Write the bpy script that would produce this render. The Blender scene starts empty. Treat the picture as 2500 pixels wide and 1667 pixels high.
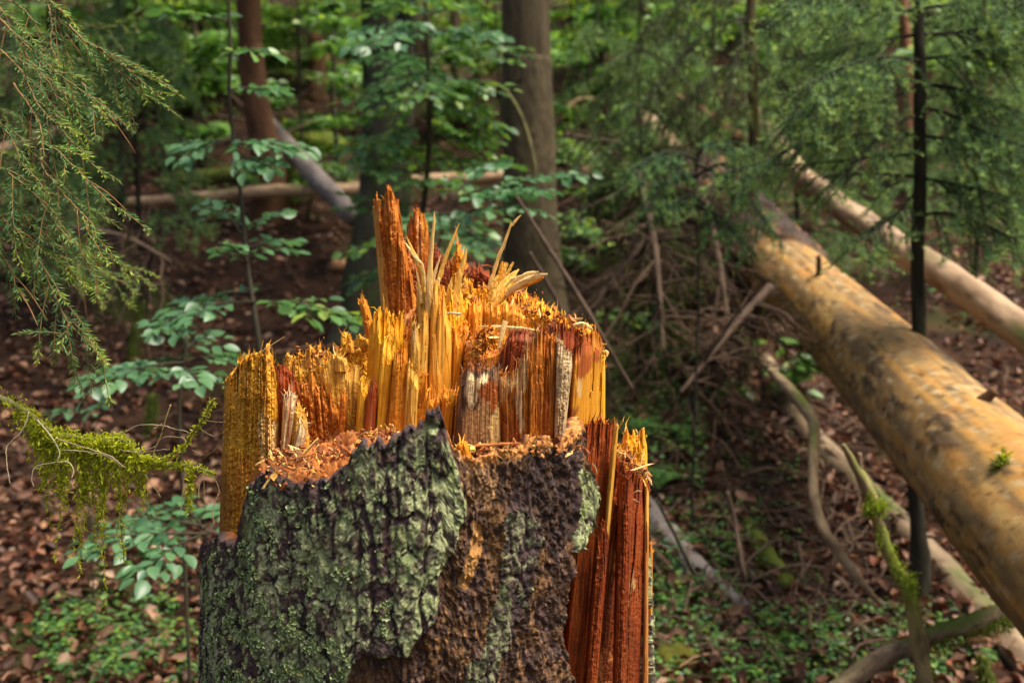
import bpy, math, random
import numpy as np
from mathutils import Matrix, Vector

rng = np.random.default_rng(11)
random.seed(11)
S = bpy.context.scene
COL = S.collection

# ------------------------------------------------------------------ camera
PITCH = math.radians(7.0)
CAM_Z = 1.62
cam_data = bpy.data.cameras.new("camera")
cam_data.lens = 35.0
cam_data.sensor_width = 36.0
cam_data.clip_start = 0.05
cam_data.clip_end = 300.0
cam_data.dof.use_dof = True
cam_data.dof.focus_distance = 1.46
cam_data.dof.aperture_fstop = 3.6
cam_data.dof.aperture_blades = 9
cam = bpy.data.objects.new("camera", cam_data)
cam.location = (0, 0, CAM_Z)
cam.rotation_euler = (math.pi / 2 - PITCH, 0, 0)
COL.objects.link(cam)
S.camera = cam

# ------------------------------------------------------------------ sky and sun
SUN_ELEV = math.radians(64)
SUN_AZ = math.radians(104)        # clockwise from +Y: behind the camera, to its right
w = bpy.data.worlds.new("World")
S.world = w
w.use_nodes = True
nt = w.node_tree
for n in list(nt.nodes):
    nt.nodes.remove(n)
sky = nt.nodes.new("ShaderNodeTexSky")
sky.sky_type = 'NISHITA'
sky.sun_disc = False
sky.sun_elevation = SUN_ELEV
sky.sun_rotation = SUN_AZ
sky.air_density = 1.0
sky.dust_density = 8.0
bg = nt.nodes.new("ShaderNodeBackground")
bg.inputs['Strength'].default_value = 0.05
wo = nt.nodes.new("ShaderNodeOutputWorld")
nt.links.new(sky.outputs[0], bg.inputs['Color'])
nt.links.new(bg.outputs[0], wo.inputs['Surface'])

sd = bpy.data.lights.new("sun", 'SUN')
sd.energy = 1.5
sd.angle = math.radians(26)
sd.color = (1.0, 0.93, 0.80)
sun = bpy.data.objects.new("sun", sd)
sx = math.sin(SUN_AZ) * math.cos(SUN_ELEV)
sy = math.cos(SUN_AZ) * math.cos(SUN_ELEV)
sz = math.sin(SUN_ELEV)
sun.rotation_euler = Vector((sx, sy, sz)).to_track_quat('Z', 'Y').to_euler()
sun.location = (0, 0, 20)
COL.objects.link(sun)

S.render.engine = 'CYCLES'
S.cycles.max_bounces = 6
S.cycles.diffuse_bounces = 3
S.cycles.transmission_bounces = 3
S.view_settings.view_transform = 'Standard'
S.view_settings.look = 'None'
S.view_settings.gamma = 1.0
S.view_settings.use_curve_mapping = False
S.view_settings.exposure = 2.1

# ------------------------------------------------------------------ picture <-> place
KX = 36.0 / 35.0 / 2500.0
CP, SP = math.cos(PITCH), math.sin(PITCH)


def P(px, py, Y):
    """the point of the place at distance Y seen at photo pixel px, py (2500 x 1667)"""
    px = np.asarray(px, float); py = np.asarray(py, float); Y = np.asarray(Y, float)
    xn = (px - 1250.0) * KX
    yn = -(py - 833.5) * KX
    dy = CP + yn * SP
    dz = -SP + yn * CP
    t = Y / dy
    return np.stack(np.broadcast_arrays(xn * t, Y, CAM_Z + dz * t), -1)


def proj(p):
    d = p - np.array([0, 0, CAM_Z])
    depth = d[..., 1] * CP - d[..., 2] * SP
    up = d[..., 1] * SP + d[..., 2] * CP
    return 1250.0 + d[..., 0] / depth / KX, 833.5 - up / depth / KX


def zoomer(x0, y0, k):
    return lambda pts: [(x0 + p[0] / k, y0 + p[1] / k) + tuple(p[2:]) for p in pts]


ZA = zoomer(520, 800, 3.92)
ZB = zoomer(820, 440, 3.92)
ZC = zoomer(840, 680, 3.92)
ZD = zoomer(1100, 720, 3.92)
ZE = zoomer(1280, 980, 3.92)
ZF = zoomer(520, 1080, 3.92)
ZG = zoomer(1120, 480, 5.227)
Z2 = zoomer(480, 1000, 1.96)
ZL = zoomer(0, 0, 2.767)        # upper left quarter
ZM = zoomer(0, 550, 2.765)      # left middle
ZN = zoomer(0, 1000, 2.35)      # lower left

# ------------------------------------------------------------------ noise
_perm = np.random.default_rng(5).permutation(256)
_perm = np.concatenate([_perm, _perm, _perm])
_g = np.random.default_rng(6).normal(size=(256, 3))
_g /= np.linalg.norm(_g, axis=1)[:, None]


def perlin(x, y, z=0.0):
    x, y, z = np.broadcast_arrays(np.asarray(x, float), np.asarray(y, float), np.asarray(z, float))
    shp = x.shape
    x = x.ravel(); y = y.ravel(); z = z.ravel()
    xi = np.floor(x).astype(np.int64); yi = np.floor(y).astype(np.int64); zi = np.floor(z).astype(np.int64)
    xf = x - xi; yf = y - yi; zf = z - zi
    u = xf * xf * xf * (xf * (xf * 6 - 15) + 10)
    v = yf * yf * yf * (yf * (yf * 6 - 15) + 10)
    ww = zf * zf * zf * (zf * (zf * 6 - 15) + 10)
    xi &= 255; yi &= 255; zi &= 255
    out = 0.0
    for dx in (0, 1):
        a = _perm[xi + dx]
        wx = u if dx else 1 - u
        for dy in (0, 1):
            b = _perm[a + yi + dy]
            wy = v if dy else 1 - v
            for dz in (0, 1):
                g = _g[_perm[b + zi + dz]]
                wz = ww if dz else 1 - ww
                out = out + wx * wy * wz * (g[:, 0] * (xf - dx) + g[:, 1] * (yf - dy) + g[:, 2] * (zf - dz))
    return (out * 1.5).reshape(shp)


def fbm(x, y, z=0.0, o=3):
    r = 0.0; a = 1.0; f = 1.0; s = 0.0
    for i in range(o):
        r = r + a * perlin(np.asarray(x) * f + 17.3 * i, np.asarray(y) * f + 5.1 * i, np.asarray(z) * f)
        s += a; a *= 0.5; f *= 2.03
    return r / s * 1.35


def worley(x, y, seed=0):
    """distance to nearest and second nearest feature point, and the id of the cell"""
    xi = np.floor(x).astype(np.int64); yi = np.floor(y).astype(np.int64)
    d1 = np.full(x.shape, 9.0); d2 = np.full(x.shape, 9.0); cid = np.zeros(x.shape)
    for dx in (-1, 0, 1):
        for dy in (-1, 0, 1):
            cx = xi + dx; cy = yi + dy
            h = (cx * 73856093 ^ cy * 19349663 ^ seed * 83492791) & 0xFFFFFF
            h = (h * 2654435761) & 0xFFFFFFFF
            rx = (h & 0xFFFF) / 65535.0
            ry = ((h >> 16) & 0xFFFF) / 65535.0
            d = np.hypot(cx + rx - x, cy + ry - y)
            near = d < d1
            d2 = np.where(near, d1, np.minimum(d2, d))
            cid = np.where(near, ((h >> 5) & 1023) / 1023.0, cid)
            d1 = np.where(near, d, d1)
    return d1, d2, cid


def sst(a, b, x):
    t = np.clip((x - a) / (b - a), 0, 1)
    return t * t * (3 - 2 * t)


def mix(a, b, t):
    a = np.asarray(a, float); b = np.asarray(b, float)
    t = np.asarray(t)[..., None]
    return a * (1 - t) + b * t


def inpoly(x, y, poly):
    r = np.zeros(x.shape, bool)
    n = len(poly)
    for i in range(n):
        x1, y1 = poly[i][:2]; x2, y2 = poly[(i + 1) % n][:2]
        if y1 == y2:
            continue
        c = (y1 > y) != (y2 > y)
        r ^= c & (x < (x2 - x1) * (y - y1) / (y2 - y1) + x1)
    return r


# ------------------------------------------------------------------ objects
def tag(o, label=None, cat=None, group=None, kind=None):
    if label: o['label'] = label
    if cat: o['category'] = cat
    if group: o['group'] = group
    if kind: o['kind'] = kind
    return o


def empty(name, loc, label, cat, group=None):
    o = bpy.data.objects.new(name, None)
    o.empty_display_size = 0.1
    o.location = tuple(float(c) for c in loc)
    COL.objects.link(o)
    return tag(o, label, cat, group)


def make_mesh(name, v, faces, mat, cols=None, smooth=True):
    """faces: list of (M,4) or (M,3) int arrays"""
    v = np.ascontiguousarray(v, np.float32)
    me = bpy.data.meshes.new(name)
    me.vertices.add(len(v))
    me.vertices.foreach_set('co', v.ravel())
    li, st, n = [], [], 0
    for f in faces:
        f = np.asarray(f, np.int32)
        if len(f) == 0:
            continue
        k = f.shape[1]
        li.append(f.ravel())
        st.append(n + np.arange(len(f), dtype=np.int32) * k)
        n += f.size
    li = np.concatenate(li); st = np.concatenate(st)
    me.loops.add(len(li)); me.loops.foreach_set('vertex_index', li)
    me.polygons.add(len(st)); me.polygons.foreach_set('loop_start', st)
    me.polygons.foreach_set('use_smooth', np.full(len(st), bool(smooth)))
    if cols is not None:
        c = np.ones((len(v), 4), np.float32)
        c[:, :3] = np.clip(cols, 0, 1)
        at = me.color_attributes.new('Col', 'FLOAT_COLOR', 'POINT')
        at.data.foreach_set('color', c.ravel())
    me.update(calc_edges=True)
    me.validate()
    me.materials.append(mat)
    return me


def root_loc(p):
    r = np.zeros(3)
    while p is not None:
        r += np.array(p.location)
        p = p.parent
    return r


def build(name, v, faces, mat, cols=None, parent=None, smooth=True, kind=None, label=None):
    v = np.asarray(v, float)
    if parent is not None:
        v = v - root_loc(parent)
    o = bpy.data.objects.new(name, make_mesh(name, v, faces, mat, cols, smooth))
    o.parent = parent
    COL.objects.link(o)
    if kind: o['kind'] = kind
    if label: o['label'] = label
    return o


class MB:
    """collects geometry for one mesh"""
    def __init__(s):
        s.v = []; s.c = []; s.q = []; s.t = []; s.n = 0

    def add(s, v, c, quads=None, tris=None):
        v = np.asarray(v, float).reshape(-1, 3)
        c = np.broadcast_to(np.asarray(c, float), v.shape)
        if quads is not None and len(quads): s.q.append(np.asarray(quads) + s.n)
        if tris is not None and len(tris): s.t.append(np.asarray(tris) + s.n)
        s.v.append(v); s.c.append(c); s.n += len(v)

    def build(s, name, mat, parent=None, smooth=True, kind=None, label=None):
        f = []
        if s.q: f.append(np.concatenate(s.q))
        if s.t: f.append(np.concatenate(s.t))
        return build(name, np.concatenate(s.v), f, mat, np.concatenate(s.c), parent, smooth, kind, label)


def grid_quads(nr, nc, wrap=False):
    i = np.arange(nr - 1)[:, None] * nc
    if wrap:
        j = np.arange(nc)[None]; k = (j + 1) % nc
    else:
        j = np.arange(nc - 1)[None]; k = j + 1
    return np.stack([i + j, i + k, i + nc + k, i + nc + j], -1).reshape(-1, 4)


def smooth_path(pts, n):
    """Catmull-Rom through pts (any columns), n samples"""
    p = np.asarray(pts, float)
    if len(p) == 2:
        t = np.linspace(0, 1, n)[:, None]
        return p[0] * (1 - t) + p[1] * t
    q = np.vstack([2 * p[0] - p[1], p, 2 * p[-1] - p[-2]])
    L = np.concatenate([[0], np.cumsum(np.linalg.norm(np.diff(p[:, :3], axis=0), axis=1))])
    s = np.linspace(0, L[-1], n)
    k = np.clip(np.searchsorted(L, s, side='right') - 1, 0, len(p) - 2)
    t = ((s - L[k]) / np.maximum(L[k + 1] - L[k], 1e-9))[:, None]
    a, b, c, d = q[k], q[k + 1], q[k + 2], q[k + 3]
    return 0.5 * (2 * b + (c - a) * t + (2 * a - 5 * b + 4 * c - d) * t ** 2 + (3 * b - a - 3 * c + d) * t ** 3)


def frames(p, front=False):
    t = np.gradient(p, axis=0)
    t /= np.linalg.norm(t, axis=1)[:, None] + 1e-12
    ref = np.array([0.0, 0.0, 1.0])
    if front or abs(t[:, 2]).mean() > 0.8:
        ref = np.array([0.0, -1.0, 0.0])
    a = np.cross(t, ref); a /= np.linalg.norm(a, axis=1)[:, None] + 1e-12
    b = np.cross(a, t)
    return t, a, b


def tube(pts, rad, n=12, seg=8, flat=1.0, cap=True, front=False):
    """pts: path points; rad: radii at the points. returns verts (n,seg,3), ring angle, quads/tris, path"""
    pr = np.column_stack([np.asarray(pts, float), np.asarray(rad, float)])
    s = smooth_path(pr, n)
    p, r = s[:, :3], np.maximum(s[:, 3], 1e-4)
    t, a, b = frames(p, front)
    th = np.arange(seg) / seg * 2 * math.pi
    off = np.cos(th)[None, :, None] * a[:, None] + flat * np.sin(th)[None, :, None] * b[:, None]
    v = p[:, None] + off * r[:, None, None]
    q = grid_quads(n, seg, True)
    tr = None
    vv = v.reshape(-1, 3)
    if cap:
        vv = np.vstack([vv, p[0], p[-1]])
        k = np.arange(seg); k2 = (k + 1) % seg
        tr = np.concatenate([np.stack([np.full(seg, n * seg), k2, k], -1),
                             np.stack([np.full(seg, n * seg + 1), (n - 1) * seg + k, (n - 1) * seg + k2], -1)])
    return vv, q, tr, p, r, th, off


# ------------------------------------------------------------------ materials
def new_mat(name):
    m = bpy.data.materials.new(name)
    m.use_nodes = True
    t = m.node_tree
    for n in list(t.nodes): t.nodes.remove(n)
    out = t.nodes.new('ShaderNodeOutputMaterial')
    b = t.nodes.new('ShaderNodeBsdfPrincipled')
    t.links.new(b.outputs[0], out.inputs['Surface'])
    return m, t, b, out


def attr_mat(name, rough=0.6, spec=0.3, bump=0.0, bscale=(300, 300, 300), var=0.0, bdist=0.002, rvar=0.0, sss=0.0, detail=4):
    """colour from the mesh's own Col attribute, with fine grain and relief"""
    m, t, b, out = new_mat(name)
    at = t.nodes.new('ShaderNodeAttribute'); at.attribute_name = 'Col'
    b.inputs['Roughness'].default_value = rough
    b.inputs['Specular IOR Level'].default_value = spec
    tc = t.nodes.new('ShaderNodeTexCoord')
    mp = t.nodes.new('ShaderNodeMapping'); mp.inputs['Scale'].default_value = bscale
    t.links.new(tc.outputs['Object'], mp.inputs['Vector'])
    nz = t.nodes.new('ShaderNodeTexNoise')
    nz.inputs['Scale'].default_value = 1.0
    nz.inputs['Detail'].default_value = detail
    nz.inputs['Roughness'].default_value = 0.65
    t.links.new(mp.outputs[0], nz.inputs['Vector'])
    if var:
        mr = t.nodes.new('ShaderNodeMapRange')
        mr.inputs['From Min'].default_value = 0.25; mr.inputs['From Max'].default_value = 0.75
        mr.inputs['To Min'].default_value = 1 - var; mr.inputs['To Max'].default_value = 1 + var
        t.links.new(nz.outputs['Fac'], mr.inputs['Value'])
        mx = t.nodes.new('ShaderNodeMix'); mx.data_type = 'RGBA'; mx.blend_type = 'MULTIPLY'
        mx.inputs['Factor'].default_value = 1.0
        t.links.new(at.outputs['Color'], mx.inputs['A'])
        t.links.new(mr.outputs[0], mx.inputs['B'])
        t.links.new(mx.outputs['Result'], b.inputs['Base Color'])
    else:
        t.links.new(at.outputs['Color'], b.inputs['Base Color'])
    if rvar:
        m2 = t.nodes.new('ShaderNodeMapRange')
        m2.inputs['To Min'].default_value = rough - rvar; m2.inputs['To Max'].default_value = rough + rvar
        t.links.new(nz.outputs['Fac'], m2.inputs['Value'])
        t.links.new(m2.outputs[0], b.inputs['Roughness'])
    if bump:
        bp = t.nodes.new('ShaderNodeBump')
        bp.inputs['Strength'].default_value = bump
        bp.inputs['Distance'].default_value = bdist
        t.links.new(nz.outputs['Fac'], bp.inputs['Height'])
        t.links.new(bp.outputs[0], b.inputs['Normal'])
    if sss:
        b.inputs['Subsurface Weight'].default_value = sss
        b.inputs['Subsurface Radius'].default_value = (0.006, 0.003, 0.001)
    return m


def leaf_mat(name, rough=0.4, spec=0.5, trans=0.35, rnd=None):
    """thin leaf: gloss on top, light coming through; rnd = two colours picked per leaf object"""
    m, t, b, out = new_mat(name)
    if rnd:
        oi = t.nodes.new('ShaderNodeObjectInfo')
        rp = t.nodes.new('ShaderNodeValToRGB')
        rp.color_ramp.elements[0].color = (*rnd[0], 1); rp.color_ramp.elements[1].color = (*rnd[1], 1)
        t.links.new(oi.outputs['Random'], rp.inputs['Fac'])
        c = rp.outputs['Color']
    else:
        at = t.nodes.new('ShaderNodeAttribute'); at.attribute_name = 'Col'
        c = at.outputs['Color']
    b.inputs['Roughness'].default_value = rough
    b.inputs['Specular IOR Level'].default_value = spec
    t.links.new(c, b.inputs['Base Color'])
    tr = t.nodes.new('ShaderNodeBsdfTranslucent')
    hs = t.nodes.new('ShaderNodeHueSaturation')
    hs.inputs['Value'].default_value = 1.5; hs.inputs['Saturation'].default_value = 1.1
    hs.inputs['Hue'].default_value = 0.485
    t.links.new(c, hs.inputs['Color'])
    t.links.new(hs.outputs[0], tr.inputs['Color'])
    ms = t.nodes.new('ShaderNodeMixShader'); ms.inputs['Fac'].default_value = trans
    t.links.new(b.outputs[0], ms.inputs[1]); t.links.new(tr.outputs[0], ms.inputs[2])
    t.links.new(ms.outputs[0], out.inputs['Surface'])
    return m


M_WOOD = attr_mat('split_wood', 0.6, 0.22, 0.5, (420, 420, 24), 0.16, 0.0015, 0.12)
M_ROT = attr_mat('rotten_wood', 0.8, 0.2, 0.7, (260, 260, 200), 0.25, 0.002)
M_BARK = attr_mat('stump_bark', 0.75, 0.3, 0.9, (330, 330, 300), 0.3, 0.002, 0.12, detail=6)
M_LICHEN = attr_mat('lichen', 0.85, 0.15, 0.3, (500, 500, 500), 0.2, 0.001)
M_TREEBARK = attr_mat('tree_bark', 0.9, 0.08, 0.6, (60, 60, 25), 0.25, 0.006)
M_LOG = attr_mat('bare_log', 0.68, 0.22, 0.35, (70, 70, 70), 0.15, 0.004, 0.1)
M_TWIG = attr_mat('twig', 0.85, 0.12, 0.3, (300, 300, 300), 0.2, 0.001)
M_MOSS = leaf_mat('moss', 0.8, 0.2, 0.45)
M_NEEDLE = leaf_mat('needles', 0.55, 0.10, 0.22)
M_LEAF = leaf_mat('green_leaf', 0.42, 0.6, 0.40)
M_LEAFOBJ = leaf_mat('beech_leaf', 0.42, 0.65, 0.36, ((0.050, 0.135, 0.055), (0.095, 0.215, 0.078)))
M_LITTER = leaf_mat('dead_leaf', 0.5, 0.25, 0.08)
M_GROUND = attr_mat('forest_soil', 0.95, 0.08, 0.9, (40, 40, 40), 0.35, 0.02)

# ================================================================== THE BROKEN STUMP
SC = np.array([-0.145, 1.62])           # axis of the stump
SR = 0.352
stump = empty('broken_stump', (SC[0], SC[1], 0.0),
              'broken spruce stump with splintered amber wood above lichen covered bark', 'tree stump')

# ---- bark mantle: one dense sheet wrapped round the trunk, plates standing proud, torn rim
rim = Z2([(-60, 720), (20, 690), (50, 650), (110, 600), (150, 650), (185, 640), (205, 560), (232, 430), (240, 360), (262, 345), (275, 355),
          (300, 300), (335, 285), (372, 300), (385, 350), (405, 330), (430, 372), (470, 355), (490, 385), (520, 342), (560, 360),
          (600, 335), (640, 320), (690, 290), (720, 240), (745, 190), (770, 155), (800, 170), (815, 185), (835, 160), (850, 150), (880, 165), (900, 190),
          (925, 130), (960, 120), (1010, 82), (1050, 80), (1080, 55), (1105, 15), (1120, 20), (1140, 5), (1165, 0), (1190, 55), (1212, 120), (1235, 190),
          (1270, 215), (1310, 240), (1350, 262), (1400, 250), (1450, 240), (1500, 215), (1560, 225), (1620, 190), (1650, 150), (1700, 165), (1740, 150), (1790, 180),
          (1830, 155), (1860, 130), (1890, 80), (1922, 45), (1936, 90), (1940, 200), (1960, 330), (1990, 420), (2100, 560), (2165, 640), (2200, 648), (2225, 660), (2300, 700)])
rimx = np.array([p[0] for p in rim]); rimy = np.array([p[1] for p in rim])


def bark_mantle():
    NT, NZ = 780, 370
    th = np.concatenate([np.linspace(-108, 108, NT), np.linspace(108, 252, 40)[1:-1]]) * math.pi / 180
    nt = len(th)
    zlo = 0.86
    # height of the torn rim for every direction
    X = SC[0] + SR * np.sin(th); Y = SC[1] - SR * np.cos(th)
    zt = np.full(nt, 1.25)
    for _ in range(4):
        px, _py = proj(np.stack([X, Y, zt], -1))
        zt = P(px, np.interp(px, rimx, rimy), Y)[..., 2]
    deg = np.degrees(th)
    rgt = sst(76, 78, deg)
    zr = P(np.full(nt, 1600.), np.full(nt, 1326.), Y)[..., 2]
    zt = zt * (1 - rgt) + zr * rgt
    zt = np.where(np.abs(deg) > 100, 1.10 + 0.06 * fbm(deg * 0.12, 3.1), zt)
    arc = th * SR
    zt = zt + 0.006 * fbm(arc * 90, 0.3, 2) + 0.010 * (0.25 - np.abs(perlin(arc * 120, 4.7))) + 0.006 * (0.25 - np.abs(perlin(arc * 330, 1.7)))
    v = np.linspace(0, 1, NZ)[:, None]
    Zg = zlo + (zt[None] - zlo) * v
    A = np.broadcast_to(arc[None], Zg.shape)
    lean = (Zg - 1.2) * -0.05
    R0 = SR + lean + 0.018 * sst(60, 85, np.degrees(th))[None] + 0.010 * perlin(A * 5, Zg * 2) + 0.006 * perlin(A * 11, Zg * 3, 4.4)
    X = SC[0] + R0 * np.sin(th)[None]; Yw = SC[1] - R0 * np.cos(th)[None]
    px, py = proj(np.stack([X, Yw, Zg], -1))
    # zones on the bark
    wob = 16 * fbm(A * 35, Zg * 25, 1.0, 3)
    wx, wy = px + wob, py + 16 * fbm(A * 35, Zg * 25, 7.0, 3)
    green = inpoly(wx, wy, Z2([(-200, 200), (1190, -40), (1205, 130), (1240, 280), (1280, 400), (1300, 530), (1250, 640), (1200, 740), (1150, 840),
                               (1145, 960), (1120, 1060), (1010, 1190), (900, 1210), (800, 1190), (720, 1260), (690, 1400), (-200, 1500)]))
    isl = inpoly(wx, wy, Z2([(1490, 560), (1560, 480), (1640, 520), (1690, 620), (1650, 740), (1650, 860), (1590, 960), (1560, 1040),
                             (1540, 1120), (1470, 1230), (1450, 1400), (1290, 1400), (1300, 1240), (1400, 1150), (1440, 950), (1480, 780)]))
    strip = inpoly(wx, wy, Z2([(1880, 280), (1945, 320), (1990, 430), (1950, 590), (1890, 690), (1830, 700), (1860, 560), (1870, 440)]))
    right = (deg[None] > 77) & np.ones_like(green)
    plate = green | isl | strip | right
    # soften the zone mask by averaging neighbours
    m = plate.astype(float)
    for _ in range(5):
        m = (m + np.roll(m, 1, 0) + np.roll(m, -1, 0) + np.roll(m, 1, 1) + np.roll(m, -1, 1)) / 5
    # bark torn off on the right: the sheet drops back behind the red wood
    edge = Z2([(1990, 100), (1945, 200), (1962, 380), (1968, 460), (1938, 600), (1872, 720), (1842, 830), (1832, 1000), (1818, 1130), (1850, 1250), (1885, 1330)])
    ex = np.interp(py, [p[1] for p in edge], [p[0] for p in edge]) + 5 * fbm(Zg * 60, 0.7)
    gone = sst(-4, 6, px - ex) * (deg[None] > 10) * (1 - sst(77.5, 78.5, deg[None]))
    gone = gone * (deg[None] < 100)
    # relief (metres)
    wA = A + 0.010 * fbm(A * 22, Zg * 14, 3.3) ; wZ = Zg + 0.015 * fbm(A * 20, Zg * 16, 8.8)
    d1, d2, cid = worley(wA * 30, wZ * 17, 3)
    crack = sst(0.01, 0.17, d2 - d1)
    e1, e2, cid2 = worley(wA * 85, wZ * 48, 5)
    crack2 = sst(0.02, 0.22, e2 - e1)
    vert = np.abs(perlin(wA * 24, wZ * 3.2, 2.2)) ; fiss = sst(0.005, 0.10, vert)
    rough1 = fbm(A * 110, Zg * 70, 5.5, 4)
    rough2 = fbm(A * 300, Zg * 260, 1.5, 3)
    rough3 = fbm(A * 170, Zg * 60, 2.5, 3)
    f1, f2, cid3 = worley(wA * 150 + 0.4 * rough1, wZ * 105 + 0.4 * rough3, 11)
    bark = 0.0034 * (crack - 1) * (0.5 + 0.7 * cid) + 0.0045 * (fiss - 1) + 0.0050 * (cid - 0.5) * crack + 0.0030 * (cid2 - 0.5) * crack2 + 0.0010 * (crack2 - 1) + 0.0030 * (cid3 - 0.5) + 0.0020 * rough1 + 0.0018 * rough2 + 0.0018 * rough3 - 0.011 * (isl | strip)
    decay = -0.020 + 0.012 * fbm(A * 42, Zg * 13, 6.1, 5) + 0.0055 * fbm(A * 150, Zg * 60, 2.9, 4) + 0.0020 * rough2 + 0.003 * (cid3 - 0.5) + 0.0022 * rough3 + 0.004 * (cid2 - 0.5)
    d = decay * (1 - m) + bark * m
    d = d - 0.075 * gone
    R = R0 + d
    X = SC[0] + R * np.sin(th)[None]; Yw = SC[1] - R * np.cos(th)[None]
    # colours of the materials
    purple = np.array([0.060, 0.034, 0.032]); black = np.array([0.022, 0.015, 0.014])
    lich = np.array([0.33, 0.345, 0.165]); lich2 = np.array([0.22, 0.265, 0.105]); pale = np.array([0.48, 0.48, 0.28])
    cov = fbm(A * 16, Zg * 10, 12.0, 3) * 0.7 + rough1 * 0.42 + fbm(A * 60, Zg * 50, 3.0, 3) * 0.75 + rough2 * 0.35 + 0.42
    left_shade = sst(-0.05, 0.3, (620 - px) / 300)  # shade of the turned-away left side, put into colour by thinning lichen
    lm = sst(-0.04, 0.14, cov - 0.40 * (1 - fiss) - 0.34 * (1 - crack) - 0.26 * (1 - crack2) - 0.28 * left_shade + 0.2 * (cid2 - 0.5))
    lm = lm * (1 - 0.85 * (cid2 > 0.80) * sst(0.1, 0.3, e2 - e1)) * (1 - 0.8 * (cid3 > 0.84))
    speck = perlin(A * 520, Zg * 420, 77.0) + 0.7 * perlin(A * 260, Zg * 210, 78.0)
    lm = lm * sst(-0.62, -0.1, speck + 0.25)
    rimd = (py - np.interp(px, rimx, rimy))
    lm = lm * sst(0, 55, rimd + 40 * fbm(A * 45, Zg * 30, 2.0))
    cb = mix(purple, black, sst(-0.1, 0.4, fbm(A * 50, Zg * 30, 20.0)))
    cb = mix(cb, np.array([0.13, 0.06, 0.045]), sst(0.28, 0.45, fbm(A * 70, Zg * 40, 31.0)) * 0.7)
    cl = mix(lich, lich2, sst(-0.3, 0.4, fbm(A * 12, Zg * 9, 40.0)))
    cl = mix(cl, pale, sst(0.15, 0.5, rough2) * 0.55)
    cl = mix(cl, np.array([0.13, 0.17, 0.03]), sst(0.2, 0.5, fbm(A * 18, Zg * 12, 44.0)) * 0.5)
    cl = cl * (1 + 0.25 * fbm(A * 200, Zg * 200, 9.0, 2))[..., None]
    c_plate = mix(cb, cl, lm * (1 - 0.55 * isl * 1.0))
    br1 = np.array([0.085, 0.038, 0.016]); br2 = np.array([0.20, 0.098, 0.034]); br3 = np.array([0.026, 0.015, 0.012]); br4 = np.array([0.40, 0.22, 0.085])
    q1 = fbm(A * 28, Zg * 7, 50.0, 4); q2 = fbm(A * 110, Zg * 48, 51.0, 4); q3 = fbm(A * 280, Zg * 150, 52.0, 3)
    cd = mix(br1, br2, sst(-0.05, 0.5, q1))
    darkz = inpoly(wx, wy, Z2([(1560, 330), (1620, 220), (1900, 200), (1890, 420), (1850, 620), (1750, 720), (1640, 520), (1540, 470)]))
    cd = mix(cd, br3, np.clip(sst(-0.15, 0.3, q2) * 0.85 + 0.55 * darkz, 0, 0.97))
    cd = mix(cd, purple, sst(0.05, 0.35, fbm(A * 35, Zg * 20, 57.0)) * 0.7)
    cd = mix(cd, br4, sst(0.2, 0.5, q3) * (0.45 - 0.3 * darkz))
    palez = inpoly(wx, wy, Z2([(1240, 230), (1420, 250), (1560, 240), (1480, 380), (1400, 520), (1330, 480), (1270, 360)]))
    cd = mix(cd, np.array([0.42, 0.23, 0.10]), palez * sst(-0.3, 0.3, q3 + q1) * 0.8)
    streak = inpoly(wx, wy, Z2([(1340, 560), (1400, 580), (1370, 760), (1330, 880), (1260, 880), (1300, 740)]))
    cd = mix(cd, np.array([0.45, 0.22, 0.06]), streak * 0.8)
    c = mix(cd, c_plate, sst(0.3, 0.7, m))
    # torn orange fibre along the rim on the right
    org = sst(26, 4, rimd + 16 * fbm(A * 80, Zg * 40, 60.0)) * (px > 1095) * (px < 1470)
    c = mix(c, np.array([0.62, 0.27, 0.07]), org * 0.92)
    red = sst(0.3, 0.8, gone)
    c = mix(c, np.array([0.26, 0.06, 0.015]), red)
    v1 = np.stack([X, Yw, Zg], -1)
    # inner lip of the mantle and the trunk below the frame down to the soil
    Ri = R[-1] - 0.022 - 0.006 * np.abs(perlin(arc * 150, 2.0))
    lips = []
    for k, (dr, dz) in enumerate([(0.012, -0.002), (0.024, -0.012), (0.035, -0.10)]):
        rr = R[-1] - dr
        lips.append(np.stack([SC[0] + rr * np.sin(th), SC[1] - rr * np.cos(th), Zg[-1] + dz + 0.003 * perlin(arc * 300, k * 3.0)], -1))
    low = []
    for z, gr in [(0.0, 0.14), (0.12, 0.07), (0.3, 0.03), (0.5, 0.012), (0.7, 0.004)]:
        rr = R[0] + gr * (1 + 0.5 * np.sin(th * 5 + 1))
        low.append(np.stack([SC[0] + rr * np.sin(th), SC[1] - rr * np.cos(th), np.full(nt, z - 0.06)], -1))
    V = np.concatenate([np.array(low), v1, np.array(lips)], 0)
    cl_low = np.broadcast_to(c[0][None], (5, nt, 3))
    lipc = mix(np.array([0.30, 0.10, 0.03]), np.array([0.10, 0.04, 0.03]), np.broadcast_to(sst(-0.2, 0.3, fbm(arc * 60, 4.0)), (3, nt)))
    CC = np.concatenate([cl_low, c, lipc], 0)
    build('bark', V.reshape(-1, 3), [grid_quads(V.shape[0], nt, True)], M_BARK, CC.reshape(-1, 3), stump)
    return v1, c, m, lm, th, px, py, gone, left_shade


bk = bark_mantle()


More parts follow.
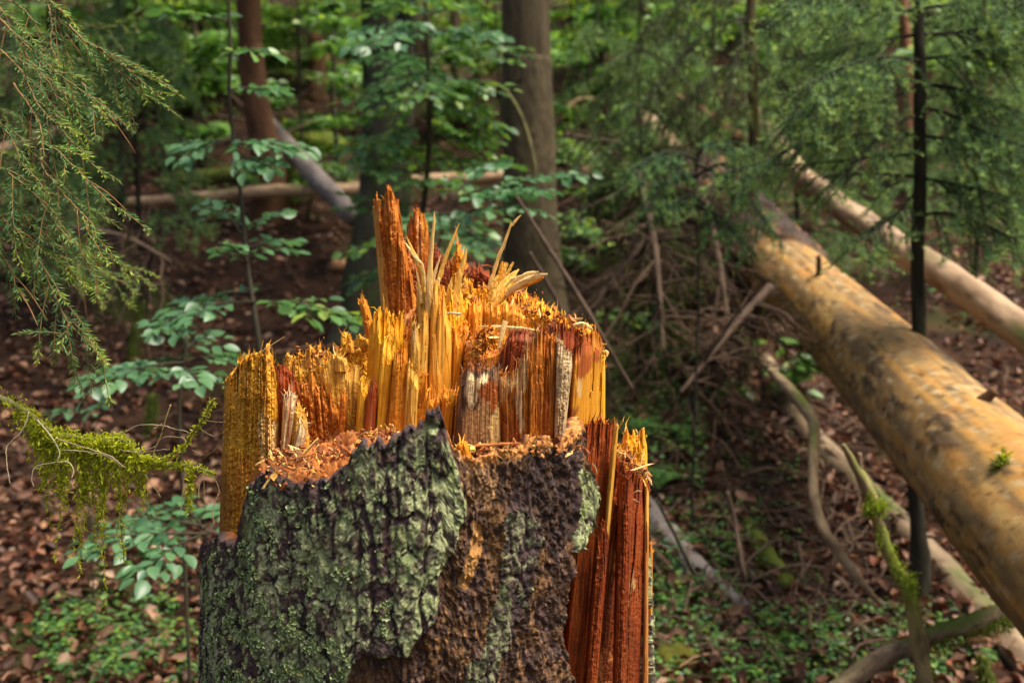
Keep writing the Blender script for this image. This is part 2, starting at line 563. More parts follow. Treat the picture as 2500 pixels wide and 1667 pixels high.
def lichen_flakes():
    """small leafy lichen lobes sitting on the bark"""
    v1, c, m, lm, th, px, py, gone, left_shade = bk
    sel = (m > 0.7) & (lm > 0.25) & (gone < 0.05) & (px > 500) & (px < 960) & (py > 1140)
    den = fbm(px * 0.022, py * 0.016, 70.0, 3) + 0.35 * sst(900, 560, px) - 0.46 + 0.25 * sst(1350, 1600, py)
    sel &= den > 0.0
    ii, jj = np.nonzero(sel)
    pick = rng.choice(len(ii), min(7000, len(ii)), replace=False)
    ii, jj = ii[pick], jj[pick]
    b = MB()
    base = v1[ii, jj]
    out = np.stack([np.sin(th[jj]), -np.cos(th[jj]), np.full(len(jj), 0.35)], -1)
    out /= np.linalg.norm(out, axis=1)[:, None]
    k = 7
    ang = np.arange(k) / k * 2 * math.pi
    for p, n in zip(base, out):
        s = rng.uniform(0.0012, 0.0036)
        n = n + rng.normal(0, 0.55, 3); n /= np.linalg.norm(n)
        a = np.cross(n, rng.normal(size=3)); a /= np.linalg.norm(a)
        bb = np.cross(n, a)
        rr = s * rng.uniform(0.6, 1.2, k)
        ring = p + n * (0.002 + rng.uniform(0.0, 0.003, k))[:, None] + rr[:, None] * (np.cos(ang)[:, None] * a + np.sin(ang)[:, None] * bb)
        vv = np.vstack([p + n * 0.0006, ring])
        g = rng.uniform(0, 1)
        col = np.array([0.30, 0.36, 0.16]) * (1 - g) + np.array([0.20, 0.27, 0.09]) * g
        if rng.random() < 0.06: col = np.array([0.38, 0.34, 0.10])
        if rng.random() < 0.2: col = np.array([0.42, 0.46, 0.27])
        b.add(vv, col * rng.uniform(0.75, 1.15), None, [(0, 1 + i, 1 + (i + 1) % k) for i in range(k)])
    b.build('lichen', M_LICHEN, stump, True, 'stuff')


lichen_flakes()

# ---- split wood: slabs torn along the grain
AMBER = dict(c=[(0.68, 0.29, 0.006), (0.78, 0.39, 0.016), (0.46, 0.15, 0.006), (0.82, 0.47, 0.05)])
YELLOW = dict(c=[(0.74, 0.35, 0.010), (0.80, 0.44, 0.035), (0.56, 0.22, 0.010), (0.82, 0.54, 0.11)])
STRAW = dict(c=[(0.62, 0.31, 0.035), (0.70, 0.39, 0.06), (0.38, 0.17, 0.025), (0.70, 0.46, 0.13)])
PALEORANGE = dict(c=[(0.70, 0.29, 0.020), (0.76, 0.36, 0.045), (0.58, 0.20, 0.014), (0.78, 0.43, 0.09)])
ORANGE = dict(c=[(0.56, 0.18, 0.008), (0.66, 0.25, 0.016), (0.36, 0.095, 0.005), (0.72, 0.33, 0.04)])
RUST = dict(c=[(0.40, 0.098, 0.008), (0.54, 0.18, 0.016), (0.19, 0.036, 0.005), (0.62, 0.29, 0.05)])
RED = dict(c=[(0.21, 0.032, 0.006), (0.31, 0.056, 0.008), (0.08, 0.013, 0.004), (0.42, 0.12, 0.022)])
OXBLOOD = dict(c=[(0.19, 0.030, 0.006), (0.25, 0.042, 0.007), (0.08, 0.014, 0.005), (0.36, 0.09, 0.018)])
OCHRE = dict(c=[(0.50, 0.20, 0.010), (0.57, 0.26, 0.022), (0.38, 0.12, 0.006), (0.64, 0.34, 0.05)])
LEFTCOL = dict(c=[(0.58, 0.245, 0.010), (0.72, 0.37, 0.03), (0.26, 0.09, 0.007), (0.74, 0.48, 0.12)])
GREYCREAM = dict(c=[(0.52, 0.33, 0.15), (0.66, 0.48, 0.25), (0.16, 0.08, 0.035), (0.76, 0.60, 0.36)])
DARKBROWN = dict(c=[(0.10, 0.046, 0.026), (0.17, 0.08, 0.036), (0.04, 0.02, 0.014), (0.32, 0.16, 0.07)])
_sl = [0]
TOPS = []


def slab(pts, bottom, Y, style, thick=0.035, jag=9, fw=4.5, g=(2.2, 0.9), crumb=0.0, bulge=0.006, taper=0.35, patches=(), streak=1.0,
         smoothf=1.0, name='wood_slab', du=1.35, dv=3.0, edge=0.35, plates=1.8, tear=1.0):
    """a piece of wood split along the grain: traced torn top, ribbed face, real thickness"""
    _sl[0] += 1
    sd = _sl[0] * 7.77
    r = np.random.default_rng(_sl[0])
    tx = np.array([p[0] for p in pts], float); ty = np.array([p[1] for p in pts], float)
    tx = np.maximum.accumulate(tx + np.arange(len(tx)) * 1e-3)
    (xl, xr, yb) = bottom
    Yl, Yr = (Y, Y) if np.isscalar(Y) else Y
    wd = max(abs(xr - xl), tx[-1] - tx[0])
    nu = max(7, int(wd / du))
    u = np.linspace(0, 1, nu)
    xt = tx[0] + (tx[-1] - tx[0]) * u
    yt = np.interp(xt, tx, ty)
    fib = np.floor(xt / fw + 1.3 * perlin(xt * 0.11, sd)).astype(int)
    rv = r.random(4000)
    yt = yt + 1.45 * jag * (rv[fib % 4000] - 0.45) * np.minimum(1, 0.25 + 1.0 * rv[(fib * 7 + 13) % 4000]) + jag * 0.25 * perlin(xt * 0.7, sd)
    spk = rv[(fib * 13 + 71) % 4000]
    fr_ = np.abs((xt / fw + 1.3 * perlin(xt * 0.11, sd)) % 1.0 - 0.5) * 2
    yt = yt - np.where(spk > 0.8, jag * 2.2 * (spk - 0.8) / 0.2 * (1 - fr_), 0) + np.where(spk < 0.15, jag * 1.2, 0)
    nv = max(6, int((yb - yt.min()) / dv))
    v = np.linspace(0, 1, nv)[:, None]
    X = (xl + (xr - xl) * u)[None] * (1 - v) + xt[None] * v
    Yp = yb * (1 - v) + yt[None] * v
    U = np.broadcast_to(u[None], X.shape)
    # grain follows the fibres: measure across at the bottom end
    gx = (xl + (xr - xl) * u)[None] * 0.5 + xt[None] * 0.5 + 0 * v
    mm = 0.001
    n1 = perlin(gx * 0.16, Yp * 0.004, sd); n2 = perlin(gx * 0.42, Yp * 0.010, sd + 3); n3 = perlin(gx * 1.05, Yp * 0.030, sd + 5)
    w1, w2, wid = worley(gx * 0.055 + 0.2 * fbm(gx * .05, Yp * .01, sd), Yp * 0.0065 + 0.35 * perlin(gx * 0.09, Yp * 0.01, sd + 1), _sl[0])
    drift = 1.2 * perlin(gx * 0.03, Yp * 0.006, sd + 60)
    fA = (np.floor(gx / 4.2 + drift)).astype(int) % 4000; fB = (np.floor(gx / 12.0 + 0.9 * drift + 1.5 * perlin(gx * 0.045, sd + 61) + 0.3)).astype(int) % 4000
    rA = rv[(fA * 3 + 5) % 4000]; rB = rv[(fB * 11 + 17) % 4000]
    cr_a, cr_b, crid = worley(gx * 0.085 + 0.6 * perlin(gx * 0.06, Yp * 0.06, sd + 8), Yp * 0.10 + 0.5 * perlin(gx * 0.05, Yp * 0.08, sd + 12), _sl[0] + 90)
    cr = 0.9 * (crid - 0.5) * sst(0.0, 0.12, cr_b - cr_a) + fbm(gx * 0.11, Yp * 0.12, sd + 9, 4)
    cr2 = fbm(gx * 0.30, Yp * 0.28, sd + 11, 3)
    # layers torn away: strips of fibres that end below the top
    cut = 0.30 + 0.9 * rv[(fB * 7 + 101) % 4000] + 0.10 * rv[(fA * 5 + 33) % 4000]
    V0 = np.broadcast_to(v, X.shape)
    gone_ = (V0 > cut).astype(float) * tear
    disp = g[0] * n1 + g[1] * (n2 + 0.6 * n3) + plates * (wid - 0.5) * sst(0.0, 0.06, w2 - w1) + crumb * (0.75 * cr + 0.55 * cr2) + g[1] * 0.75 * (rA - 0.5) + g[0] * 1.0 * (rB - 0.5) - 3.6 * gone_
    disp = disp * mm
    ed = np.abs(2 * U - 1)
    depth = (Yl + (Yr - Yl) * u)[None] - bulge * (1 - ed ** 2) + edge * thick * ed ** 9
    tp = sst(0.80, 1.0, v + 0 * X) * taper * thick * (0.35 + 0.6 * rA)
    F = P(X, Yp, depth - disp + tp)
    Bk = P(X, Yp, depth + tp)
    Bk = Bk + np.array([0, 1.0, 0]) * (thick * (1 - 0.80 * sst(0.78, 1.0, v)) * (1 - 0.35 * ed ** 4) + 0.002 * fbm(gx * 0.2, Yp * 0.02, sd + 20, 2))[..., None]
    # colours of the wood itself
    c0, c1, c2, c3 = [np.array(k) for k in style['c']]
    col = mix(c0, c1, sst(-0.35, 0.35, perlin(gx * 0.05, Yp * 0.004, sd + 30) + 0.6 * n1))
    col = mix(col, c2, sst(0.05, 0.55, perlin(gx * 0.33, Yp * 0.008, sd + 31)) * 0.75 * streak)
    col = mix(col, c3, sst(0.1, 0.6, perlin(gx * 0.22, Yp * 0.007, sd + 32)) * 0.6 * streak)
    col = mix(col, c2, sst(0.18, 0.45, n3 + 0.4 * perlin(gx * 0.9, Yp * 0.02, sd + 35)) * 0.5 * streak)
    if crumb:
        col = mix(col, c2, sst(0.0, 0.5, -cr2 - 0.3 * cr) * 0.6)
        col = mix(col, c3, sst(0.2, 0.6, cr2) * 0.55)
    col = mix(col, c2 * 0.8, sst(0.2, 0.5, fbm(gx * 0.02, Yp * 0.012, sd + 33, 3)) * 0.45)
    for poly, pc, amt, fz in patches:
        ms = inpoly(X + fz * fbm(X * 0.04, Yp * 0.03, sd + 40, 4), Yp + fz * 1.3 * fbm(X * 0.04, Yp * 0.03, sd + 41, 4) + fz * 2.4 * (rA - 0.5) + fz * 2.0 * (rB - 0.5), poly).astype(float)
        for _ in range(2):
            mp_ = np.pad(ms, 1, mode='edge')
            ms = (mp_[1:-1, 1:-1] * 2 + mp_[:-2, 1:-1] + mp_[2:, 1:-1] + mp_[1:-1, :-2] + mp_[1:-1, 2:]) / 6
        pcv = np.array(pc) * (1 + 0.22 * n2 + 0.25 * fbm(gx * 0.3, Yp * 0.12, sd + 42, 2) + 0.12 * n3)[..., None]
        col = mix(col, pcv, ms * amt)
    col = mix(col, c1, gone_ * 0.35)
    col = mix(col, c2, sst(0.62, 0.95, rA) * 0.35 * streak)
    col = col * (1 + 0.16 * fbm(gx * 0.5, Yp * 0.3, sd + 50, 2) + 0.18 * (rA - 0.5))[..., None]
    kk = rng.choice(nu, min(nu, max(3, int(wd * 0.32))), replace=False)
    for k_ in kk: TOPS.append((F[-1, k_] * 0.6 + Bk[-1, k_] * 0.4, col[-1, k_], F[-1, k_] - F[-3, k_]))
    nn = nu * nv
    ri = np.unique(np.concatenate([np.arange(0, nv, 5), [nv - 1]]))
    nb = len(ri)
    V = np.concatenate([F.reshape(-1, 3), Bk[ri].reshape(-1, 3)])
    C = np.concatenate([col.reshape(-1, 3), col[ri].reshape(-1, 3) * 0.92])
    fr = grid_quads(nv, nu); bkq = grid_quads(nb, nu)[:, ::-1] + nn
    k0, k1 = ri[:-1], ri[1:]; kb = np.arange(nb - 1)
    le = np.stack([k0 * nu, k1 * nu, (kb + 1) * nu + nn, kb * nu + nn], -1)
    re = np.stack([k0 * nu + nu - 1, kb * nu + nu - 1 + nn, (kb + 1) * nu + nu - 1 + nn, k1 * nu + nu - 1], -1)
    j = np.arange(nu - 1); t0 = (nv - 1) * nu; tb = nn + (nb - 1) * nu
    te = np.stack([t0 + j, t0 + j + 1, tb + j + 1, tb + j], -1)
    be = np.stack([j, j + nn, j + 1 + nn, j + 1], -1)
    o = build(name, V, [fr, bkq, le, re, te, be], M_WOOD, C, stump, smooth=False)
    return o


def zb(z, b):
    (x1, y), (x2, _) = z([(b[0], b[2]), (b[1], b[2])])
    return x1, x2, y


# left column
slab(ZA([(108, 560), (116, 490), (160, 450), (200, 440), (225, 380), (250, 320), (290, 300), (330, 280), (380, 272), (420, 250), (470, 240), (500, 252), (514, 205), (524, 250),
         (555, 280), (560, 395), (590, 430)]), zb(ZA, (50, 610, 2250)), (1.47, 1.40), LEFTCOL, 0.07, 12, 4, (2.6, 1.5), 4.6, 0.012, streak=1.0,
     patches=[(ZA([(430, 830), (560, 800), (610, 900), (610, 1180), (560, 1320), (480, 1300), (430, 1080)]), (0.68, 0.45, 0.17), 0.75, 14),
              (ZA([(250, 1150), (420, 1180), (520, 1330), (350, 1600), (150, 1500), (200, 1300)]), (0.60, 0.24, 0.04), 0.55, 18),
              (ZA([(120, 1040), (240, 1060), (420, 1150), (300, 1250), (140, 1260)]), (0.66, 0.38, 0.03), 0.6, 14),
              (ZA([(60, 1350), (120, 1380), (180, 1600), (150, 2100), (60, 2100)]), (0.26, 0.11, 0.02), 0.7, 8)])
# red ribbed strip beside it
slab(ZA([(575, 400), (612, 372), (660, 378), (700, 420), (745, 440), (775, 480), (800, 580)]), zb(ZA, (600, 800, 1270)), 1.45, RED, 0.05, 8, 4, (4.2, 1.4), 0.6, streak=1.2)
slab(ZA([(672, 690), (705, 660), (730, 630), (758, 620), (784, 640), (804, 700)]), zb(ZA, (640, 722, 1250)), 1.425, GREYCREAM, 0.03, 6, 4, (2.5, 1), 0.8,
     patches=[(ZA([(720, 650), (760, 700), (745, 1230), (700, 1230)]), (0.40, 0.13, 0.04), 0.8, 4)])
slab(ZA([(770, 700), (800, 690), (850, 760), (875, 850), (880, 960), (905, 1040)]), zb(ZA, (720, 900, 1230)), 1.435, STRAW, 0.025, 12, 5, (2, 1), 2.2)
slab(ZA([(822, 905), (845, 898), (862, 940), (892, 1005)]), zb(ZA, (740, 830, 1240)), 1.415, GREYCREAM, 0.015, 8, 4, (2, 1), 1.0)
# back left mass with cross broken top
slab(ZA([(640, 400), (678, 380), (690, 265), (702, 258), (722, 290), (758, 310), (765, 290), (800, 215), (816, 215), (832, 258), (868, 262), (880, 205), (912, 190), (950, 205), (1000, 210), (1020, 240),
         (1060, 235), (1090, 245), (1110, 290), (1130, 320)]), zb(ZA, (700, 1140, 1260)), (1.585, 1.56), LEFTCOL, 0.07, 16, 4.5, (2.6, 1.8), 4.2, streak=1.0,
     patches=[(ZA([(870, 200), (1090, 230), (1110, 310), (880, 270)]), (0.40, 0.13, 0.02), 0.7, 10)])
slab(ZA([(790, 560), (830, 540), (900, 530), (960, 545), (992, 540), (1010, 600), (1080, 640), (1120, 690), (1200, 720), (1240, 800)]), zb(ZA, (860, 1270, 1260)), 1.50, RUST, 0.05, 14, 4.5, (2.4, 1.8), 3.2, streak=1.1,
     patches=[(ZA([(1000, 680), (1230, 740), (1240, 960), (1010, 960)]), (0.52, 0.18, 0.03), 0.7, 16), (ZA([(800, 540), (1000, 540), (1000, 600), (800, 600)]), (0.66, 0.30, 0.06), 0.8, 8)])
slab(ZA([(1010, 420), (1040, 400), (1100, 300), (1122, 258), (1150, 262), (1160, 310), (1190, 252), (1230, 285), (1270, 335), (1300, 385), (1340, 355), (1390, 362), (1412, 430), (1430, 500)]), zb(ZA, (1180, 1375, 1200)), 1.515, STRAW, 0.045, 10, 4.5, (2.2, 1), 0.9,
     patches=[(ZA([(1020, 380), (1160, 380), (1160, 560), (1030, 560)]), (0.74, 0.42, 0.06), 0.8, 14), (ZA([(1230, 400), (1400, 380), (1400, 520), (1280, 540)]), (0.72, 0.40, 0.07), 0.7, 12)])
slab(ZA([(1395, 520), (1420, 500), (1450, 505), (1472, 520)]), zb(ZA, (1350, 1440, 1200)), 1.485, YELLOW, 0.03, 6, 4, (2, 1))
slab(ZA([(1220, 640), (1240, 600), (1262, 620), (1280, 700)]), zb(ZA, (1190, 1262, 1120)), 1.478, RUST, 0.02, 6, 4, (2, 1), 1.5)
# crumbling shoulder
slab(ZA([(1165, 250), (1182, 190), (1216, 160), (1226, 72), (1238, 40), (1256, 46), (1274, 75), (1284, 130), (1300, 170), (1340, 175), (1358, 150), (1372, 100), (1412, 80), (1450, 112), (1480, 90), (1500, 150)]),
     zb(ZA, (1270, 1520, 620)), 1.575, YELLOW, 0.06, 11, 4.5, (1.4, 0.8), 6.0, streak=0.8)
slab(ZA([(1278, 90), (1290, 62), (1305, 62), (1335, 125), (1345, 175)]), zb(ZA, (1300, 1350, 240)), 1.55, PALEORANGE, 0.014, 3, 4, (1, .6))
slab(ZA([(1160, 300), (1185, 250), (1225, 270), (1262, 320), (1290, 360)]), zb(ZA, (1165, 1280, 420)), 1.51, STRAW, 0.02, 4, 4, (1, .6), 0.6)
# amber front slabs
slab(ZC([(236, 500), (258, 395), (288, 352), (312, 342), (331, 265), (342, 312), (362, 372), (392, 312), (412, 322), (432, 316), (452, 352), (482, 372), (500, 362), (512, 372), (530, 402), (540, 352),
         (556, 325), (566, 330), (570, 390), (580, 470)]), zb(ZC, (190, 520, 1520)), (1.515, 1.50), AMBER, 0.05, 10, 4, (2.6, 1.1), streak=0.8)
slab(ZC([(352, 720), (366, 640), (382, 556), (396, 592), (420, 612), (440, 602), (455, 655), (482, 565), (498, 640)]), zb(ZC, (290, 410, 1500)), 1.475, YELLOW, 0.03, 8, 4, (2.2, 1), streak=0.7)
slab(ZC([(468, 800), (486, 740), (520, 690), (545, 672), (580, 642), (612, 640), (628, 790)]), zb(ZC, (395, 612, 1520)), 1.462, ORANGE, 0.03, 9, 5, (1.8, 1), 0.7)
slab(ZC([(470, 480), (500, 470), (540, 480), (580, 470), (610, 500), (630, 420), (650, 360), (680, 320), (700, 300), (720, 320)]), zb(ZC, (470, 700, 800)), 1.525, RUST, 0.03, 16, 5, (2.4, 1), 1.5)
slab(ZC([(618, 790), (640, 600), (650, 450), (662, 420), (690, 415), (708, 442), (722, 430), (742, 395), (760, 352), (790, 310), (802, 330), (822, 380)]), zb(ZC, (585, 785, 1500)), (1.468, 1.475), STRAW, 0.035, 10, 4.5, (3.0, 1.3), 0.4,
     patches=[(ZC([(720, 440), (820, 360), (800, 620), (760, 840), (720, 800)]), (0.46, 0.20, 0.03), 0.65, 8), (ZC([(640, 430), (712, 440), (690, 620), (650, 760)]), (0.36, 0.22, 0.09), 0.6, 8)])
slab(ZC([(690, 260), (700, 120), (715, 90), (740, 60), (760, 20), (790, 60), (812, 140), (830, 200)]), zb(ZC, (680, 830, 560)), 1.53, STRAW, 0.03, 30, 4, (2.5, 1.1))
slab(ZC([(818, 320), (838, 150), (858, 45), (878, 15), (900, 30), (920, 85), (938, 100), (955, 92), (962, 230), (980, 320), (1002, 402), (1024, 420), (1034, 490)]), zb(ZC, (785, 1020, 1260)), (1.485, 1.49), PALEORANGE, 0.04, 12, 5, (1.6, 0.5), plates=2.2, streak=0.7)
slab(ZC([(1000, 500), (1030, 480), (1052, 462), (1075, 455), (1098, 520), (1112, 522), (1132, 490), (1152, 475), (1180, 495)]), zb(ZC, (1005, 1100, 1180)), 1.505, ORANGE, 0.03, 10, 4.5, (2.2, .8))
slab(ZC([(948, 1062), (975, 1078), (1005, 1074), (1042, 1070), (1078, 1096)]), zb(ZC, (910, 1050, 1500)), 1.445, ORANGE, 0.03, 5, 5, (2, .8), streak=0.8)
slab(ZC([(214, 1115), (238, 1084), (256, 1010), (272, 990), (290, 986), (302, 1006), (308, 1070)]), zb(ZC, (180, 292, 1450)), 1.452, RED, 0.025, 4, 5, (1.4, .7))
slab(ZC([(144, 985), (178, 972), (206, 982), (222, 940), (240, 1000)]), zb(ZC, (95, 200, 1600)), 1.468, YELLOW, 0.03, 7, 4, (2.2, .9))
slab(ZC([(736, 925), (768, 897), (788, 902), (796, 1090), (832, 1150), (868, 1182), (890, 1132), (912, 1142), (930, 1200)]), zb(ZC, (640, 960, 1420)), 1.452, ORANGE, 0.03, 9, 5, (1.6, .8), 0.5, streak=0.7)
slab(ZC([(600, 800), (618, 790), (640, 830), (660, 900), (700, 960), (740, 1000)]), zb(ZC, (560, 730, 1450)), 1.455, STRAW, 0.02, 6, 5, (2.4, 1))
slab(ZC([(1025, 230), (1040, 130), (1058, 120), (1085, 80), (1110, 70), (1130, 180), (1160, 230), (1195, 310)]), zb(ZC, (1010, 1220, 640)), (1.57, 1.60), YELLOW, 0.05, 34, 4, (2.4, 1.2), 2.0)
slab(ZC([(960, 300), (985, 150), (1010, 120), (1030, 160), (1050, 260)]), zb(ZC, (950, 1080, 560)), 1.545, YELLOW, 0.03, 20, 4, (2.2, 1))
# leaning little plank on the left
slab(ZB([(224, 1185), (240, 1150), (268, 1130), (292, 1150)]), zb(ZB, (290, 372, 1520)), 1.56, ORANGE, 0.025, 3, 4, (1.4, .8), patches=[(ZB([(220, 1200), (250, 1250), (330, 1500), (280, 1520)]), (0.36, 0.11, 0.02), 0.8, 4)])
# tall spires at the back
slab(ZB([(350, 275), (368, 250), (373, 182), (400, 170), (416, 176), (432, 202), (450, 222), (456, 178), (490, 166), (494, 108), (520, 100), (546, 116), (560, 146), (586, 172), (600, 240), (606, 330)]),
     zb(ZB, (445, 650, 1330)), (1.72, 1.70), RUST, 0.07, 13, 4, (5.0, 2.2), 2.6, 0.014, plates=5.0,
     patches=[(ZB([(345, 260), (400, 240), (420, 520), (470, 800), (490, 1100), (520, 1300), (430, 1300), (380, 700)]), (0.66, 0.36, 0.07), 0.75, 8), (ZB([(490, 100), (610, 130), (600, 420), (540, 520), (500, 400)]), (0.40, 0.12, 0.015), 0.6, 10)])
slab(ZB([(570, 470), (600, 455), (616, 505), (640, 560), (652, 615), (668, 760), (690, 880), (722, 930), (738, 1000)]), zb(ZB, (560, 800, 1330)), (1.695, 1.69), RUST, 0.06, 12, 5, (4.2, 2.0), 1.6, plates=4.0)
slab(ZB([(650, 640), (675, 610), (720, 680), (760, 780), (790, 960), (800, 1010)]), zb(ZB, (680, 830, 1300)), 1.74, RED, 0.05, 12, 5, (2, 1.2), 4.0, patches=[(ZB([(650, 620), (760, 700), (780, 900), (680, 820)]), (0.52, 0.24, 0.05), 0.6, 10)])
slab(ZB([(676, 445), (704, 432), (712, 352), (736, 312), (770, 300), (800, 288), (816, 320), (850, 346), (862, 392), (880, 480), (890, 640)]), zb(ZB, (700, 905, 1150)), 1.78, RUST, 0.06, 12, 4, (4.0, 2.0), 2.2, plates=4.5,
     patches=[(ZB([(780, 380), (815, 370), (820, 700), (790, 700)]), (0.52, 0.30, 0.14), 0.75, 5), (ZB([(700, 700), (890, 640), (900, 1100), (720, 1000)]), (0.28, 0.06, 0.012), 0.7, 14)])
slab(ZB([(885, 660), (930, 640), (946, 622), (972, 622), (996, 680), (1008, 745), (1040, 725), (1075, 740), (1092, 785), (1104, 850)]), zb(ZB, (850, 1120, 1150)), 1.79, OXBLOOD, 0.05, 8, 5, (2.4, 1), 2.4,
     patches=[(ZB([(990, 740), (1060, 710), (1100, 800), (1060, 820)]), (0.56, 0.28, 0.08), 0.7, 8)])
slab(ZB([(1095, 800), (1112, 760), (1140, 742), (1148, 690), (1156, 622), (1186, 622), (1210, 692), (1218, 742), (1240, 800), (1265, 825)]), zb(ZB, (1080, 1280, 1100)), 1.80, ORANGE, 0.05, 6, 5, (1, 1), 4.5)
slab(ZG([(30, 930), (70, 900), (120, 890), (200, 905), (300, 930), (400, 965), (430, 1010)]), zb(ZG, (0, 430, 1300)), (1.76, 1.74), RED, 0.08, 6, 6, (1, 0.8), 5.0,
     patches=[(ZG([(30, 1000), (150, 1000), (360, 1100), (300, 1200), (30, 1200)]), (0.13, 0.03, 0.012), 0.75, 12)])
slab(ZG([(10, 1180), (50, 1150), (60, 1070), (80, 1090), (105, 1080), (122, 1150), (160, 1190), (230, 1170), (250, 1135), (262, 1150), (300, 1160), (340, 1150), (380, 1120), (420, 1100), (480, 1140), (560, 1180)]),
     zb(ZG, (0, 600, 1460)), 1.66, AMBER, 0.07, 12, 4, (1.6, 1), 4.0)
slab(ZG([(640, 1280), (680, 1210), (720, 1200), (760, 1240), (790, 1270), (830, 1230), (850, 1290), (900, 1320), (960, 1330), (1060, 1350)]), zb(ZG, (620, 1080, 1560)), 1.66, ORANGE, 0.06, 14, 5, (1.6, 1), 3.5)
slab(ZG([(800, 1300), (828, 1250), (848, 1260), (862, 1330)]), zb(ZG, (780, 850, 1480)), 1.63, YELLOW, 0.02, 4, 4, (1.6, 1))
slab(ZG([(760, 1200), (800, 1195), (860, 1220), (920, 1290)]), zb(ZG, (760, 930, 1330)), 1.70, OXBLOOD, 0.03, 5, 5, (1, 1), 2.0)
# yellow wall behind and its pillar
slab(ZD([(285, 110), (320, 92), (400, 102), (480, 96), (540, 90), (580, 110), (640, 130), (700, 160), (760, 180), (800, 240), (830, 320)]), zb(ZD, (270, 860, 520)), (1.61, 1.60), PALEORANGE, 0.06, 7, 6, (1.2, 0.6), 0.8,
     patches=[(ZD([(540, 110), (640, 120), (650, 210), (540, 220)]), (0.40, 0.14, 0.02), 0.6, 12), (ZD([(300, 130), (520, 110), (530, 300), (300, 300)]), (0.74, 0.37, 0.03), 0.7, 12)])
slab(ZD([(166, 160), (196, 105), (240, 72), (270, 68), (300, 62), (308, 110)]), zb(ZD, (150, 292, 560)), 1.575, ORANGE, 0.05, 7, 5, (2.6, 1), patches=[(ZD([(170, 150), (260, 90), (250, 440), (160, 440)]), (0.68, 0.30, 0.03), 0.7, 8)])
slab(ZD([(60, 340), (90, 310), (120, 320), (150, 320), (166, 360)]), zb(ZD, (70, 150, 700)), 1.545, ORANGE, 0.04, 12, 5, (2.4, 1))
# crumbling yellow shoulder on the right
slab(ZD([(690, 60), (720, 42), (765, 50), (832, 72), (884, 76), (940, 130), (962, 172), (1022, 168), (1058, 206), (1090, 250), (1150, 285), (1180, 275), (1225, 282), (1280, 272), (1310, 300), (1350, 300), (1372, 345)]),
     zb(ZD, (660, 1420, 560)), (1.61, 1.56), YELLOW, 0.08, 9, 5, (1, 0.8), 6.0, streak=0.8,
     patches=[(ZD([(700, 60), (940, 120), (1060, 220), (900, 200), (720, 150)]), (0.50, 0.20, 0.05), 0.7, 16), (ZD([(700, 170), (790, 200), (800, 330), (700, 330)]), (0.72, 0.38, 0.05), 0.8, 10)])
slab(ZD([(1060, 200), (1066, 165), (1080, 165), (1112, 250)]), zb(ZD, (1090, 1125, 330)), 1.57, YELLOW, 0.012, 3, 4, (1, .6))
# crumbling brown lump
slab(ZD([(112, 590), (140, 462), (200, 440), (232, 430), (252, 382), (290, 342), (340, 322), (410, 312), (432, 332), (480, 372), (530, 420), (540, 480)]), zb(ZD, (100, 540, 800)), (1.50, 1.49), ORANGE, 0.06, 6, 6, (0.8, 1), 8.0, 0.025, streak=0.5,
     patches=[(ZD([(290, 345), (420, 310), (430, 380), (310, 390)]), (0.10, 0.06, 0.04), 0.8, 14), (ZD([(110, 560), (150, 470), (300, 420), (300, 560), (180, 660), (120, 680)]), (0.52, 0.27, 0.06), 0.8, 14)])
slab(ZD([(270, 660), (290, 590), (360, 560), (440, 545), (505, 480), (520, 470)]), zb(ZD, (262, 470, 790)), 1.455, RUST, 0.03, 3, 6, (0.5, .4), 0.4, streak=0.4, plates=0.3)
# right group: weathered slabs
slab(ZD([(92, 775), (130, 722), (176, 660), (230, 672), (290, 692), (360, 712), (410, 682), (452, 692), (480, 720)]), zb(ZD, (20, 510, 1500)), (1.405, 1.40), DARKBROWN, 0.05, 5, 5, (1.4, .9), 0.8,
     patches=[(ZD([(110, 1130), (300, 1010), (420, 1060), (500, 1100), (480, 1450), (130, 1450)]), (0.50, 0.27, 0.10), 0.85, 14),
              (ZD([(160, 730), (205, 740), (225, 780), (372, 770), (376, 850), (262, 875), (245, 985), (180, 1075), (150, 1000), (125, 900)]), (0.76, 0.56, 0.28), 0.9, 8),
              (ZD([(258, 880), (330, 870), (400, 812), (480, 850), (470, 1000), (430, 1090), (330, 1050), (270, 970)]), (0.34, 0.085, 0.015), 0.95, 6),
              (ZD([(380, 1070), (500, 1030), (500, 1430), (320, 1430), (370, 1250)]), (0.66, 0.42, 0.14), 0.8, 12),
              (ZD([(60, 760), (180, 650), (400, 690), (360, 725), (180, 690), (110, 790)]), (0.42, 0.13, 0.03), 0.8, 4)])
slab(ZD([(428, 700), (480, 565), (530, 432), (560, 392), (610, 342), (640, 352), (720, 352), (800, 362), (852, 362)]), zb(ZD, (420, 760, 820)), 1.445, OXBLOOD, 0.04, 5, 5, (3.0, 1), streak=1.1,
     patches=[(ZD([(620, 340), (860, 350), (800, 480), (700, 560), (690, 400)]), (0.30, 0.13, 0.06), 0.6, 10), (ZD([(430, 640), (520, 600), (540, 760), (430, 760)]), (0.09, 0.035, 0.02), 0.7, 8)])
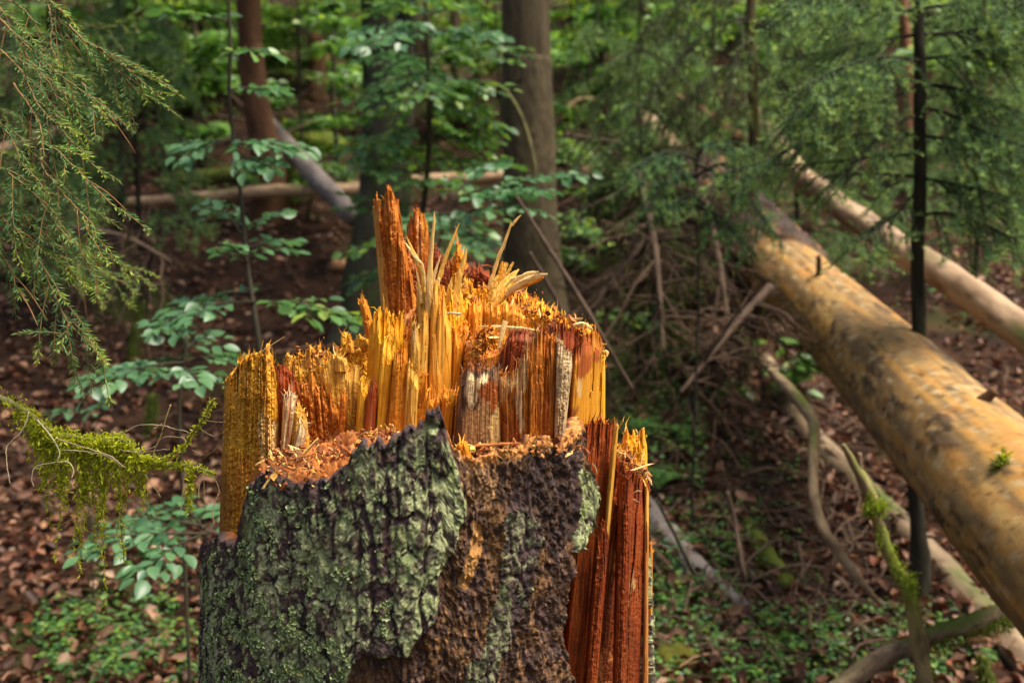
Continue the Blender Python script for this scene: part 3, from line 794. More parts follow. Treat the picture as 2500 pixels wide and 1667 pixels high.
slab(ZD([(448, 742), (480, 746), (570, 772), (620, 742), (648, 690), (690, 582), (712, 520), (760, 442), (800, 382), (830, 352), (860, 370), (880, 392), (950, 392), (1022, 412), (1036, 500), (1060, 560)]),
     zb(ZD, (470, 1010, 1500)), (1.398, 1.392), RUST, 0.04, 6, 3.5, (4.5, 2.0), 0.5, streak=1.25, plates=3.0, du=1.3,
     patches=[(ZD([(440, 730), (580, 770), (640, 720), (720, 500), (830, 340), (865, 380), (770, 480), (735, 640), (720, 800), (715, 930), (640, 960), (600, 860), (520, 850), (450, 810)]), (0.62, 0.42, 0.18), 0.75, 10),
              (ZD([(460, 830), (540, 840), (530, 1050), (480, 1000)]), (0.60, 0.40, 0.16), 0.7, 8),
              (ZD([(610, 940), (690, 930), (700, 1300), (660, 1340), (640, 1200)]), (0.60, 0.44, 0.22), 0.7, 8),
              (ZD([(470, 1100), (640, 1150), (640, 1480), (460, 1480)]), (0.24, 0.05, 0.015), 0.6, 12),
              (ZD([(950, 560), (1050, 640), (1010, 1000), (930, 1100), (960, 800)]), (0.36, 0.12, 0.03), 0.6, 8)])
slab(ZD([(1018, 435), (1050, 442), (1080, 432), (1086, 520), (1122, 540), (1160, 562), (1166, 700)]), zb(ZD, (985, 1080, 1500)), 1.385, GREYCREAM, 0.03, 8, 4, (2.6, 1.2), 1.8, 0.004)
slab(ZD([(850, 362), (920, 312), (980, 292), (1022, 286), (1080, 282), (1110, 330), (1150, 310), (1182, 332), (1212, 322), (1270, 312), (1292, 302), (1310, 372)]), zb(ZD, (1040, 1240, 1500)), (1.45, 1.455), OXBLOOD, 0.05, 6, 5, (3.2, 1), streak=0.9,
     patches=[(ZD([(860, 360), (1010, 290), (1010, 400), (880, 400)]), (0.24, 0.11, 0.06), 0.7, 8), (ZD([(1070, 1180), (1200, 1000), (1240, 1450), (1080, 1450)]), (0.22, 0.07, 0.015), 0.6, 8)])
slab(ZD([(1190, 480), (1240, 462), (1270, 402), (1300, 362), (1340, 372), (1390, 342), (1420, 372), (1442, 412), (1452, 470), (1474, 610), (1482, 690)]), zb(ZD, (1100, 1478, 1520)), (1.43, 1.50), OCHRE, 0.05, 5, 5, (1.0, 0.6), streak=0.6,
     patches=[(ZD([(1190, 480), (1300, 340), (1450, 380), (1462, 560), (1412, 650), (1345, 700), (1310, 780), (1262, 790), (1220, 870), (1200, 700)]), (0.27, 0.055, 0.012), 0.92, 5),
              (ZD([(1225, 830), (1258, 800), (1250, 980), (1210, 960)]), (0.60, 0.42, 0.20), 0.7, 5),
              (ZD([(1100, 1080), (1200, 1100), (1230, 1030), (1210, 1150), (1130, 1300), (1090, 1300)]), (0.20, 0.05, 0.015), 0.85, 4)])
slab(ZD([(1440, 620), (1460, 600), (1478, 690)]), zb(ZD, (1390, 1482, 1500)), 1.495, YELLOW, 0.02, 5, 4, (2, 1))
# red slabs below on the right
slab(ZE([(560, 240), (720, 192), (760, 202), (800, 216), (850, 240), (902, 236)]), zb(ZE, (330, 700, 2900)), (1.425, 1.455), RED, 0.05, 6, 4, (2.6, 1.0), 0.4, streak=1.1)
slab(ZE([(850, 242), (875, 240), (903, 236)]), zb(ZE, (745, 800, 1460)), 1.435, STRAW, 0.015, 4, 4, (1.2, .6))
slab(ZE([(860, 660), (900, 645), (942, 642), (990, 662), (1040, 682), (1082, 705), (1112, 745), (1150, 770), (1194, 815)]), zb(ZE, (420, 1190, 2900)), (1.435, 1.565), RED, 0.07, 7, 4.5, (2.0, 1.2), 1.6, 0.02, streak=1.15, plates=3.0,
     patches=[(ZE([(1030, 780), (1190, 820), (1190, 960), (1030, 940)]), (0.16, 0.02, 0.014), 0.75, 10), (ZE([(600, 1900), (900, 1800), (1100, 2100), (1000, 2900), (560, 2900)]), (0.14, 0.03, 0.008), 0.65, 30), (ZE([(960, 1700), (1040, 1690), (1060, 1860), (980, 1880)]), (0.60, 0.34, 0.12), 0.8, 14), (ZE([(560, 2300), (720, 2300), (760, 2800), (520, 2800)]), (0.52, 0.20, 0.06), 0.6, 26), (ZE([(780, 2350), (960, 2330), (940, 2560), (800, 2500)]), (0.46, 0.16, 0.04), 0.6, 26), (ZE([(600, 1500), (640, 1400), (850, 1340), (900, 1480), (760, 1700)]), (0.42, 0.14, 0.03), 0.5, 20)])
slab(ZE([(1150, 830), (1170, 820), (1192, 850)]), zb(ZE, (1120, 1192, 2900)), 1.545, STRAW, 0.02, 5, 4, (1.5, .7), patches=[(ZE([(1130, 1200), (1210, 1200), (1210, 2900), (1100, 2900)]), (0.42, 0.12, 0.03), 0.75, 12)])
slab(ZE([(880, 470), (900, 452), (942, 422), (970, 332), (1002, 322), (1050, 312), (1086, 302), (1106, 325), (1122, 300), (1136, 266), (1152, 262), (1156, 340), (1176, 412), (1178, 480)]), zb(ZE, (880, 1176, 900)), (1.55, 1.565), YELLOW, 0.05, 8, 4, (2, 1), 2.6,
     patches=[(ZE([(880, 470), (1030, 470), (1080, 600), (1040, 700), (880, 680)]), (0.42, 0.15, 0.08), 0.75, 14)])
slab(ZE([(1190, 1350), (1205, 1352), (1222, 1365), (1230, 1400)]), zb(ZE, (1180, 1215, 2900)), 1.56, ORANGE, 0.03, 6, 4, (2, 1), 1.0)
# stepped layers split off the red face, dark gaps between them
slab(ZE([(690, 1240), (720, 1180), (770, 1150), (800, 1210), (812, 1300)]), zb(ZE, (560, 680, 2900)), 1.412, RED, 0.018, 12, 4.5, (1.8, 1.2), 1.4, streak=1.2, plates=2.5)
slab(ZE([(900, 700), (940, 690), (1000, 690), (1030, 720), (1040, 800)]), zb(ZE, (850, 960, 2900)), 1.436, RED, 0.025, 8, 4.5, (1.6, 1.2), 1.4, streak=1.2, plates=2.5)
# small block caught in the gap of the bark
slab(ZD([(58, 1425), (95, 1418), (132, 1420), (162, 1440)]), zb(ZD, (110, 196, 1572)), 1.315, OCHRE, 0.03, 3, 4, (1.2, .6))


# ---- thin splinters
def splinter(z, pts, Y, col, seg=9, flat=0.5, n=22, wob=0.5):
    q = z([p[:2] for p in pts])
    k = (q[1][0] - q[0][0]) / (pts[1][0] - pts[0][0]) if pts[1][0] != pts[0][0] else (q[1][1] - q[0][1]) / (pts[1][1] - pts[0][1])
    Ys = np.full(len(q), Y) if np.isscalar(Y) else np.linspace(Y[0], Y[1], len(q))
    p = np.array([P(a[0], a[1], yy) for a, yy in zip(q, Ys)])
    rad = np.array([max(0.35, pp[2] * abs(k) * 0.5) for pp in pts]) * KX * np.mean(Ys)
    rad = rad * 1.25
    v, qd, tr, pth, r, th, off = tube(p, rad, n, seg, flat, True, True)
    s = rng.uniform(0, 99)
    j = 1 + 0.55 * perlin(np.arange(seg)[None] * 1.7 + s, np.arange(n)[:, None] * 0.35) + 0.25 * perlin(np.arange(seg)[None] * 3.1 + s, np.arange(n)[:, None] * 0.9)
    vv = v.copy()
    vv[:n * seg] = (pth[:, None] + (v[:n * seg].reshape(n, seg, 3) - pth[:, None]) * j[..., None]).reshape(-1, 3)
    c = np.array(col)
    cc = c * (1 + 0.45 * perlin(np.arange(seg)[None] * 0.9 + s, np.arange(n)[:, None] * 0.2))[..., None] * np.array([1, 0.93, 0.8])
    cc = np.vstack([cc.reshape(-1, 3), c, c])
    return build('splinter', vv, [qd, tr], M_WOOD, cc, stump, smooth=False)


YW = (0.74, 0.44, 0.09); SW = (0.66, 0.43, 0.15); OW = (0.70, 0.34, 0.04); PW = (0.80, 0.60, 0.27)
splinter(ZB, [(890, 1350, 60), (892, 1000, 52), (908, 720, 34), (928, 500, 27), (938, 400, 20), (943, 298, 3)], 1.52, SW)
splinter(ZB, [(950, 1150, 40), (985, 950, 36), (1045, 760, 30), (1105, 600, 26), (1145, 500, 14), (1182, 410, 3)], 1.53, YW)
splinter(ZB, [(1085, 1350, 70), (1140, 1120, 60), (1185, 930, 48), (1225, 770, 34), (1254, 648, 4)], 1.56, YW)
splinter(ZB, [(1060, 1300, 60), (1075, 1120, 44), (1098, 1000, 26), (1112, 920, 4)], 1.55, YW)
splinter(ZB, [(915, 1150, 46), (938, 930, 28), (970, 820, 18), (1006, 706, 4)], 1.535, PW)
splinter(ZB, [(950, 1150, 30), (972, 1010, 24), (984, 950, 20), (990, 930, 5)], 1.51, PW)
splinter(ZB, [(830, 1300, 54), (838, 1050, 40), (826, 880, 34), (778, 770, 40), (735, 690, 26), (700, 600, 16), (672, 525, 3)], 1.53, YW)
splinter(ZB, [(845, 812, 6), (800, 780, 22), (740, 720, 22), (690, 640, 18), (652, 588, 4)], 1.528, PW)
splinter(ZB, [(850, 1000, 12), (845, 900, 14), (832, 820, 12), (826, 800, 4)], 1.52, PW)
splinter(ZB, [(825, 1180, 34), (800, 1040, 24), (782, 930, 18), (768, 855, 3)], 1.525, SW)
splinter(ZB, [(1010, 1250, 50), (1012, 1120, 36), (1030, 1030, 20), (1035, 1010, 8)], 1.51, OW)
splinter(ZB, [(1235, 1080, 56), (1240, 1000, 44), (1232, 960, 22), (1228, 940, 8)], 1.64, OW)
splinter(ZG, [(395, 1180, 70), (440, 1000, 46), (510, 770, 36), (590, 580, 32), (640, 430, 27), (660, 370, 22)], 1.62, SW)
splinter(ZG, [(655, 385, 22), (690, 350, 28), (740, 290, 24), (794, 236, 8)], 1.62, SW)
splinter(ZG, [(648, 420, 12), (660, 360, 12), (669, 312, 3)], 1.618, SW)
splinter(ZG, [(505, 1180, 62), (530, 1000, 46), (548, 900, 40), (556, 826, 26)], 1.64, OW)
splinter(ZG, [(545, 1150, 55), (575, 960, 50), (598, 880, 50), (612, 842, 40)], 1.65, YW)
splinter(ZG, [(570, 1080, 36), (620, 980, 34), (662, 900, 30), (696, 834, 22)], 1.63, YW)
splinter(ZG, [(445, 1390, 30), (520, 1260, 60), (620, 1110, 56), (700, 1010, 40), (766, 928, 12)], (1.585, 1.60), YW)
splinter(ZG, [(430, 1330, 40), (480, 1210, 44), (540, 1130, 40), (640, 1020, 36), (730, 945, 12)], (1.595, 1.61), YW)
splinter(ZG, [(480, 1380, 30), (580, 1260, 70), (690, 1120, 60), (770, 1010, 14)], (1.58, 1.59), OW)
splinter(ZG, [(560, 1240, 40), (680, 1090, 60), (820, 1020, 56), (920, 985, 44), (1016, 955, 12)], (1.595, 1.57), PW)
splinter(ZG, [(600, 1260, 40), (720, 1150, 60), (880, 1060, 64), (1010, 1010, 50), (1128, 990, 18)], (1.58, 1.55), PW)
splinter(ZG, [(640, 1260, 40), (760, 1180, 50), (920, 1100, 52), (1020, 1060, 40), (1082, 1032, 12)], (1.585, 1.56), OW)
splinter(ZG, [(400, 1330, 60), (440, 1190, 70), (470, 1080, 50), (500, 1000, 16)], 1.60, YW)
splinter(ZG, [(700, 1230, 14), (800, 1190, 16), (880, 1140, 14), (930, 1100, 5)], 1.575, PW)
splinter(ZD, [(290, 298, 8), (420, 306, 22), (600, 318, 30), (740, 328, 22), (826, 346, 6)], (1.50, 1.49), PW)
splinter(ZC, [(975, 328, 6), (1020, 332, 18), (1090, 336, 20), (1140, 340, 5)], (1.46, 1.45), (0.85, 0.72, 0.46))
splinter(ZD, [(-10, 180, 6), (40, 178, 20), (90, 182, 18), (120, 186, 5)], (1.52, 1.51), (0.85, 0.72, 0.46))
splinter(ZD, [(1150, 300, 14), (1220, 285, 40), (1290, 290, 40), (1360, 330, 14)], (1.545, 1.535), (0.80, 0.58, 0.25))
splinter(ZD, [(1440, 555, 20), (1480, 545, 34), (1500, 555, 26), (1492, 590, 14)], (1.49, 1.485), (0.74, 0.46, 0.14))
splinter(ZD, [(1450, 480, 8), (1475, 474, 16), (1494, 468, 6)], (1.49, 1.485), (0.74, 0.46, 0.14))
splinter(ZD, [(200, 1448, 10), (330, 1436, 26), (520, 1424, 24), (690, 1414, 8)], (1.345, 1.355), (0.50, 0.20, 0.06))
splinter(ZA, [(420, 255, 3), (500, 205, 7), (590, 145, 8), (690, 82, 5)], 1.40, (0.46, 0.30, 0.12))
splinter(ZA, [(870, 918, 3), (905, 910, 8), (940, 912, 3)], 1.405, (0.7, 0.5, 0.28))
splinter(ZA, [(1098, 1138, 4), (1140, 1168, 9), (1186, 1204, 5)], 1.36, (0.72, 0.55, 0.33))
splinter(ZA, [(480, 285, 4), (520, 330, 7), (566, 385, 4)], 1.39, (0.22, 0.10, 0.04))
splinter(ZE, [(1062, 262, 4), (1072, 280, 14), (1086, 306, 10)], 1.53, (0.72, 0.5, 0.2))
splinter(ZE, [(1050, 640, 10), (1120, 640, 26), (1180, 680, 26), (1222, 715, 8)], (1.53, 1.50), (0.62, 0.33, 0.14))
splinter(ZE, [(1060, 700, 16), (1130, 690, 30), (1190, 730, 24), (1222, 800, 6)], (1.52, 1.495), (0.66, 0.40, 0.2))
splinter(ZE, [(1040, 880, 4), (1080, 855, 12), (1125, 862, 5)], 1.49, (0.6, 0.36, 0.18))
splinter(ZE, [(1010, 945, 4), (1050, 940, 14), (1100, 962, 5)], 1.485, (0.6, 0.33, 0.16))
splinter(ZE, [(650, 590, 4), (680, 630, 9), (696, 690, 4)], 1.33, (0.6, 0.45, 0.22))
splinter(ZE, [(945, 740, 6), (955, 760, 14), (962, 800, 5)], 1.455, (0.66, 0.36, 0.06))
splinter(ZE, [(1280, 1385, 14), (1310, 1385, 40), (1340, 1400, 40), (1352, 1440, 10)], 1.56, (0.05, 0.03, 0.03))


# ---- crumbling rot filling the hollow: a rough heap surface over the plan of the stump
def rot_heap():
    nr, na = 130, 380
    rr = np.linspace(0.02, 1, nr)[:, None] * 0.318
    th = np.linspace(0, 2 * math.pi, na, endpoint=False)[None]
    X = SC[0] + rr * np.sin(th); Y = SC[1] - rr * np.cos(th)
    z = 1.262 + 0.02 * sst(0.26, 0.17, rr) + 0.16 * sst(1.44, 1.66, Y) * sst(0.31, 0.2, rr) * sst(-0.27, -0.17, X)
    z = z + 0.012 * sst(-0.30, -0.22, X) * sst(-0.05, -0.2, X)
    n = fbm(X * 45, Y * 45, 3.0, 4); n2 = fbm(X * 140, Y * 140, 8.0, 3)
    q1, q2, qid = worley(X * 110 + 0.5 * n2, Y * 110 + 0.5 * n, 7)
    p1, p2, pid = worley(X * 48 + 0.4 * n2, Y * 48 + 0.4 * n, 9)
    z = z + 0.016 * n + 0.006 * n2 + 0.010 * (qid - 0.5) + 0.016 * (pid - 0.5) - 0.10 * sst(0.95, 1.0, rr / 0.318) * 0.5
    c = mix(np.array([0.30, 0.085, 0.018]), np.array([0.48, 0.175, 0.040]), sst(-0.3, 0.4, n2))
    c = mix(c, np.array([0.12, 0.04, 0.02]), sst(0.1, 0.5, fbm(X * 60, Y * 60, 15.0, 3)) * 0.8)
    c = mix(c, np.array([0.50, 0.25, 0.09]), sst(0.3, 0.5, fbm(X * 90, Y * 90, 25.0, 3)) * 0.6)
    build('rotten_core', np.stack([X, Y, z], -1).reshape(-1, 3), [grid_quads(nr, na, True)[:, ::-1]], M_ROT, c.reshape(-1, 3), stump)


rot_heap()


def wood_fibres():
    # loose fibres and slivers standing along every torn edge
    mb = MB()
    for p, c, up in TOPS:
        up = up / (np.linalg.norm(up) + 1e-9)
        for _ in range(2):
            d = up + rng.normal(0, 0.30, 3); d /= np.linalg.norm(d)
            L = rng.gamma(1.6, 0.0042) + 0.002; w_ = rng.uniform(0.0004, 0.0013)
            a = np.cross(d, [0, -1, 0.2]); a /= np.linalg.norm(a) + 1e-9
            q = p + rng.normal(0, 0.0015, 3) - up * 0.003
            bend = rng.normal(0, 0.18, 3) * L
            mb.add([q - a * w_, q + a * w_, q + d * L * 0.55 + a * w_ * 0.7, q + d * L * 0.55 - a * w_ * 0.7, q + d * L + bend, q - a * w_ + np.array([0, 0.001, 0])],
                   np.clip(c * rng.uniform(0.8, 1.5), 0, 0.85), [(0, 1, 2, 3)], [(3, 2, 4)])
    mb.build('wood_fibres', M_WOOD, stump, False, 'stuff')


wood_fibres()


def crumb_lumps():
    """loose crumbs of rot lying on the ledge and along the torn edges"""
    b = MB()
    cube = np.array([(x, y, z) for z in (-1, 1) for y in (-1, 1) for x in (-1, 1)], float)
    fq = np.array([(0, 2, 3, 1), (4, 5, 7, 6), (0, 1, 5, 4), (2, 6, 7, 3), (0, 4, 6, 2), (1, 3, 7, 5)])
    areas = [(ZA([(560, 1250), (1300, 1170)]), 1.315, 1.43, 260, 40), (ZF([(450, 260), (1080, 330)]), 1.29, 1.34, 110, 60), (ZD([(180, 1485), (1300, 1440)]), 1.30, 1.37, 110, 40),
             (ZC([(100, 1540), (520, 1470)]), 1.32, 1.42, 120, 30), (ZA([(690, 300), (1480, 250)]), 1.53, 1.56, 50, 40), (ZG([(30, 1180), (1100, 1420)]), 1.60, 1.66, 70, 60),
             (ZE([(880, 480), (1180, 700)]), 1.46, 1.52, 110, 26), (ZD([(700, 120), (1350, 320)]), 1.56, 1.6, 60, 30), (ZD([(130, 470), (480, 380)]), 1.47, 1.50, 30, 40)]
    for (p0, p1), y0, y1, n, sc in areas:
        for _ in range(int(n * 1.1)):
            t = rng.random()
            px = p0[0] + (p1[0] - p0[0]) * t; py = p0[1] + (p1[1] - p0[1]) * t + rng.normal(0, sc / 3.0)
            p = P(px, py, rng.uniform(y0, y1))
            s = rng.gamma(1.6, 0.0008) + 0.0005
            M = np.linalg.qr(rng.normal(size=(3, 3)))[0]
            sliver = rng.random() < 0.16
            vv = cube * (np.array([rng.uniform(3, 7), 0.6, 0.35]) * s * 0.8 if sliver else np.array([rng.uniform(1, 1.7), 0.8, 0.65]) * s) * rng.uniform(0.35, 1.3, (8, 3))
            k = rng.random()
            c = np.array([0.44, 0.155, 0.040]) if k < 0.5 else np.array([0.25, 0.075, 0.025]) if k < 0.85 else np.array([0.70, 0.38, 0.08])
            if sliver and rng.random() < 0.6: c = np.array([0.74, 0.47, 0.17])
            b.add(p + vv @ M.T, c * rng.uniform(0.5, 1.2), fq)
    b.build('wood_crumbs', M_ROT, stump, False, 'stuff')


crumb_lumps()

# ================================================================== THE FOREST FLOOR
def gz(x, y):
    x = np.asarray(x, float); y = np.asarray(y, float)
    s = np.maximum(0, y - 2.6)
    z = 0.36 * (s - 0.9 * (1 - np.exp(-s / 0.9)) ) + 0.12
    z = np.where(y < 2.6, 0.12 - 0.02 * (2.6 - y), z)
    amp = sst(1.8, 4.5, y) * 0.8 + 0.2
    return z - 0.12 + amp * (0.22 * perlin(x * 0.33, y * 0.33, 2.5) + 0.10 * perlin(x * 0.9, y * 0.9, 6.5) + 0.03 * perlin(x * 2.6, y * 2.6, 1.5))


_gx = np.arange(-16, 16.01, 0.05); _gy = np.arange(1.0, 32.0, 0.05)
_gh = gz(*np.meshgrid(_gx, _gy))


def gzf(x, y):
    """the same height, read from a table"""
    fx = np.clip((x + 16) / 0.05, 0, len(_gx) - 1.001); fy = np.clip((y - 1.0) / 0.05, 0, len(_gy) - 1.001)
    i = fx.astype(int); j = fy.astype(int); u = fx - i; v = fy - j
    return (_gh[j, i] * (1 - u) + _gh[j, i + 1] * u) * (1 - v) + (_gh[j + 1, i] * (1 - u) + _gh[j + 1, i + 1] * u) * v


_YY = np.arange(1.5, 32, 0.05)


def G(px, py):
    """where the sight line of a photo pixel meets the forest floor"""
    px = np.atleast_1d(np.asarray(px, float)); py = np.atleast_1d(np.asarray(py, float))
    p = P(px[:, None], py[:, None], _YY[None])
    hit = p[..., 2] < gzf(p[..., 0], p[..., 1])
    k = np.where(hit.any(1), hit.argmax(1), len(_YY) - 1)
    return P(px, py, _YY[k])


def ground():
    ys = np.concatenate([np.linspace(-14, 1.5, 25), np.linspace(1.6, 14, 290), np.linspace(14.3, 70, 60)])
    u = np.linspace(-1, 1, 280)
    xs = np.sign(u) * (np.abs(u) * 5 + np.abs(u) ** 4 * 40)
    X, Y = np.meshgrid(xs, ys)
    Z = gz(X, Y) + 0.012 * fbm(X * 7, Y * 7, 3.0, 3)
    c = mix(np.array([0.022, 0.012, 0.008]), np.array([0.055, 0.028, 0.016]), sst(-0.4, 0.4, fbm(X * 5, Y * 5, 1.0)))
    c = mix(c, np.array([0.018, 0.012, 0.009]), sst(0.0, 0.5, fbm(X * 3, Y * 3, 9.0)) * 0.7)
    g = sst(0.12, 0.45, fbm(X * 0.8, Y * 0.8, 5.0) + 0.25 * sst(1.0, 2.0, X) * sst(6, 3, Y) + 0.15 * sst(8, 14, Y))
    c = mix(c, np.array([0.055, 0.085, 0.018]), g * 0.55)
    o = build('ground', np.stack([X, Y, Z], -1).reshape(-1, 3), [grid_quads(len(ys), len(xs))], M_GROUND, c.reshape(-1, 3))
    tag(o, 'brown forest floor rising into a wooded slope behind the stump', 'ground', kind='structure')


ground()


def stations_leaf(st, hw, fold=0.10, droop=0.16, wave=0.0):
    """leaf outline: base, stations of three verts (left, midrib, right), tip; long axis +x, 1 long"""
    v = [(0, 0, 0)]
    for i, (s, h) in enumerate(zip(st, hw)):
        z0 = -droop * s * s
        wv = wave * (1 if i % 2 else -1)
        v += [(s, h, z0 + fold * h * 2 + wv), (s, 0, z0), (s, -h, z0 + fold * h * 2 - wv)]
    v.append((1, 0, -droop))
    n = len(st); q = []; t = [(0, 2, 1), (0, 3, 2)]
    for i in range(n - 1):
        a = 1 + 3 * i
        q += [(a, a + 1, a + 4, a + 3), (a + 1, a + 2, a + 5, a + 4)]
    e = 1 + 3 * (n - 1); L = 3 * n + 1
    t += [(e, e + 1, L), (e + 1, e + 2, L)]
    return np.array(v, float), np.array(q), np.array(t)


LEAF_HI = stations_leaf([0.14, 0.32, 0.55, 0.78, 0.93], [0.17, 0.28, 0.31, 0.21, 0.08], 0.10, 0.14, 0.012)
LEAF_LO = (np.array([(0, 0, 0), (0.33, 0.28, 0.05), (0.72, 0.22, 0.0), (1, 0, -0.14), (0.72, -0.22, 0.0), (0.33, -0.28, 0.05)], float), np.array([(0, 3, 2, 1), (0, 5, 4, 3)]), np.zeros((0, 3), int))
LEAF_MID = stations_leaf([0.25, 0.6], [0.26, 0.28], 0.10, 0.15)
LEAF_DEAD = stations_leaf([0.22, 0.6], [0.27, 0.27], 0.5, -0.25, 0.08)


def set_leaves(tpl, pos, d, nrm, size, cols, mb):
    v, q, t = tpl
    d = d / (np.linalg.norm(d, axis=1)[:, None] + 1e-9)
    y = np.cross(nrm, d); y /= np.linalg.norm(y, axis=1)[:, None] + 1e-9
    z = np.cross(d, y)
    size = np.asarray(size)
    V = pos[:, None] + size[:, None, None] * (v[None, :, 0, None] * d[:, None] + v[None, :, 1, None] * y[:, None] + v[None, :, 2, None] * z[:, None])
    n = len(pos); k = len(v)
    off = (np.arange(n) * k)[:, None, None]
    C = np.repeat(cols[:, None], k, 1)
    mb.add(V.reshape(-1, 3), C.reshape(-1, 3), (q[None] + off).reshape(-1, 4), (t[None] + off).reshape(-1, 3))


def litter():
    mb = MB()
    n = 60000
    y = 2.2 + 13 * rng.random(n) ** 1.7
    x = (rng.random(n) * 2 - 1) * (0.82 * y + 0.9)
    clump = fbm(x * 1.1, y * 1.1, 13.0)
    keep = rng.random(n) < 0.75 + 0.8 * clump
    x, y = x[keep], y[keep]; n = len(x)
    z = gz(x, y) + 0.008 + 0.03 * rng.random(n)
    a = rng.random(n) * 2 * math.pi
    d = np.stack([np.cos(a), np.sin(a), rng.normal(0, 0.3, n)], -1)
    nr = np.stack([rng.normal(0, 0.55, n), rng.normal(-0.1, 0.55, n), np.ones(n)], -1)
    pal = np.array([(0.135, 0.055, 0.028), (0.20, 0.092, 0.048), (0.075, 0.031, 0.018), (0.29, 0.155, 0.088), (0.115, 0.038, 0.018), (0.36, 0.235, 0.15)])
    k = rng.choice(6, n, p=[0.24, 0.22, 0.20, 0.17, 0.10, 0.07])
    c = pal[k] * (0.4 + 0.85 * rng.random(n))[:, None]
    sz = 0.030 + 0.045 * rng.random(n) ** 1.2; pp = np.stack([x, y, z], -1)
    lo = y > 6.0
    for k_, tp in ((~lo, LEAF_DEAD), (lo, LEAF_LO)):
        set_leaves(tp, pp[k_], d[k_], nr[k_], sz[k_], c[k_], mb)
    o = mb.build('leaf_litter', M_LITTER, None, True)
    tag(o, 'reddish brown fallen beech leaves covering the forest floor', 'leaf litter', kind='stuff')


litter()

# ------------------------------------------------------------------ trunks, logs and branches
def bark_tube(path, n, seg, relief, col_fn, name, mat, parent, ribs=(3.0, 18.0), label=None, kind=None):
    """path: rows x,y,z,radius. uneven surface, colours by col_fn(arc, along, normal)"""
    path = np.asarray(path, float)
    v, q, tr, p, r, th, off = tube(path[:, :3], path[:, 3], n, seg)
    L = np.concatenate([[0], np.cumsum(np.linalg.norm(np.diff(p, axis=0), axis=1))])[:, None]
    cx = np.cos(th)[None] * r[:, None]; cy = np.sin(th)[None] * r[:, None]
    s = rng.uniform(0, 50)
    k0, k1 = ribs
    nn = perlin(cx * k0 * 4 + s, cy * k0 * 4, L * k0) * 0.6 + 0.7 * fbm(cx * k1 + s, cy * k1, L * k1 * 0.4, 3)
    disp = relief * nn
    V = v.copy()
    V[:n * seg] = (p[:, None] + off * (r[:, None] + disp)[..., None]).reshape(-1, 3)
    C = col_fn(cx + s, cy, np.broadcast_to(L, cx.shape), off, nn)
    C = np.vstack([C.reshape(-1, 3), C[0].mean(0), C[-1].mean(0)])
    return build(name, V, [q, tr], mat, C, parent, True, kind, label)


def bark_cols(c0, c1, c2, moss=0.0, mosscol=(0.085, 0.12, 0.02), k=14.0):
    c0, c1, c2 = map(np.array, (c0, c1, c2))

    def f(a, b, L, off, nn):
        c = mix(c0, c1, sst(-0.4, 0.4, fbm(a * k, b * k, L * k * 0.35)))
        c = mix(c, c2, sst(0.05, 0.5, fbm(a * k * 2.2, b * k * 2.2, L * k * 0.9 + 7)) * 0.7)
        if moss:
            m = sst(-0.25, 0.35, fbm(a * 6, b * 6, L * 3 + 20) + (moss - 0.5) * 1.6 + 0.5 * off[..., 2])
            c = mix(c, np.array(mosscol), m * 0.9)
        return c * (1 + 0.2 * nn)[..., None]
    return f


def px_path(rows):
    """rows: px, py, width in px, distance"""
    r = np.asarray(rows, float)
    p = P(r[:, 0], r[:, 1], r[:, 3])
    dist = r[:, 3] * CP + (CAM_Z - p[:, 2]) * SP
    return np.column_stack([p, r[:, 2] * 0.5 * KX * dist])


def lying(rows, sink=0.3):
    """rows: px, py, width px: something resting on the forest floor"""
    r = np.asarray(rows, float)
    g = G(r[:, 0], r[:, 1])
    return px_path(np.column_stack([r, g[:, 1]]))


def one_tube(rows, name, label, cat, cols, n=40, seg=14, relief=0.006, mat=None, path=None, group=None, ribs=(3.0, 18.0)):
    p = px_path(rows) if path is None else path
    rr = float(np.median(p[:, 3]))
    if rr < 0.035:
        relief = max(relief, 0.24 * rr); ribs = (9, 70); n = int(n * 1.6)
    o = bark_tube(p, n, seg, relief, cols, name, mat or M_TREEBARK, None, ribs)
    tag(o, label, cat, group)
    return o


GREYBARK = bark_cols((0.070, 0.054, 0.031), (0.110, 0.086, 0.050), (0.030, 0.022, 0.015), 0.2, (0.06, 0.07, 0.025), k=44)
DARKMOSSY = bark_cols((0.040, 0.040, 0.026), (0.065, 0.060, 0.038), (0.022, 0.020, 0.015), 0.34, (0.045, 0.062, 0.018))
BROWNBARK = bark_cols((0.085, 0.042, 0.022), (0.12, 0.062, 0.032), (0.04, 0.022, 0.014), 0.04)
REDBARK = bark_cols((0.20, 0.085, 0.05), (0.26, 0.13, 0.08), (0.10, 0.05, 0.03))
BLACKBARK = bark_cols((0.028, 0.026, 0.018), (0.055, 0.050, 0.032), (0.012, 0.011, 0.009), 0.22, (0.045, 0.06, 0.014), k=40)
PALELOG = bark_cols((0.32, 0.20, 0.11), (0.46, 0.31, 0.18), (0.13, 0.075, 0.045), 0.12, (0.10, 0.11, 0.03))
PALESTICK = bark_cols((0.19, 0.13, 0.075), (0.26, 0.19, 0.11), (0.08, 0.05, 0.032), 0.08)
GREYLOG = bark_cols((0.19, 0.155, 0.135), (0.26, 0.22, 0.19), (0.10, 0.08, 0.07))
BRANCHDARK = bark_cols((0.075, 0.05, 0.036), (0.11, 0.075, 0.05), (0.04, 0.027, 0.02))
MOSSLOG = bark_cols((0.08, 0.075, 0.03), (0.11, 0.12, 0.03), (0.05, 0.04, 0.025), 0.72, (0.12, 0.15, 0.022))


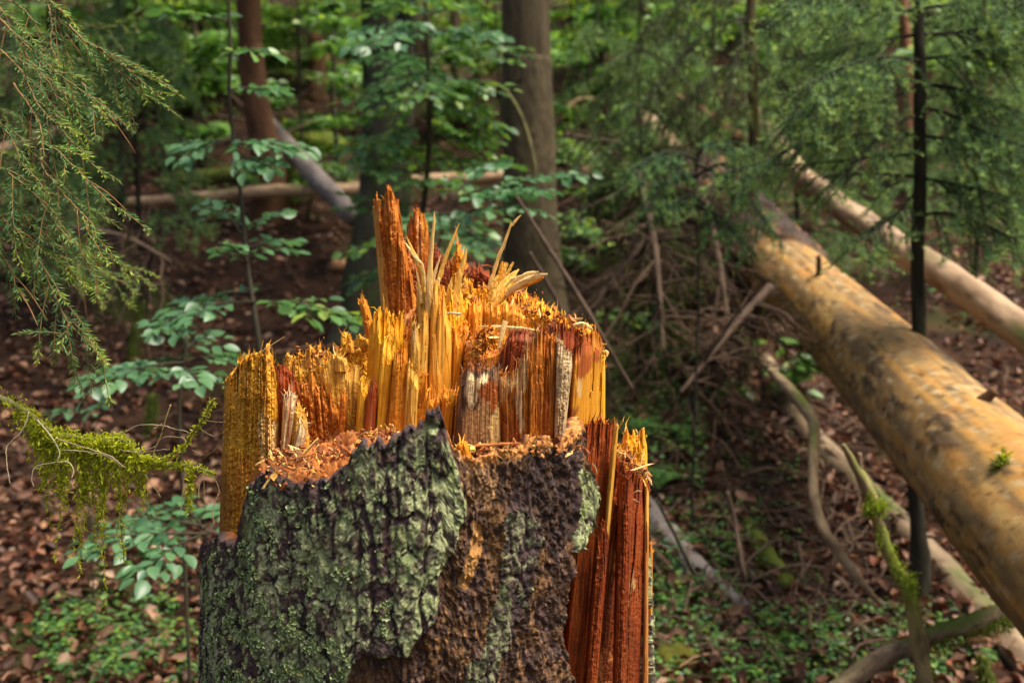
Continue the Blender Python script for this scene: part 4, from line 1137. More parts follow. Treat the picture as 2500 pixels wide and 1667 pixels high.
def trunk_tree(name, rows, cols, label, cat='tree', n=90, seg=26, relief=0.010, top=9.0, flare=1.5, shade_crown=None, group=None, ribs=(3.0, 18.0)):
    """rows from the top of the frame down to the last visible px; runs on into the soil and up out of the frame"""
    p = px_path(rows)
    b = p[-1]
    g = float(gz(b[0], b[1]))
    foot = np.array([[b[0], b[1], g + 0.12, b[3] * 1.12], [b[0], b[1], g - 0.12, b[3] * flare]])
    if b[2] - g < 0.25:
        p = p[:-1]
        foot[0, 2] = g + 0.15
    up = p[0].copy()
    dirv = p[0, :3] - p[1, :3]; dirv /= dirv[2]
    up[:3] = p[0, :3] + np.array([dirv[0] * 0.5, dirv[1] * 0.5, 1]) * (top - p[0, 2]); up[3] *= 0.72
    path = np.vstack([up, p, foot])
    if path[1, 3] < 0.05:
        path = smooth_path(path, 40)
        k = np.arange(40); sd = rng.uniform(0, 90)
        wb = 0.035 * min(1.0, 40 * path[20, 3])
        path[:-2, 0] += (wb * perlin(k * 0.22, sd) + wb * 0.35 * perlin(k * 0.7, sd))[:-2]
    t = empty(name, (b[0], b[1], g), label, cat, group)
    bark_tube(path, n, seg, relief, cols, 'trunk', M_TREEBARK, t, ribs)
    return t, path


center_tree, center_path = trunk_tree('spruce_tree', [(1283, -40, 116, 5.9), (1287, 150, 120, 5.9), (1291, 350, 126, 5.9), (1297, 560, 134, 5.9), (1306, 720, 150, 5.9), (1308, 790, 170, 5.9)], GREYBARK,
                             'straight grey brown spruce trunk standing directly behind the stump', n=260, seg=60, relief=0.008, flare=1.8, ribs=(3.0, 40.0))
def shade_crown(t, path, z0, z1, R, n, ls, needle=False):  # unseen tree crown above the frame, added to shade the background
    top = path[0]
    ax = path[1, :2] + (path[0, :2] - path[1, :2]) * 0.6
    mb = MB(); tb = MB()
    nb = 26
    for i in range(nb):
        z = z0 + (z1 - z0) * (i + rng.random()) / nb
        s = (z - z0) / (z1 - z0)
        a = i * 2.4 + rng.normal(0, 0.3)
        L = R * (1.05 - 0.75 * s) * rng.uniform(0.6, 1.1)
        c = np.array([ax[0], ax[1], z])
        tip = c + np.array([math.cos(a) * L, math.sin(a) * L, -0.25 * L if needle else 0.15 * L])
        twig_ = smooth_path(np.array([c, (c + tip) / 2 + [0, 0, 0.06 * L], tip]), 8)
        v, q, tr, *_x = tube(twig_, np.linspace(0.03, 0.006, 8), 8, 5, cap=False)
        tb.add(v, (0.06, 0.045, 0.03), q)
        m = n // nb
        k = rng.random(m) ** 0.7
        pos = c + (tip - c) * k[:, None] + rng.normal(0, 0.16, (m, 3)) * L * np.array([1, 1, 0.45]) * (0.4 + 0.6 * k)[:, None]
        d = (tip - c) / L + rng.normal(0, 0.7, (m, 3))
        nr = np.stack([rng.normal(0, 0.4, m), rng.normal(0, 0.4, m), np.ones(m)], -1)
        g_ = np.array([(0.06, 0.14, 0.045)]) * (0.6 + 0.7 * rng.random(m))[:, None]
        set_leaves(LEAF_LO, pos, d, nr, ls * rng.uniform(0.6, 1.2, m), g_, mb)
    tb.build('shade_limbs', M_TREEBARK, t)
    mb.build('shade_crown', M_LEAF, t, True, 'stuff')


mossy_tree, mossy_path = trunk_tree('beech_tree', [(912, -40, 66, 6.4), (922, 150, 74, 6.4), (932, 300, 92, 6.4), (930, 450, 104, 6.4), (915, 600, 118, 6.4), (905, 680, 140, 6.4)], DARKMOSSY,
                            'dark mossy trunk rising left of the grey brown trunk behind green leaves', relief=0.012, flare=1.9)
trunk_tree('beech_tree', [(990, -40, 50, 7.0), (992, 120, 50, 7.0), (988, 260, 50, 7.0), (980, 420, 52, 7.0), (975, 560, 55, 7.0)], DARKMOSSY, 'slim dark trunk close behind the right side of the mossy trunk')
brown_tree, brown_path = trunk_tree('spruce_tree', [(606, -40, 58, 8.2), (612, 120, 62, 8.2), (625, 250, 66, 8.2), (650, 380, 76, 8.2), (664, 460, 90, 8.2)], BROWNBARK, 'leaning chestnut brown trunk rising behind the thin pale horizontal log')
trunk_tree('spruce_tree', [(2203, -40, 26, 11), (2208, 60, 26, 11), (2212, 140, 27, 11), (2214, 250, 28, 11)], REDBARK, 'distant reddish trunk glimpsed behind the black spruce pole at upper right', seg=14)
trunk_tree('spruce_tree', [(288, -20, 15, 7.2), (292, 160, 16, 7.2), (292, 330, 17, 7.2), (292, 500, 18, 7.2), (290, 560, 20, 7.2)], BLACKBARK, 'thin dark trunk behind the hanging spruce twigs at upper left', seg=12)
trunk_tree('beech_tree', [(806, -20, 9, 9.6), (812, 100, 10, 9.6), (815, 230, 10, 9.6), (822, 330, 11, 9.6)], BLACKBARK, 'very thin dark stem between the chestnut brown trunk and the mossy trunk', seg=10)
trunk_tree('beech_tree', [(1745, -20, 9, 8), (1740, 100, 9, 8), (1730, 300, 10, 8)], BLACKBARK, 'thin dark stem left of the moss hung spruce', seg=8)
for i, (px, y0, wd, Y, c, lb) in enumerate([
        (130, 330, 40, 9.5, BROWNBARK, 'far brown trunk hidden behind the spruce twigs at the left edge'),
        (480, 260, 26, 11.0, GREYBARK, 'far slim grey trunk up the slope left of the chestnut trunk'),
        (770, 260, 40, 12.0, BROWNBARK, 'far brown trunk up the slope right of the chestnut trunk'),
        (1110, 200, 24, 12.5, GREYBARK, 'far grey trunk seen through leaves left of the grey brown trunk'),
        (1450, 150, 20, 13.0, BLACKBARK, 'far thin dark trunk up the slope right of the grey brown trunk'),
        (2060, 230, 34, 12.0, GREYBARK, 'far grey trunk up the slope left of the reddish trunk'),
        (2420, 240, 46, 13.0, BROWNBARK, 'far brown trunk at the upper right corner')]):
    trunk_tree('spruce_tree', [(px, -40, wd * 0.94, Y), (px + 3, 90, wd, Y), (px + 5, y0, wd * 1.05, Y)], c, lb, seg=12, n=40)


shade_crown(center_tree, center_path, 4.6, 9.0, 2.3, 3000, 0.17)
shade_crown(mossy_tree, mossy_path, 4.8, 9.0, 2.3, 3000, 0.17)
shade_crown(brown_tree, brown_path, 5.6, 9.5, 2.0, 2200, 0.17)


# the great fallen trunk on the right: upper length still in bark, the rest bare
def great_log():
    rows = [(1690, 425, 118, 6.35), (1720, 458, 138, 6.15), (1760, 505, 150, 5.8), (1880, 635, 172, 5.1), (2050, 792, 202, 4.4), (2240, 985, 262, 3.42), (2450, 1205, 338, 2.62), (2700, 1470, 420, 2.1), (3000, 1790, 520, 1.72)]
    p = px_path(rows)
    p[-3:, 2] += np.array([0, 0.0, 0.0])
    n, seg = 420, 96
    v, q, tr, pth, r, th, off = tube(p[:, :3], p[:, 3], n, seg)
    L = np.concatenate([[0], np.cumsum(np.linalg.norm(np.diff(pth, axis=0), axis=1))])[:, None]
    cx = np.cos(th)[None] * r[:, None]; cy = np.sin(th)[None] * r[:, None]
    Lb = np.broadcast_to(L, cx.shape)
    ppx, ppy = proj(pth)
    mark = np.interp(1925, ppx, L[:, 0])
    e = Lb - mark + 0.10 * fbm(cx * 6, cy * 6, Lb * 3, 3) + 0.25 * np.cos(th - 0.5)[None] * 0.5
    barked = sst(0.02, -0.02, e)
    nn = fbm(cx * 5, cy * 5, Lb * 1.3, 3); kn = fbm(cx * 28, cy * 28, Lb * 12, 3)
    rough = fbm(cx * 30, cy * 30, Lb * 14, 4)
    cutg = np.abs(fbm(np.cos(th)[None] * 7 + 0.2 * kn, np.sin(th)[None] * 7 + 0.2 * kn, Lb * 0.35 + 8, 2))
    scrap = sst(0.30, 0.36, fbm(cx * 11, cy * 11, Lb * 4 + 120, 4))
    disp = 0.010 * nn + 0.0030 * kn + barked * (0.028 + 0.020 * rough) - 0.007 * sst(0.03, 0.005, cutg) + scrap * (0.004 + 0.003 * rough)
    V = v.copy(); V[:n * seg] = (pth[:, None] + off * (r[:, None] + disp)[..., None]).reshape(-1, 3)
    c = mix(np.array([0.38, 0.215, 0.065]), np.array([0.48, 0.29, 0.10]), sst(-0.4, 0.4, fbm(cx * 7, cy * 7, Lb * 2.0)))
    c = mix(c, np.array([0.32, 0.20, 0.095]), sst(-0.15, 0.6, fbm(cx * 9, cy * 9, Lb * 2.6 + 9, 4)) * 0.75)
    c = mix(c, np.array([0.46, 0.20, 0.06]), sst(0.12, 0.5, fbm(cx * 13, cy * 13, Lb * 3 + 30, 3)) * 0.7)
    c = mix(c, np.array([0.13, 0.085, 0.05]), sst(0.1, 0.4, fbm(cx * 20, cy * 20, Lb * 8 + 50, 4)) * 0.65)
    c = mix(c, np.array([0.06, 0.045, 0.03]), sst(0.42, 0.55, fbm(cx * 60, cy * 60, Lb * 45 + 70, 2)) * 0.8)
    stk = fbm(np.cos(th)[None] * 5 + 0 * Lb, np.sin(th)[None] * 5 + 0 * Lb, Lb * 0.9 + 3, 4)
    c = mix(c, np.array([0.19, 0.115, 0.055]), sst(-0.05, 0.28, stk) * 0.75)
    fine = fbm(np.cos(th)[None] * 16 + 0 * Lb, np.sin(th)[None] * 16 + 0 * Lb, Lb * 2.2 + 3, 4)
    c = mix(c, np.array([0.25, 0.15, 0.07]), sst(0.0, 0.3, fine) * 0.6)
    cut_ = np.abs(fbm(np.cos(th)[None] * 7 + 0.2 * kn, np.sin(th)[None] * 7 + 0.2 * kn, Lb * 0.35 + 8, 2))
    c = mix(c, np.array([0.05, 0.03, 0.018]), sst(0.022, 0.004, cut_) * 0.85)
    c = mix(c, np.array([0.55, 0.25, 0.05]), sst(0.0, 0.35, -stk + 0.5 * kn) * 0.55)
    c = c * (1 + 0.22 * fbm(cx * 45, cy * 45, Lb * 22 + 11, 3))[..., None]
    c = mix(c, np.array([0.54, 0.42, 0.25]), sst(0.25, 0.5, fbm(cx * 26, cy * 26, Lb * 18 + 90, 3)) * 0.6)
    c = mix(c, mix(np.array([0.13, 0.08, 0.045]), np.array([0.07, 0.042, 0.026]), sst(-0.3, 0.3, rough)), scrap * 0.9)
    c = mix(c, np.array([0.17, 0.115, 0.062]), sst(0.02, 0.4, fbm(cx * 4.5, cy * 4.5, Lb * 1.1 + 200, 5)) * 0.6)
    c = c * np.array([0.78, 0.80, 0.74])
    cb = mix(np.array([0.055, 0.032, 0.019]), np.array([0.022, 0.014, 0.010]), sst(-0.3, 0.3, rough))
    cb = mix(cb, np.array([0.28, 0.12, 0.05]), sst(0.15, 0.4, fbm(cx * 12, cy * 12, Lb * 6 + 5, 3)) * 0.6)
    c = mix(c, cb, barked)
    ring = np.exp(-(e / 0.03) ** 2)
    c = mix(c, np.array([0.05, 0.03, 0.02]), ring * 0.7)
    C = np.vstack([c.reshape(-1, 3), c[0].mean(0), c[-1].mean(0)])
    t = empty('fallen_log', pth[210] - np.array([0, 0, r[210]]), 'thick bare ochre fallen trunk crossing the right side of the forest', 'log')
    build('trunk', V, [q, tr], M_LOG, C, t)
    for (px, py, Y, dx, dz, rr) in [(2150, 872, 3.7, 0.05, 0.10, 0.016), (2005, 700, 4.5, -0.02, 0.14, 0.014), (2380, 1010, 2.85, 0.05, 0.07, 0.02)]:
        b0 = np.array(P(px, py, Y)) + np.array([0, 0.03, 0])
        bark_tube(np.array([np.append(b0, rr * 1.5), np.append(b0 + [dx * 0.5, -0.02, dz * 0.5], rr), np.append(b0 + [dx, -0.04, dz], rr * 0.7)]), 14, 10, rr * 0.25, BROWNBARK, 'branch_stub', M_TREEBARK, t, (9, 60))
    # tuft of moss on it
    mb = MB()
    for (px, py, Y, cnt, s) in [(2445, 1135, 2.42, 260, 0.03)]:
        for _ in range(cnt):
            a = P(px + rng.normal(0, 10), py + rng.normal(0, 14), Y)
            d = rng.normal(size=3) + np.array([0, -0.8, 0.3])
            moss_blade(mb, a, d, 0.022, (0.20, 0.26, 0.03))
    mb.build('moss', M_MOSS, t, True, 'stuff')


def moss_blade(mb, p, d, ln, col, wd=0.22):
    d = np.asarray(d, float); d = d / (np.linalg.norm(d) + 1e-9)
    a = np.cross(d, rng.normal(size=3)); a /= np.linalg.norm(a) + 1e-9
    ln = ln * rng.uniform(0.6, 1.3)
    c = np.array(col) * rng.uniform(0.65, 1.3)
    mb.add([p, p + d * ln * 0.45 + a * ln * wd * 0.5, p + d * ln, p + d * ln * 0.45 - a * ln * wd * 0.5], c, [(0, 1, 2, 3)])


great_log()
LOG2 = bark_cols((0.20, 0.125, 0.07), (0.36, 0.25, 0.15), (0.07, 0.042, 0.026), 0.12, k=10)
one_tube([(1826, 262, 38, 7.0), (1885, 335, 46, 6.5), (1960, 435, 56, 5.7), (2170, 588, 66, 4.9), (2330, 690, 76, 4.3), (2520, 828, 86, 3.8), (2750, 1000, 100, 3.3)], 'fallen_log',
         'slimmer pale barkless fallen log above and behind the thick ochre trunk', 'log', LOG2, 220, 34, 0.010, M_LOG)
one_tube([(300, 497, 26, 8.1), (450, 486, 28, 8.0), (640, 468, 30, 7.9), (860, 462, 32, 7.9), (1050, 440, 32, 8.0), (1230, 432, 30, 8.1), (1400, 421, 30, 8.2), (1580, 412, 26, 8.4)], 'fallen_log',
         'long thin pale log lying level across the slope behind the stump', 'log', PALELOG, 200, 20, 0.012, M_LOG)
one_tube([(1568, 288, 50, 7.2), (1610, 335, 56, 7.0), (1650, 380, 58, 6.8)], 'fallen_log', 'short pale broken log lying beyond the barked end of the thick ochre trunk', 'log', bark_cols((0.36, 0.25, 0.14), (0.46, 0.34, 0.21), (0.12, 0.075, 0.045)), 60, 20, 0.02, M_LOG)
one_tube([(1640, 235, 30, 8.0), (1720, 285, 36, 7.6), (1810, 345, 40, 7.2)], 'fallen_log', 'brown broken log above the short pale one behind the moss hung spruce', 'log', BROWNBARK, 50, 16, 0.012)
one_tube([(440, 434, 34, 8.6), (540, 430, 38, 8.5), (650, 428, 40, 8.5), (760, 425, 36, 8.6)], 'fallen_log', 'moss topped log lying just behind the long thin pale log', 'log', MOSSLOG, 50, 16, 0.012)
one_tube([(640, 290, 44, 9.4), (690, 345, 46, 8.8), (760, 420, 48, 8.0), (840, 505, 50, 7.4), (860, 530, 50, 7.2)], 'fallen_log', 'grey barked fallen log slanting down right beside the chestnut trunk', 'log', GREYLOG, 60, 18, 0.008)
one_tube([(-60, 395, 34, 7.0), (20, 362, 34, 7.2), (110, 330, 34, 7.5), (180, 310, 30, 7.8)], 'fallen_log', 'pale fallen log behind the hanging spruce twigs at the left edge', 'log', PALELOG, 40, 14, 0.006, M_LOG)
pl = lying([(1520, 1190, 56), (1590, 1262, 70), (1660, 1345, 66), (1740, 1425, 52), (1830, 1490, 36)])
one_tube(None, 'fallen_log', 'greyish weathered log on the leaves just right of the stump', 'log', GREYLOG, 60, 18, 0.006, path=pl)
one_tube(None, 'fallen_log', 'short moss coated log lying among leaves right of the greyish weathered log', 'log', MOSSLOG, 50, 16, 0.014, path=lying([(1790, 1240, 44), (1840, 1310, 52), (1890, 1390, 52), (1930, 1440, 40)]))
p3 = lying([(1860, 880, 46), (1920, 985, 58), (1990, 1080, 62), (2090, 1180, 64), (2200, 1290, 72), (2330, 1430, 80), (2450, 1560, 84), (2560, 1680, 90)])
p3[:, 1] -= 0.05
one_tube(None, 'fallen_log', 'long buff fallen log lying on the leaves underneath the thick ochre trunk', 'log', bark_cols((0.21, 0.145, 0.085), (0.29, 0.21, 0.125), (0.05, 0.034, 0.024), 0.1), 100, 22, 0.008, M_LOG, path=p3)
one_tube([(1880, 905, 20, 4.1), (1935, 960, 30, 3.9), (1985, 1030, 28, 3.7), (1985, 1120, 26, 3.5), (1988, 1210, 26, 3.4), (2010, 1290, 26, 3.3), (2060, 1365, 25, 3.25), (2110, 1430, 20, 3.2), (2150, 1475, 12, 3.2)],
         'dead_branch', 'wavy pale dead branch winding down over leaves left of the mossy stick', 'branch', PALESTICK, 70, 12, 0.004)
one_tube([(1345, 310, 12, 8.6), (1385, 268, 16, 8.6), (1418, 243, 10, 8.6), (1475, 243, 7, 8.6)], 'dead_branch', 'short bright bent branch right of the grey brown trunk', 'branch', PALELOG, 24, 8, 0.004)
one_tube([(1262, 480, 7, 3.6), (1330, 590, 10, 3.5), (1420, 735, 12, 3.4), (1480, 840, 11, 3.4), (1545, 950, 8, 3.4)], 'dead_branch', 'thin dark branch leaning down right just behind the stump', 'branch', BRANCHDARK, 40, 8, 0.002)
one_tube([(1292, 615, 8, 3.9), (1330, 680, 10, 3.9), (1380, 770, 9, 3.9), (1450, 900, 7, 3.9)], 'dead_branch', 'thin brown branch leaning beside the dark one behind the stump', 'branch', BRANCHDARK, 30, 8, 0.002)
one_tube([(1150, 205, 7, 5.2), (1190, 200, 8, 5.2), (1228, 216, 9, 5.2), (1260, 260, 10, 5.2), (1285, 320, 10, 5.2), (1304, 395, 8, 5.2), (1308, 440, 6, 5.2)], 'dead_branch', 'arched mossy branch hanging before the grey brown trunk', 'branch', bark_cols((0.13, 0.12, 0.05), (0.19, 0.17, 0.08), (0.07, 0.06, 0.03)), 40, 8, 0.002)
one_tube([(1640, 1360, 16, 2.9), (1600, 1425, 17, 2.85), (1700, 1455, 16, 2.8), (1760, 1475, 12, 2.8)], 'dead_branch', 'tan stick lying on green ground cover close to the right side of the stump', 'branch', PALESTICK, 30, 8, 0.003,
         path=lying([(1612, 1442, 15), (1660, 1438, 17), (1710, 1452, 16), (1760, 1478, 12)]))
one_tube(None, 'dead_branch', 'short tan stick running below the first tan stick right of the stump', 'branch', PALESTICK, 30, 8, 0.003, path=lying([(1640, 1462, 12), (1700, 1480, 15), (1760, 1505, 15), (1800, 1530, 11)]))
one_tube([(1600, 1215, 8, 2.9), (1640, 1290, 9, 2.9), (1690, 1390, 10, 2.9), (1700, 1402, 8, 2.9)], 'dead_branch', 'dark thin stick leaning on the greyish weathered log', 'branch', BLACKBARK, 24, 8, 0.002)
one_tube([(1775, 1200, 9, 3.4), (1795, 1280, 11, 3.4), (1812, 1380, 11, 3.3), (1820, 1420, 9, 3.3)], 'dead_branch', 'thin grey upright twig left of the moss coated log', 'branch', BRANCHDARK, 24, 8, 0.002)
one_tube([(2345, 1325, 8, 2.9), (2380, 1375, 10, 2.9), (2410, 1410, 10, 2.9), (2425, 1450, 7, 2.9)], 'dead_branch', 'thin brown stick between the buff log and the thick ochre trunk', 'branch', BRANCHDARK, 24, 8, 0.002)


def mossy_stick():
    rows = [(2058, 1085, 10, 2.5), (2080, 1125, 18, 2.5), (2105, 1170, 26, 2.5), (2130, 1225, 34, 2.5), (2148, 1290, 30, 2.5), (2165, 1345, 30, 2.5), (2190, 1395, 32, 2.5), (2222, 1450, 34, 2.5), (2236, 1520, 36, 2.5), (2248, 1600, 40, 2.5), (2262, 1690, 42, 2.48), (2280, 1800, 44, 2.46)]
    p = px_path(rows)
    t = empty('mossy_stick', (p[-1, 0], p[-1, 1], float(gz(p[-1, 0], p[-1, 1]))), 'upright crooked stick with green moss cushions standing in front of the thick ochre trunk', 'stick')
    bark_tube(p, 140, 18, 0.006, bark_cols((0.17, 0.12, 0.06), (0.25, 0.19, 0.09), (0.08, 0.06, 0.035), 0.32, (0.15, 0.19, 0.03)), 'stem', M_TWIG, t, (6, 50))
    bark_tube(px_path([(2106, 1180, 14, 2.5), (2100, 1140, 12, 2.5), (2098, 1105, 10, 2.5)]), 12, 8, 0.001, bark_cols((0.16, 0.11, 0.07), (0.22, 0.16, 0.10), (0.08, 0.06, 0.04)), 'side_stub', M_TWIG, t)
    mb = MB()
    for (px, py, sx_, sy_, cnt) in [(2142, 1240, 20, 18, 1500), (2120, 1248, 14, 12, 500), (2222, 1440, 16, 34, 1100), (2200, 1405, 12, 20, 500), (2268, 1650, 12, 16, 350), (2125, 1215, 9, 20, 400), (2180, 1370, 10, 30, 350), (2150, 1310, 10, 30, 300)]:
        for _ in range(cnt):
            a = P(px + rng.normal(0, sx_ * 0.6), py + rng.normal(0, sy_ * 0.6), 2.49 + rng.normal(0, 0.008))
            moss_blade(mb, a, rng.normal(size=3) + np.array([0, -0.4, 0.9]), 0.010, (0.20, 0.27, 0.035))
    mb.build('moss', M_MOSS, t, True, 'stuff')


mossy_stick()


def mossy_low_branch():
    p = px_path([(2000, 1720, 46, 2.45), (2060, 1668, 48, 2.5), (2150, 1610, 46, 2.55), (2260, 1558, 44, 2.6), (2380, 1515, 42, 2.65), (2480, 1480, 40, 2.7), (2600, 1440, 36, 2.75)])
    t = empty('fallen_branch', p[2, :3], 'brown fallen branch draped with dark moss at the lower right corner', 'branch')
    bark_tube(p, 160, 22, 0.008, bark_cols((0.12, 0.08, 0.05), (0.18, 0.13, 0.085), (0.05, 0.035, 0.024), 0.2, k=40), 'stem', M_TWIG, t, (7, 60))
    mb = MB()
    for _ in range(2600):
        s = rng.random() ** 0.8
        k = 0.45 + 0.55 * s
        a = smooth_path(p, 60)[int(k * 58)][:3]
        a = a + np.array([rng.normal(0, 0.012), -0.012 + rng.normal(0, 0.012), rng.uniform(-0.05, 0.012) * (0.4 + 0.6 * rng.random())])
        moss_blade(mb, a, rng.normal(size=3) * 0.5 + np.array([0, -0.4, -0.9]), 0.016, (0.12, 0.16, 0.025))
    mb.build('moss', M_MOSS, t, True, 'stuff')


mossy_low_branch()


def snag(rows, label, n=500, name='mossy_snag'):
    p = lying(rows[-1:])[0]
    Y = p[1]
    path = px_path([(r[0], r[1], r[2], Y) for r in rows])
    g = float(gz(path[-1, 0], path[-1, 1]))
    path = np.vstack([path, [path[-1, 0], path[-1, 1], g - 0.1, path[-1, 3] * 1.2]])
    t = empty(name, (path[-1, 0], path[-1, 1], g), label, 'stump')
    bark_tube(path, 30, 14, 0.012, bark_cols((0.05, 0.05, 0.02), (0.085, 0.09, 0.025), (0.03, 0.025, 0.015), 0.7, (0.085, 0.11, 0.018)), 'trunk', M_TREEBARK, t)
    mb = MB()
    sp = smooth_path(path, 40)
    for _ in range(n):
        a = sp[rng.integers(0, 38)]
        an = rng.uniform(0, 6.28)
        d = np.array([math.cos(an), math.sin(an), 0])
        moss_blade(mb, a[:3] + d * a[3], d * 0.8 + np.array([0, 0, -0.8]) + rng.normal(0, 0.3, 3), 0.03, (0.09, 0.12, 0.02))
    mb.build('moss', M_MOSS, t, True, 'stuff')


snag([(352, 735, 10), (340, 780, 26), (332, 830, 30), (326, 885, 34)], 'leaning mossy snag standing on brown leaves left of the beech sapling')
snag([(402, 690, 6), (404, 725, 12), (396, 770, 18), (386, 810, 22)], 'small thin mossy snag right of the leaning one on brown leaves')
snag([(372, 960, 10), (370, 1010, 18), (366, 1070, 22)], 'short mossy snag behind the mossy hanging branch left of the stump')
snag([(2330, 1560, 14), (2400, 1600, 10), (2402, 1640, 26), (2404, 1700, 30)][1:], 'short bright mossy stub at the lower right corner', 300)


# stray sticks nobody would count
def twig_litter():
    mb = MB()
    for i in range(520):
        if i < 330:
            px, py = rng.uniform(1500, 2150), rng.uniform(950, 1660)
        else:
            px, py = rng.uniform(0, 2500), rng.uniform(380, 1400)
        p = G(px, py)[0]
        a = rng.normal(0.9, 0.8); ln = rng.uniform(0.12, 0.55); r = rng.uniform(0.0015, 0.0055)
        d = np.array([math.cos(a), -math.sin(a) * 0.8, 0])
        pts = []
        for s in np.linspace(-0.5, 0.5, 4):
            q = p + d * ln * s + rng.normal(0, 0.018, 3)
            q[2] = gz(q[0], q[1]) + 0.02 + rng.uniform(0, 0.05)
            pts.append(q)
        v, q, tr, _, _, _, _ = tube(pts, [r, r, r * 0.8, r * 0.4], 8, 5, cap=False)
        c = np.array([0.16, 0.105, 0.07]) if rng.random() < 0.6 else np.array([0.09, 0.055, 0.04]) if rng.random() < 0.6 else np.array([0.28, 0.17, 0.10])
        mb.add(v, c * rng.uniform(0.6, 1.3), q)
    o = mb.build('twig_litter', M_TWIG)
    tag(o, 'thin dead twigs scattered over the forest floor', 'twigs', kind='stuff')


twig_litter()


def dead_top(label, base, tip, n, ln, moss=1.0):
    b = np.array(P(*base)); e = np.array(P(*tip))
    t = empty('dead_treetop', e, label, 'dead tree')
    path = smooth_path(np.array([np.append(b, 0.022), np.append((b + e) / 2 + [0.02, 0, 0.04], 0.016), np.append(e, 0.008)]), 30)
    bark_tube(path, 40, 9, 0.003, BRANCHDARK, 'stem', M_TWIG, t, (6, 50))
    mb = MB(); ms = MB()
    for i in range(n):
        k = rng.integers(1, 28); c = path[k, :3]
        d = np.array([rng.normal(0, 0.9), rng.normal(0, 0.5), rng.normal(-0.45, 0.45)]); d /= np.linalg.norm(d)
        L = ln * rng.uniform(0.4, 1.2)
        tt = np.linspace(0, 1, 7)[:, None]
        tw = c + d * L * tt + np.array([0, 0, -0.25 * L]) * tt ** 2 + rng.normal(0, 0.012, (7, 3)) * tt
        v, q, tr, *_ = tube(tw, np.linspace(rng.uniform(0.003, 0.009), 0.0012, 7), 9, 5, cap=False)
        mb.add(v, np.array([0.085, 0.055, 0.038]) * rng.choice([0.2, 0.35, 0.6, 1.1]), q)
        for _ in range(3):
            k2 = rng.integers(1, 6); d2 = d + rng.normal(0, 0.6, 3) + [0, 0, -0.3]; d2 /= np.linalg.norm(d2)
            v, q, tr, *_ = tube(tw[k2] + d2 * L * 0.4 * np.linspace(0, 1, 4)[:, None], np.linspace(0.0025, 0.0008, 4), 5, 4, cap=False)
            mb.add(v, np.array([0.10, 0.062, 0.042]) * rng.uniform(0.5, 1.6), q)
        for _ in range(int(rng.poisson(9) * moss)):
            moss_blade(ms, tw[rng.integers(0, 7)] + rng.normal(0, 0.005, 3), np.array([0, 0, -1]) + rng.normal(0, 0.3, 3), 0.05, (0.085, 0.085, 0.022), 0.14)
    mb.build('twigs', M_TWIG, t, True, 'stuff')
    ms.build('moss', M_MOSS, t, True, 'stuff')


dead_top('dark dead treetop tangled under the barked end of the thick ochre trunk', (1700, 430, 5.3), (1790, 880, 4.6), 60, 0.5)
dead_top('dead mossy treetop leaning in the hollow right behind the stump shoulder', (1600, 560, 5.6), (1440, 760, 5.2), 46, 0.5, 0.5)
dead_top('dead brown treetop lying across the slope above the barked trunk end', (1380, 330, 7.2), (1700, 420, 6.6), 60, 0.7, 0.4)
dead_top('dead twiggy treetop standing upright in the gloom between stump and thick ochre trunk', (1560, 420, 4.9), (1620, 860, 4.4), 70, 0.5, 1.2)
dead_top('dead reddish treetop lying low under the middle of the thick ochre trunk', (1880, 700, 4.6), (1660, 960, 4.2), 60, 0.45, 0.4)
dead_top('dark dead treetop lying in shade behind the lower spruce bough at left', (180, 560, 5.4), (420, 640, 5.0), 40, 0.5, 0.6)


def brush():
    mb = MB()
    for i in range(1100):
        k = i % 4
        px = rng.uniform(1340, 1900) if k else rng.uniform(300, 1300)
        py = rng.uniform(230, 800) if k else rng.uniform(250, 520)
        p = G(px, py)[0]
        p = p + np.array([0, 0, abs(rng.normal(0, 0.22))])
        a = rng.normal(-0.6, 0.9); el = rng.normal(0.12, 0.35); ln = rng.uniform(0.25, 1.1); r = rng.uniform(0.0018, 0.007)
        d = np.array([math.cos(a) * math.cos(el), math.sin(a) * 0.5, math.sin(el)])
        bend = rng.normal(0, 0.16, 3)
        pts = [p + d * ln * s_ + bend * ln * s_ * s_ for s_ in (-0.5, -0.15, 0.2, 0.5)]
        v, q, tr, *_ = tube(pts, [r, r * 0.9, r * 0.7, r * 0.35], 10, 5, cap=False)
        c = [np.array([0.20, 0.12, 0.085]), np.array([0.075, 0.05, 0.036]), np.array([0.34, 0.23, 0.16])][rng.choice(3, p=[0.4, 0.4, 0.2])]
        mb.add(v, c * rng.uniform(0.6, 1.3), q)
    o = mb.build('brushwood', M_TWIG)
    tag(o, 'tangled dead brushwood lying over the slope behind the stump', 'brushwood', kind='stuff')


brush()


# a broken pale lump of wood and a moss mound up the slope
def chunk(name, label, cat, px, py, wpx, hpx, cols, mat, seg=24):
    p = G(px, py)[0]
    s = wpx * KX * p[1] * 0.5; h = hpx * KX * p[1] * 0.5
    u = np.linspace(0, math.pi, 14)[:, None]; a = np.linspace(0, 2 * math.pi, seg, endpoint=False)[None]
    x = np.sin(u) * np.cos(a); y = np.sin(u) * np.sin(a); z = np.cos(u) + 0 * a
    k = 1 + 0.35 * fbm(x * 2.2 + px, y * 2.2, z * 2.2, 3)
    v = np.stack([x * s * k, y * s * 0.7 * k, z * h * k], -1) + p + np.array([0, 0, h * 0.4])
    c = mix(np.array(cols[0]), np.array(cols[1]), sst(-0.3, 0.3, fbm(x * 4, y * 4, z * 4 + px)))
    o = build(name, v.reshape(-1, 3), [grid_quads(14, seg, True)[:, ::-1]], mat, c.reshape(-1, 3))
    tag(o, label, cat)
    return o


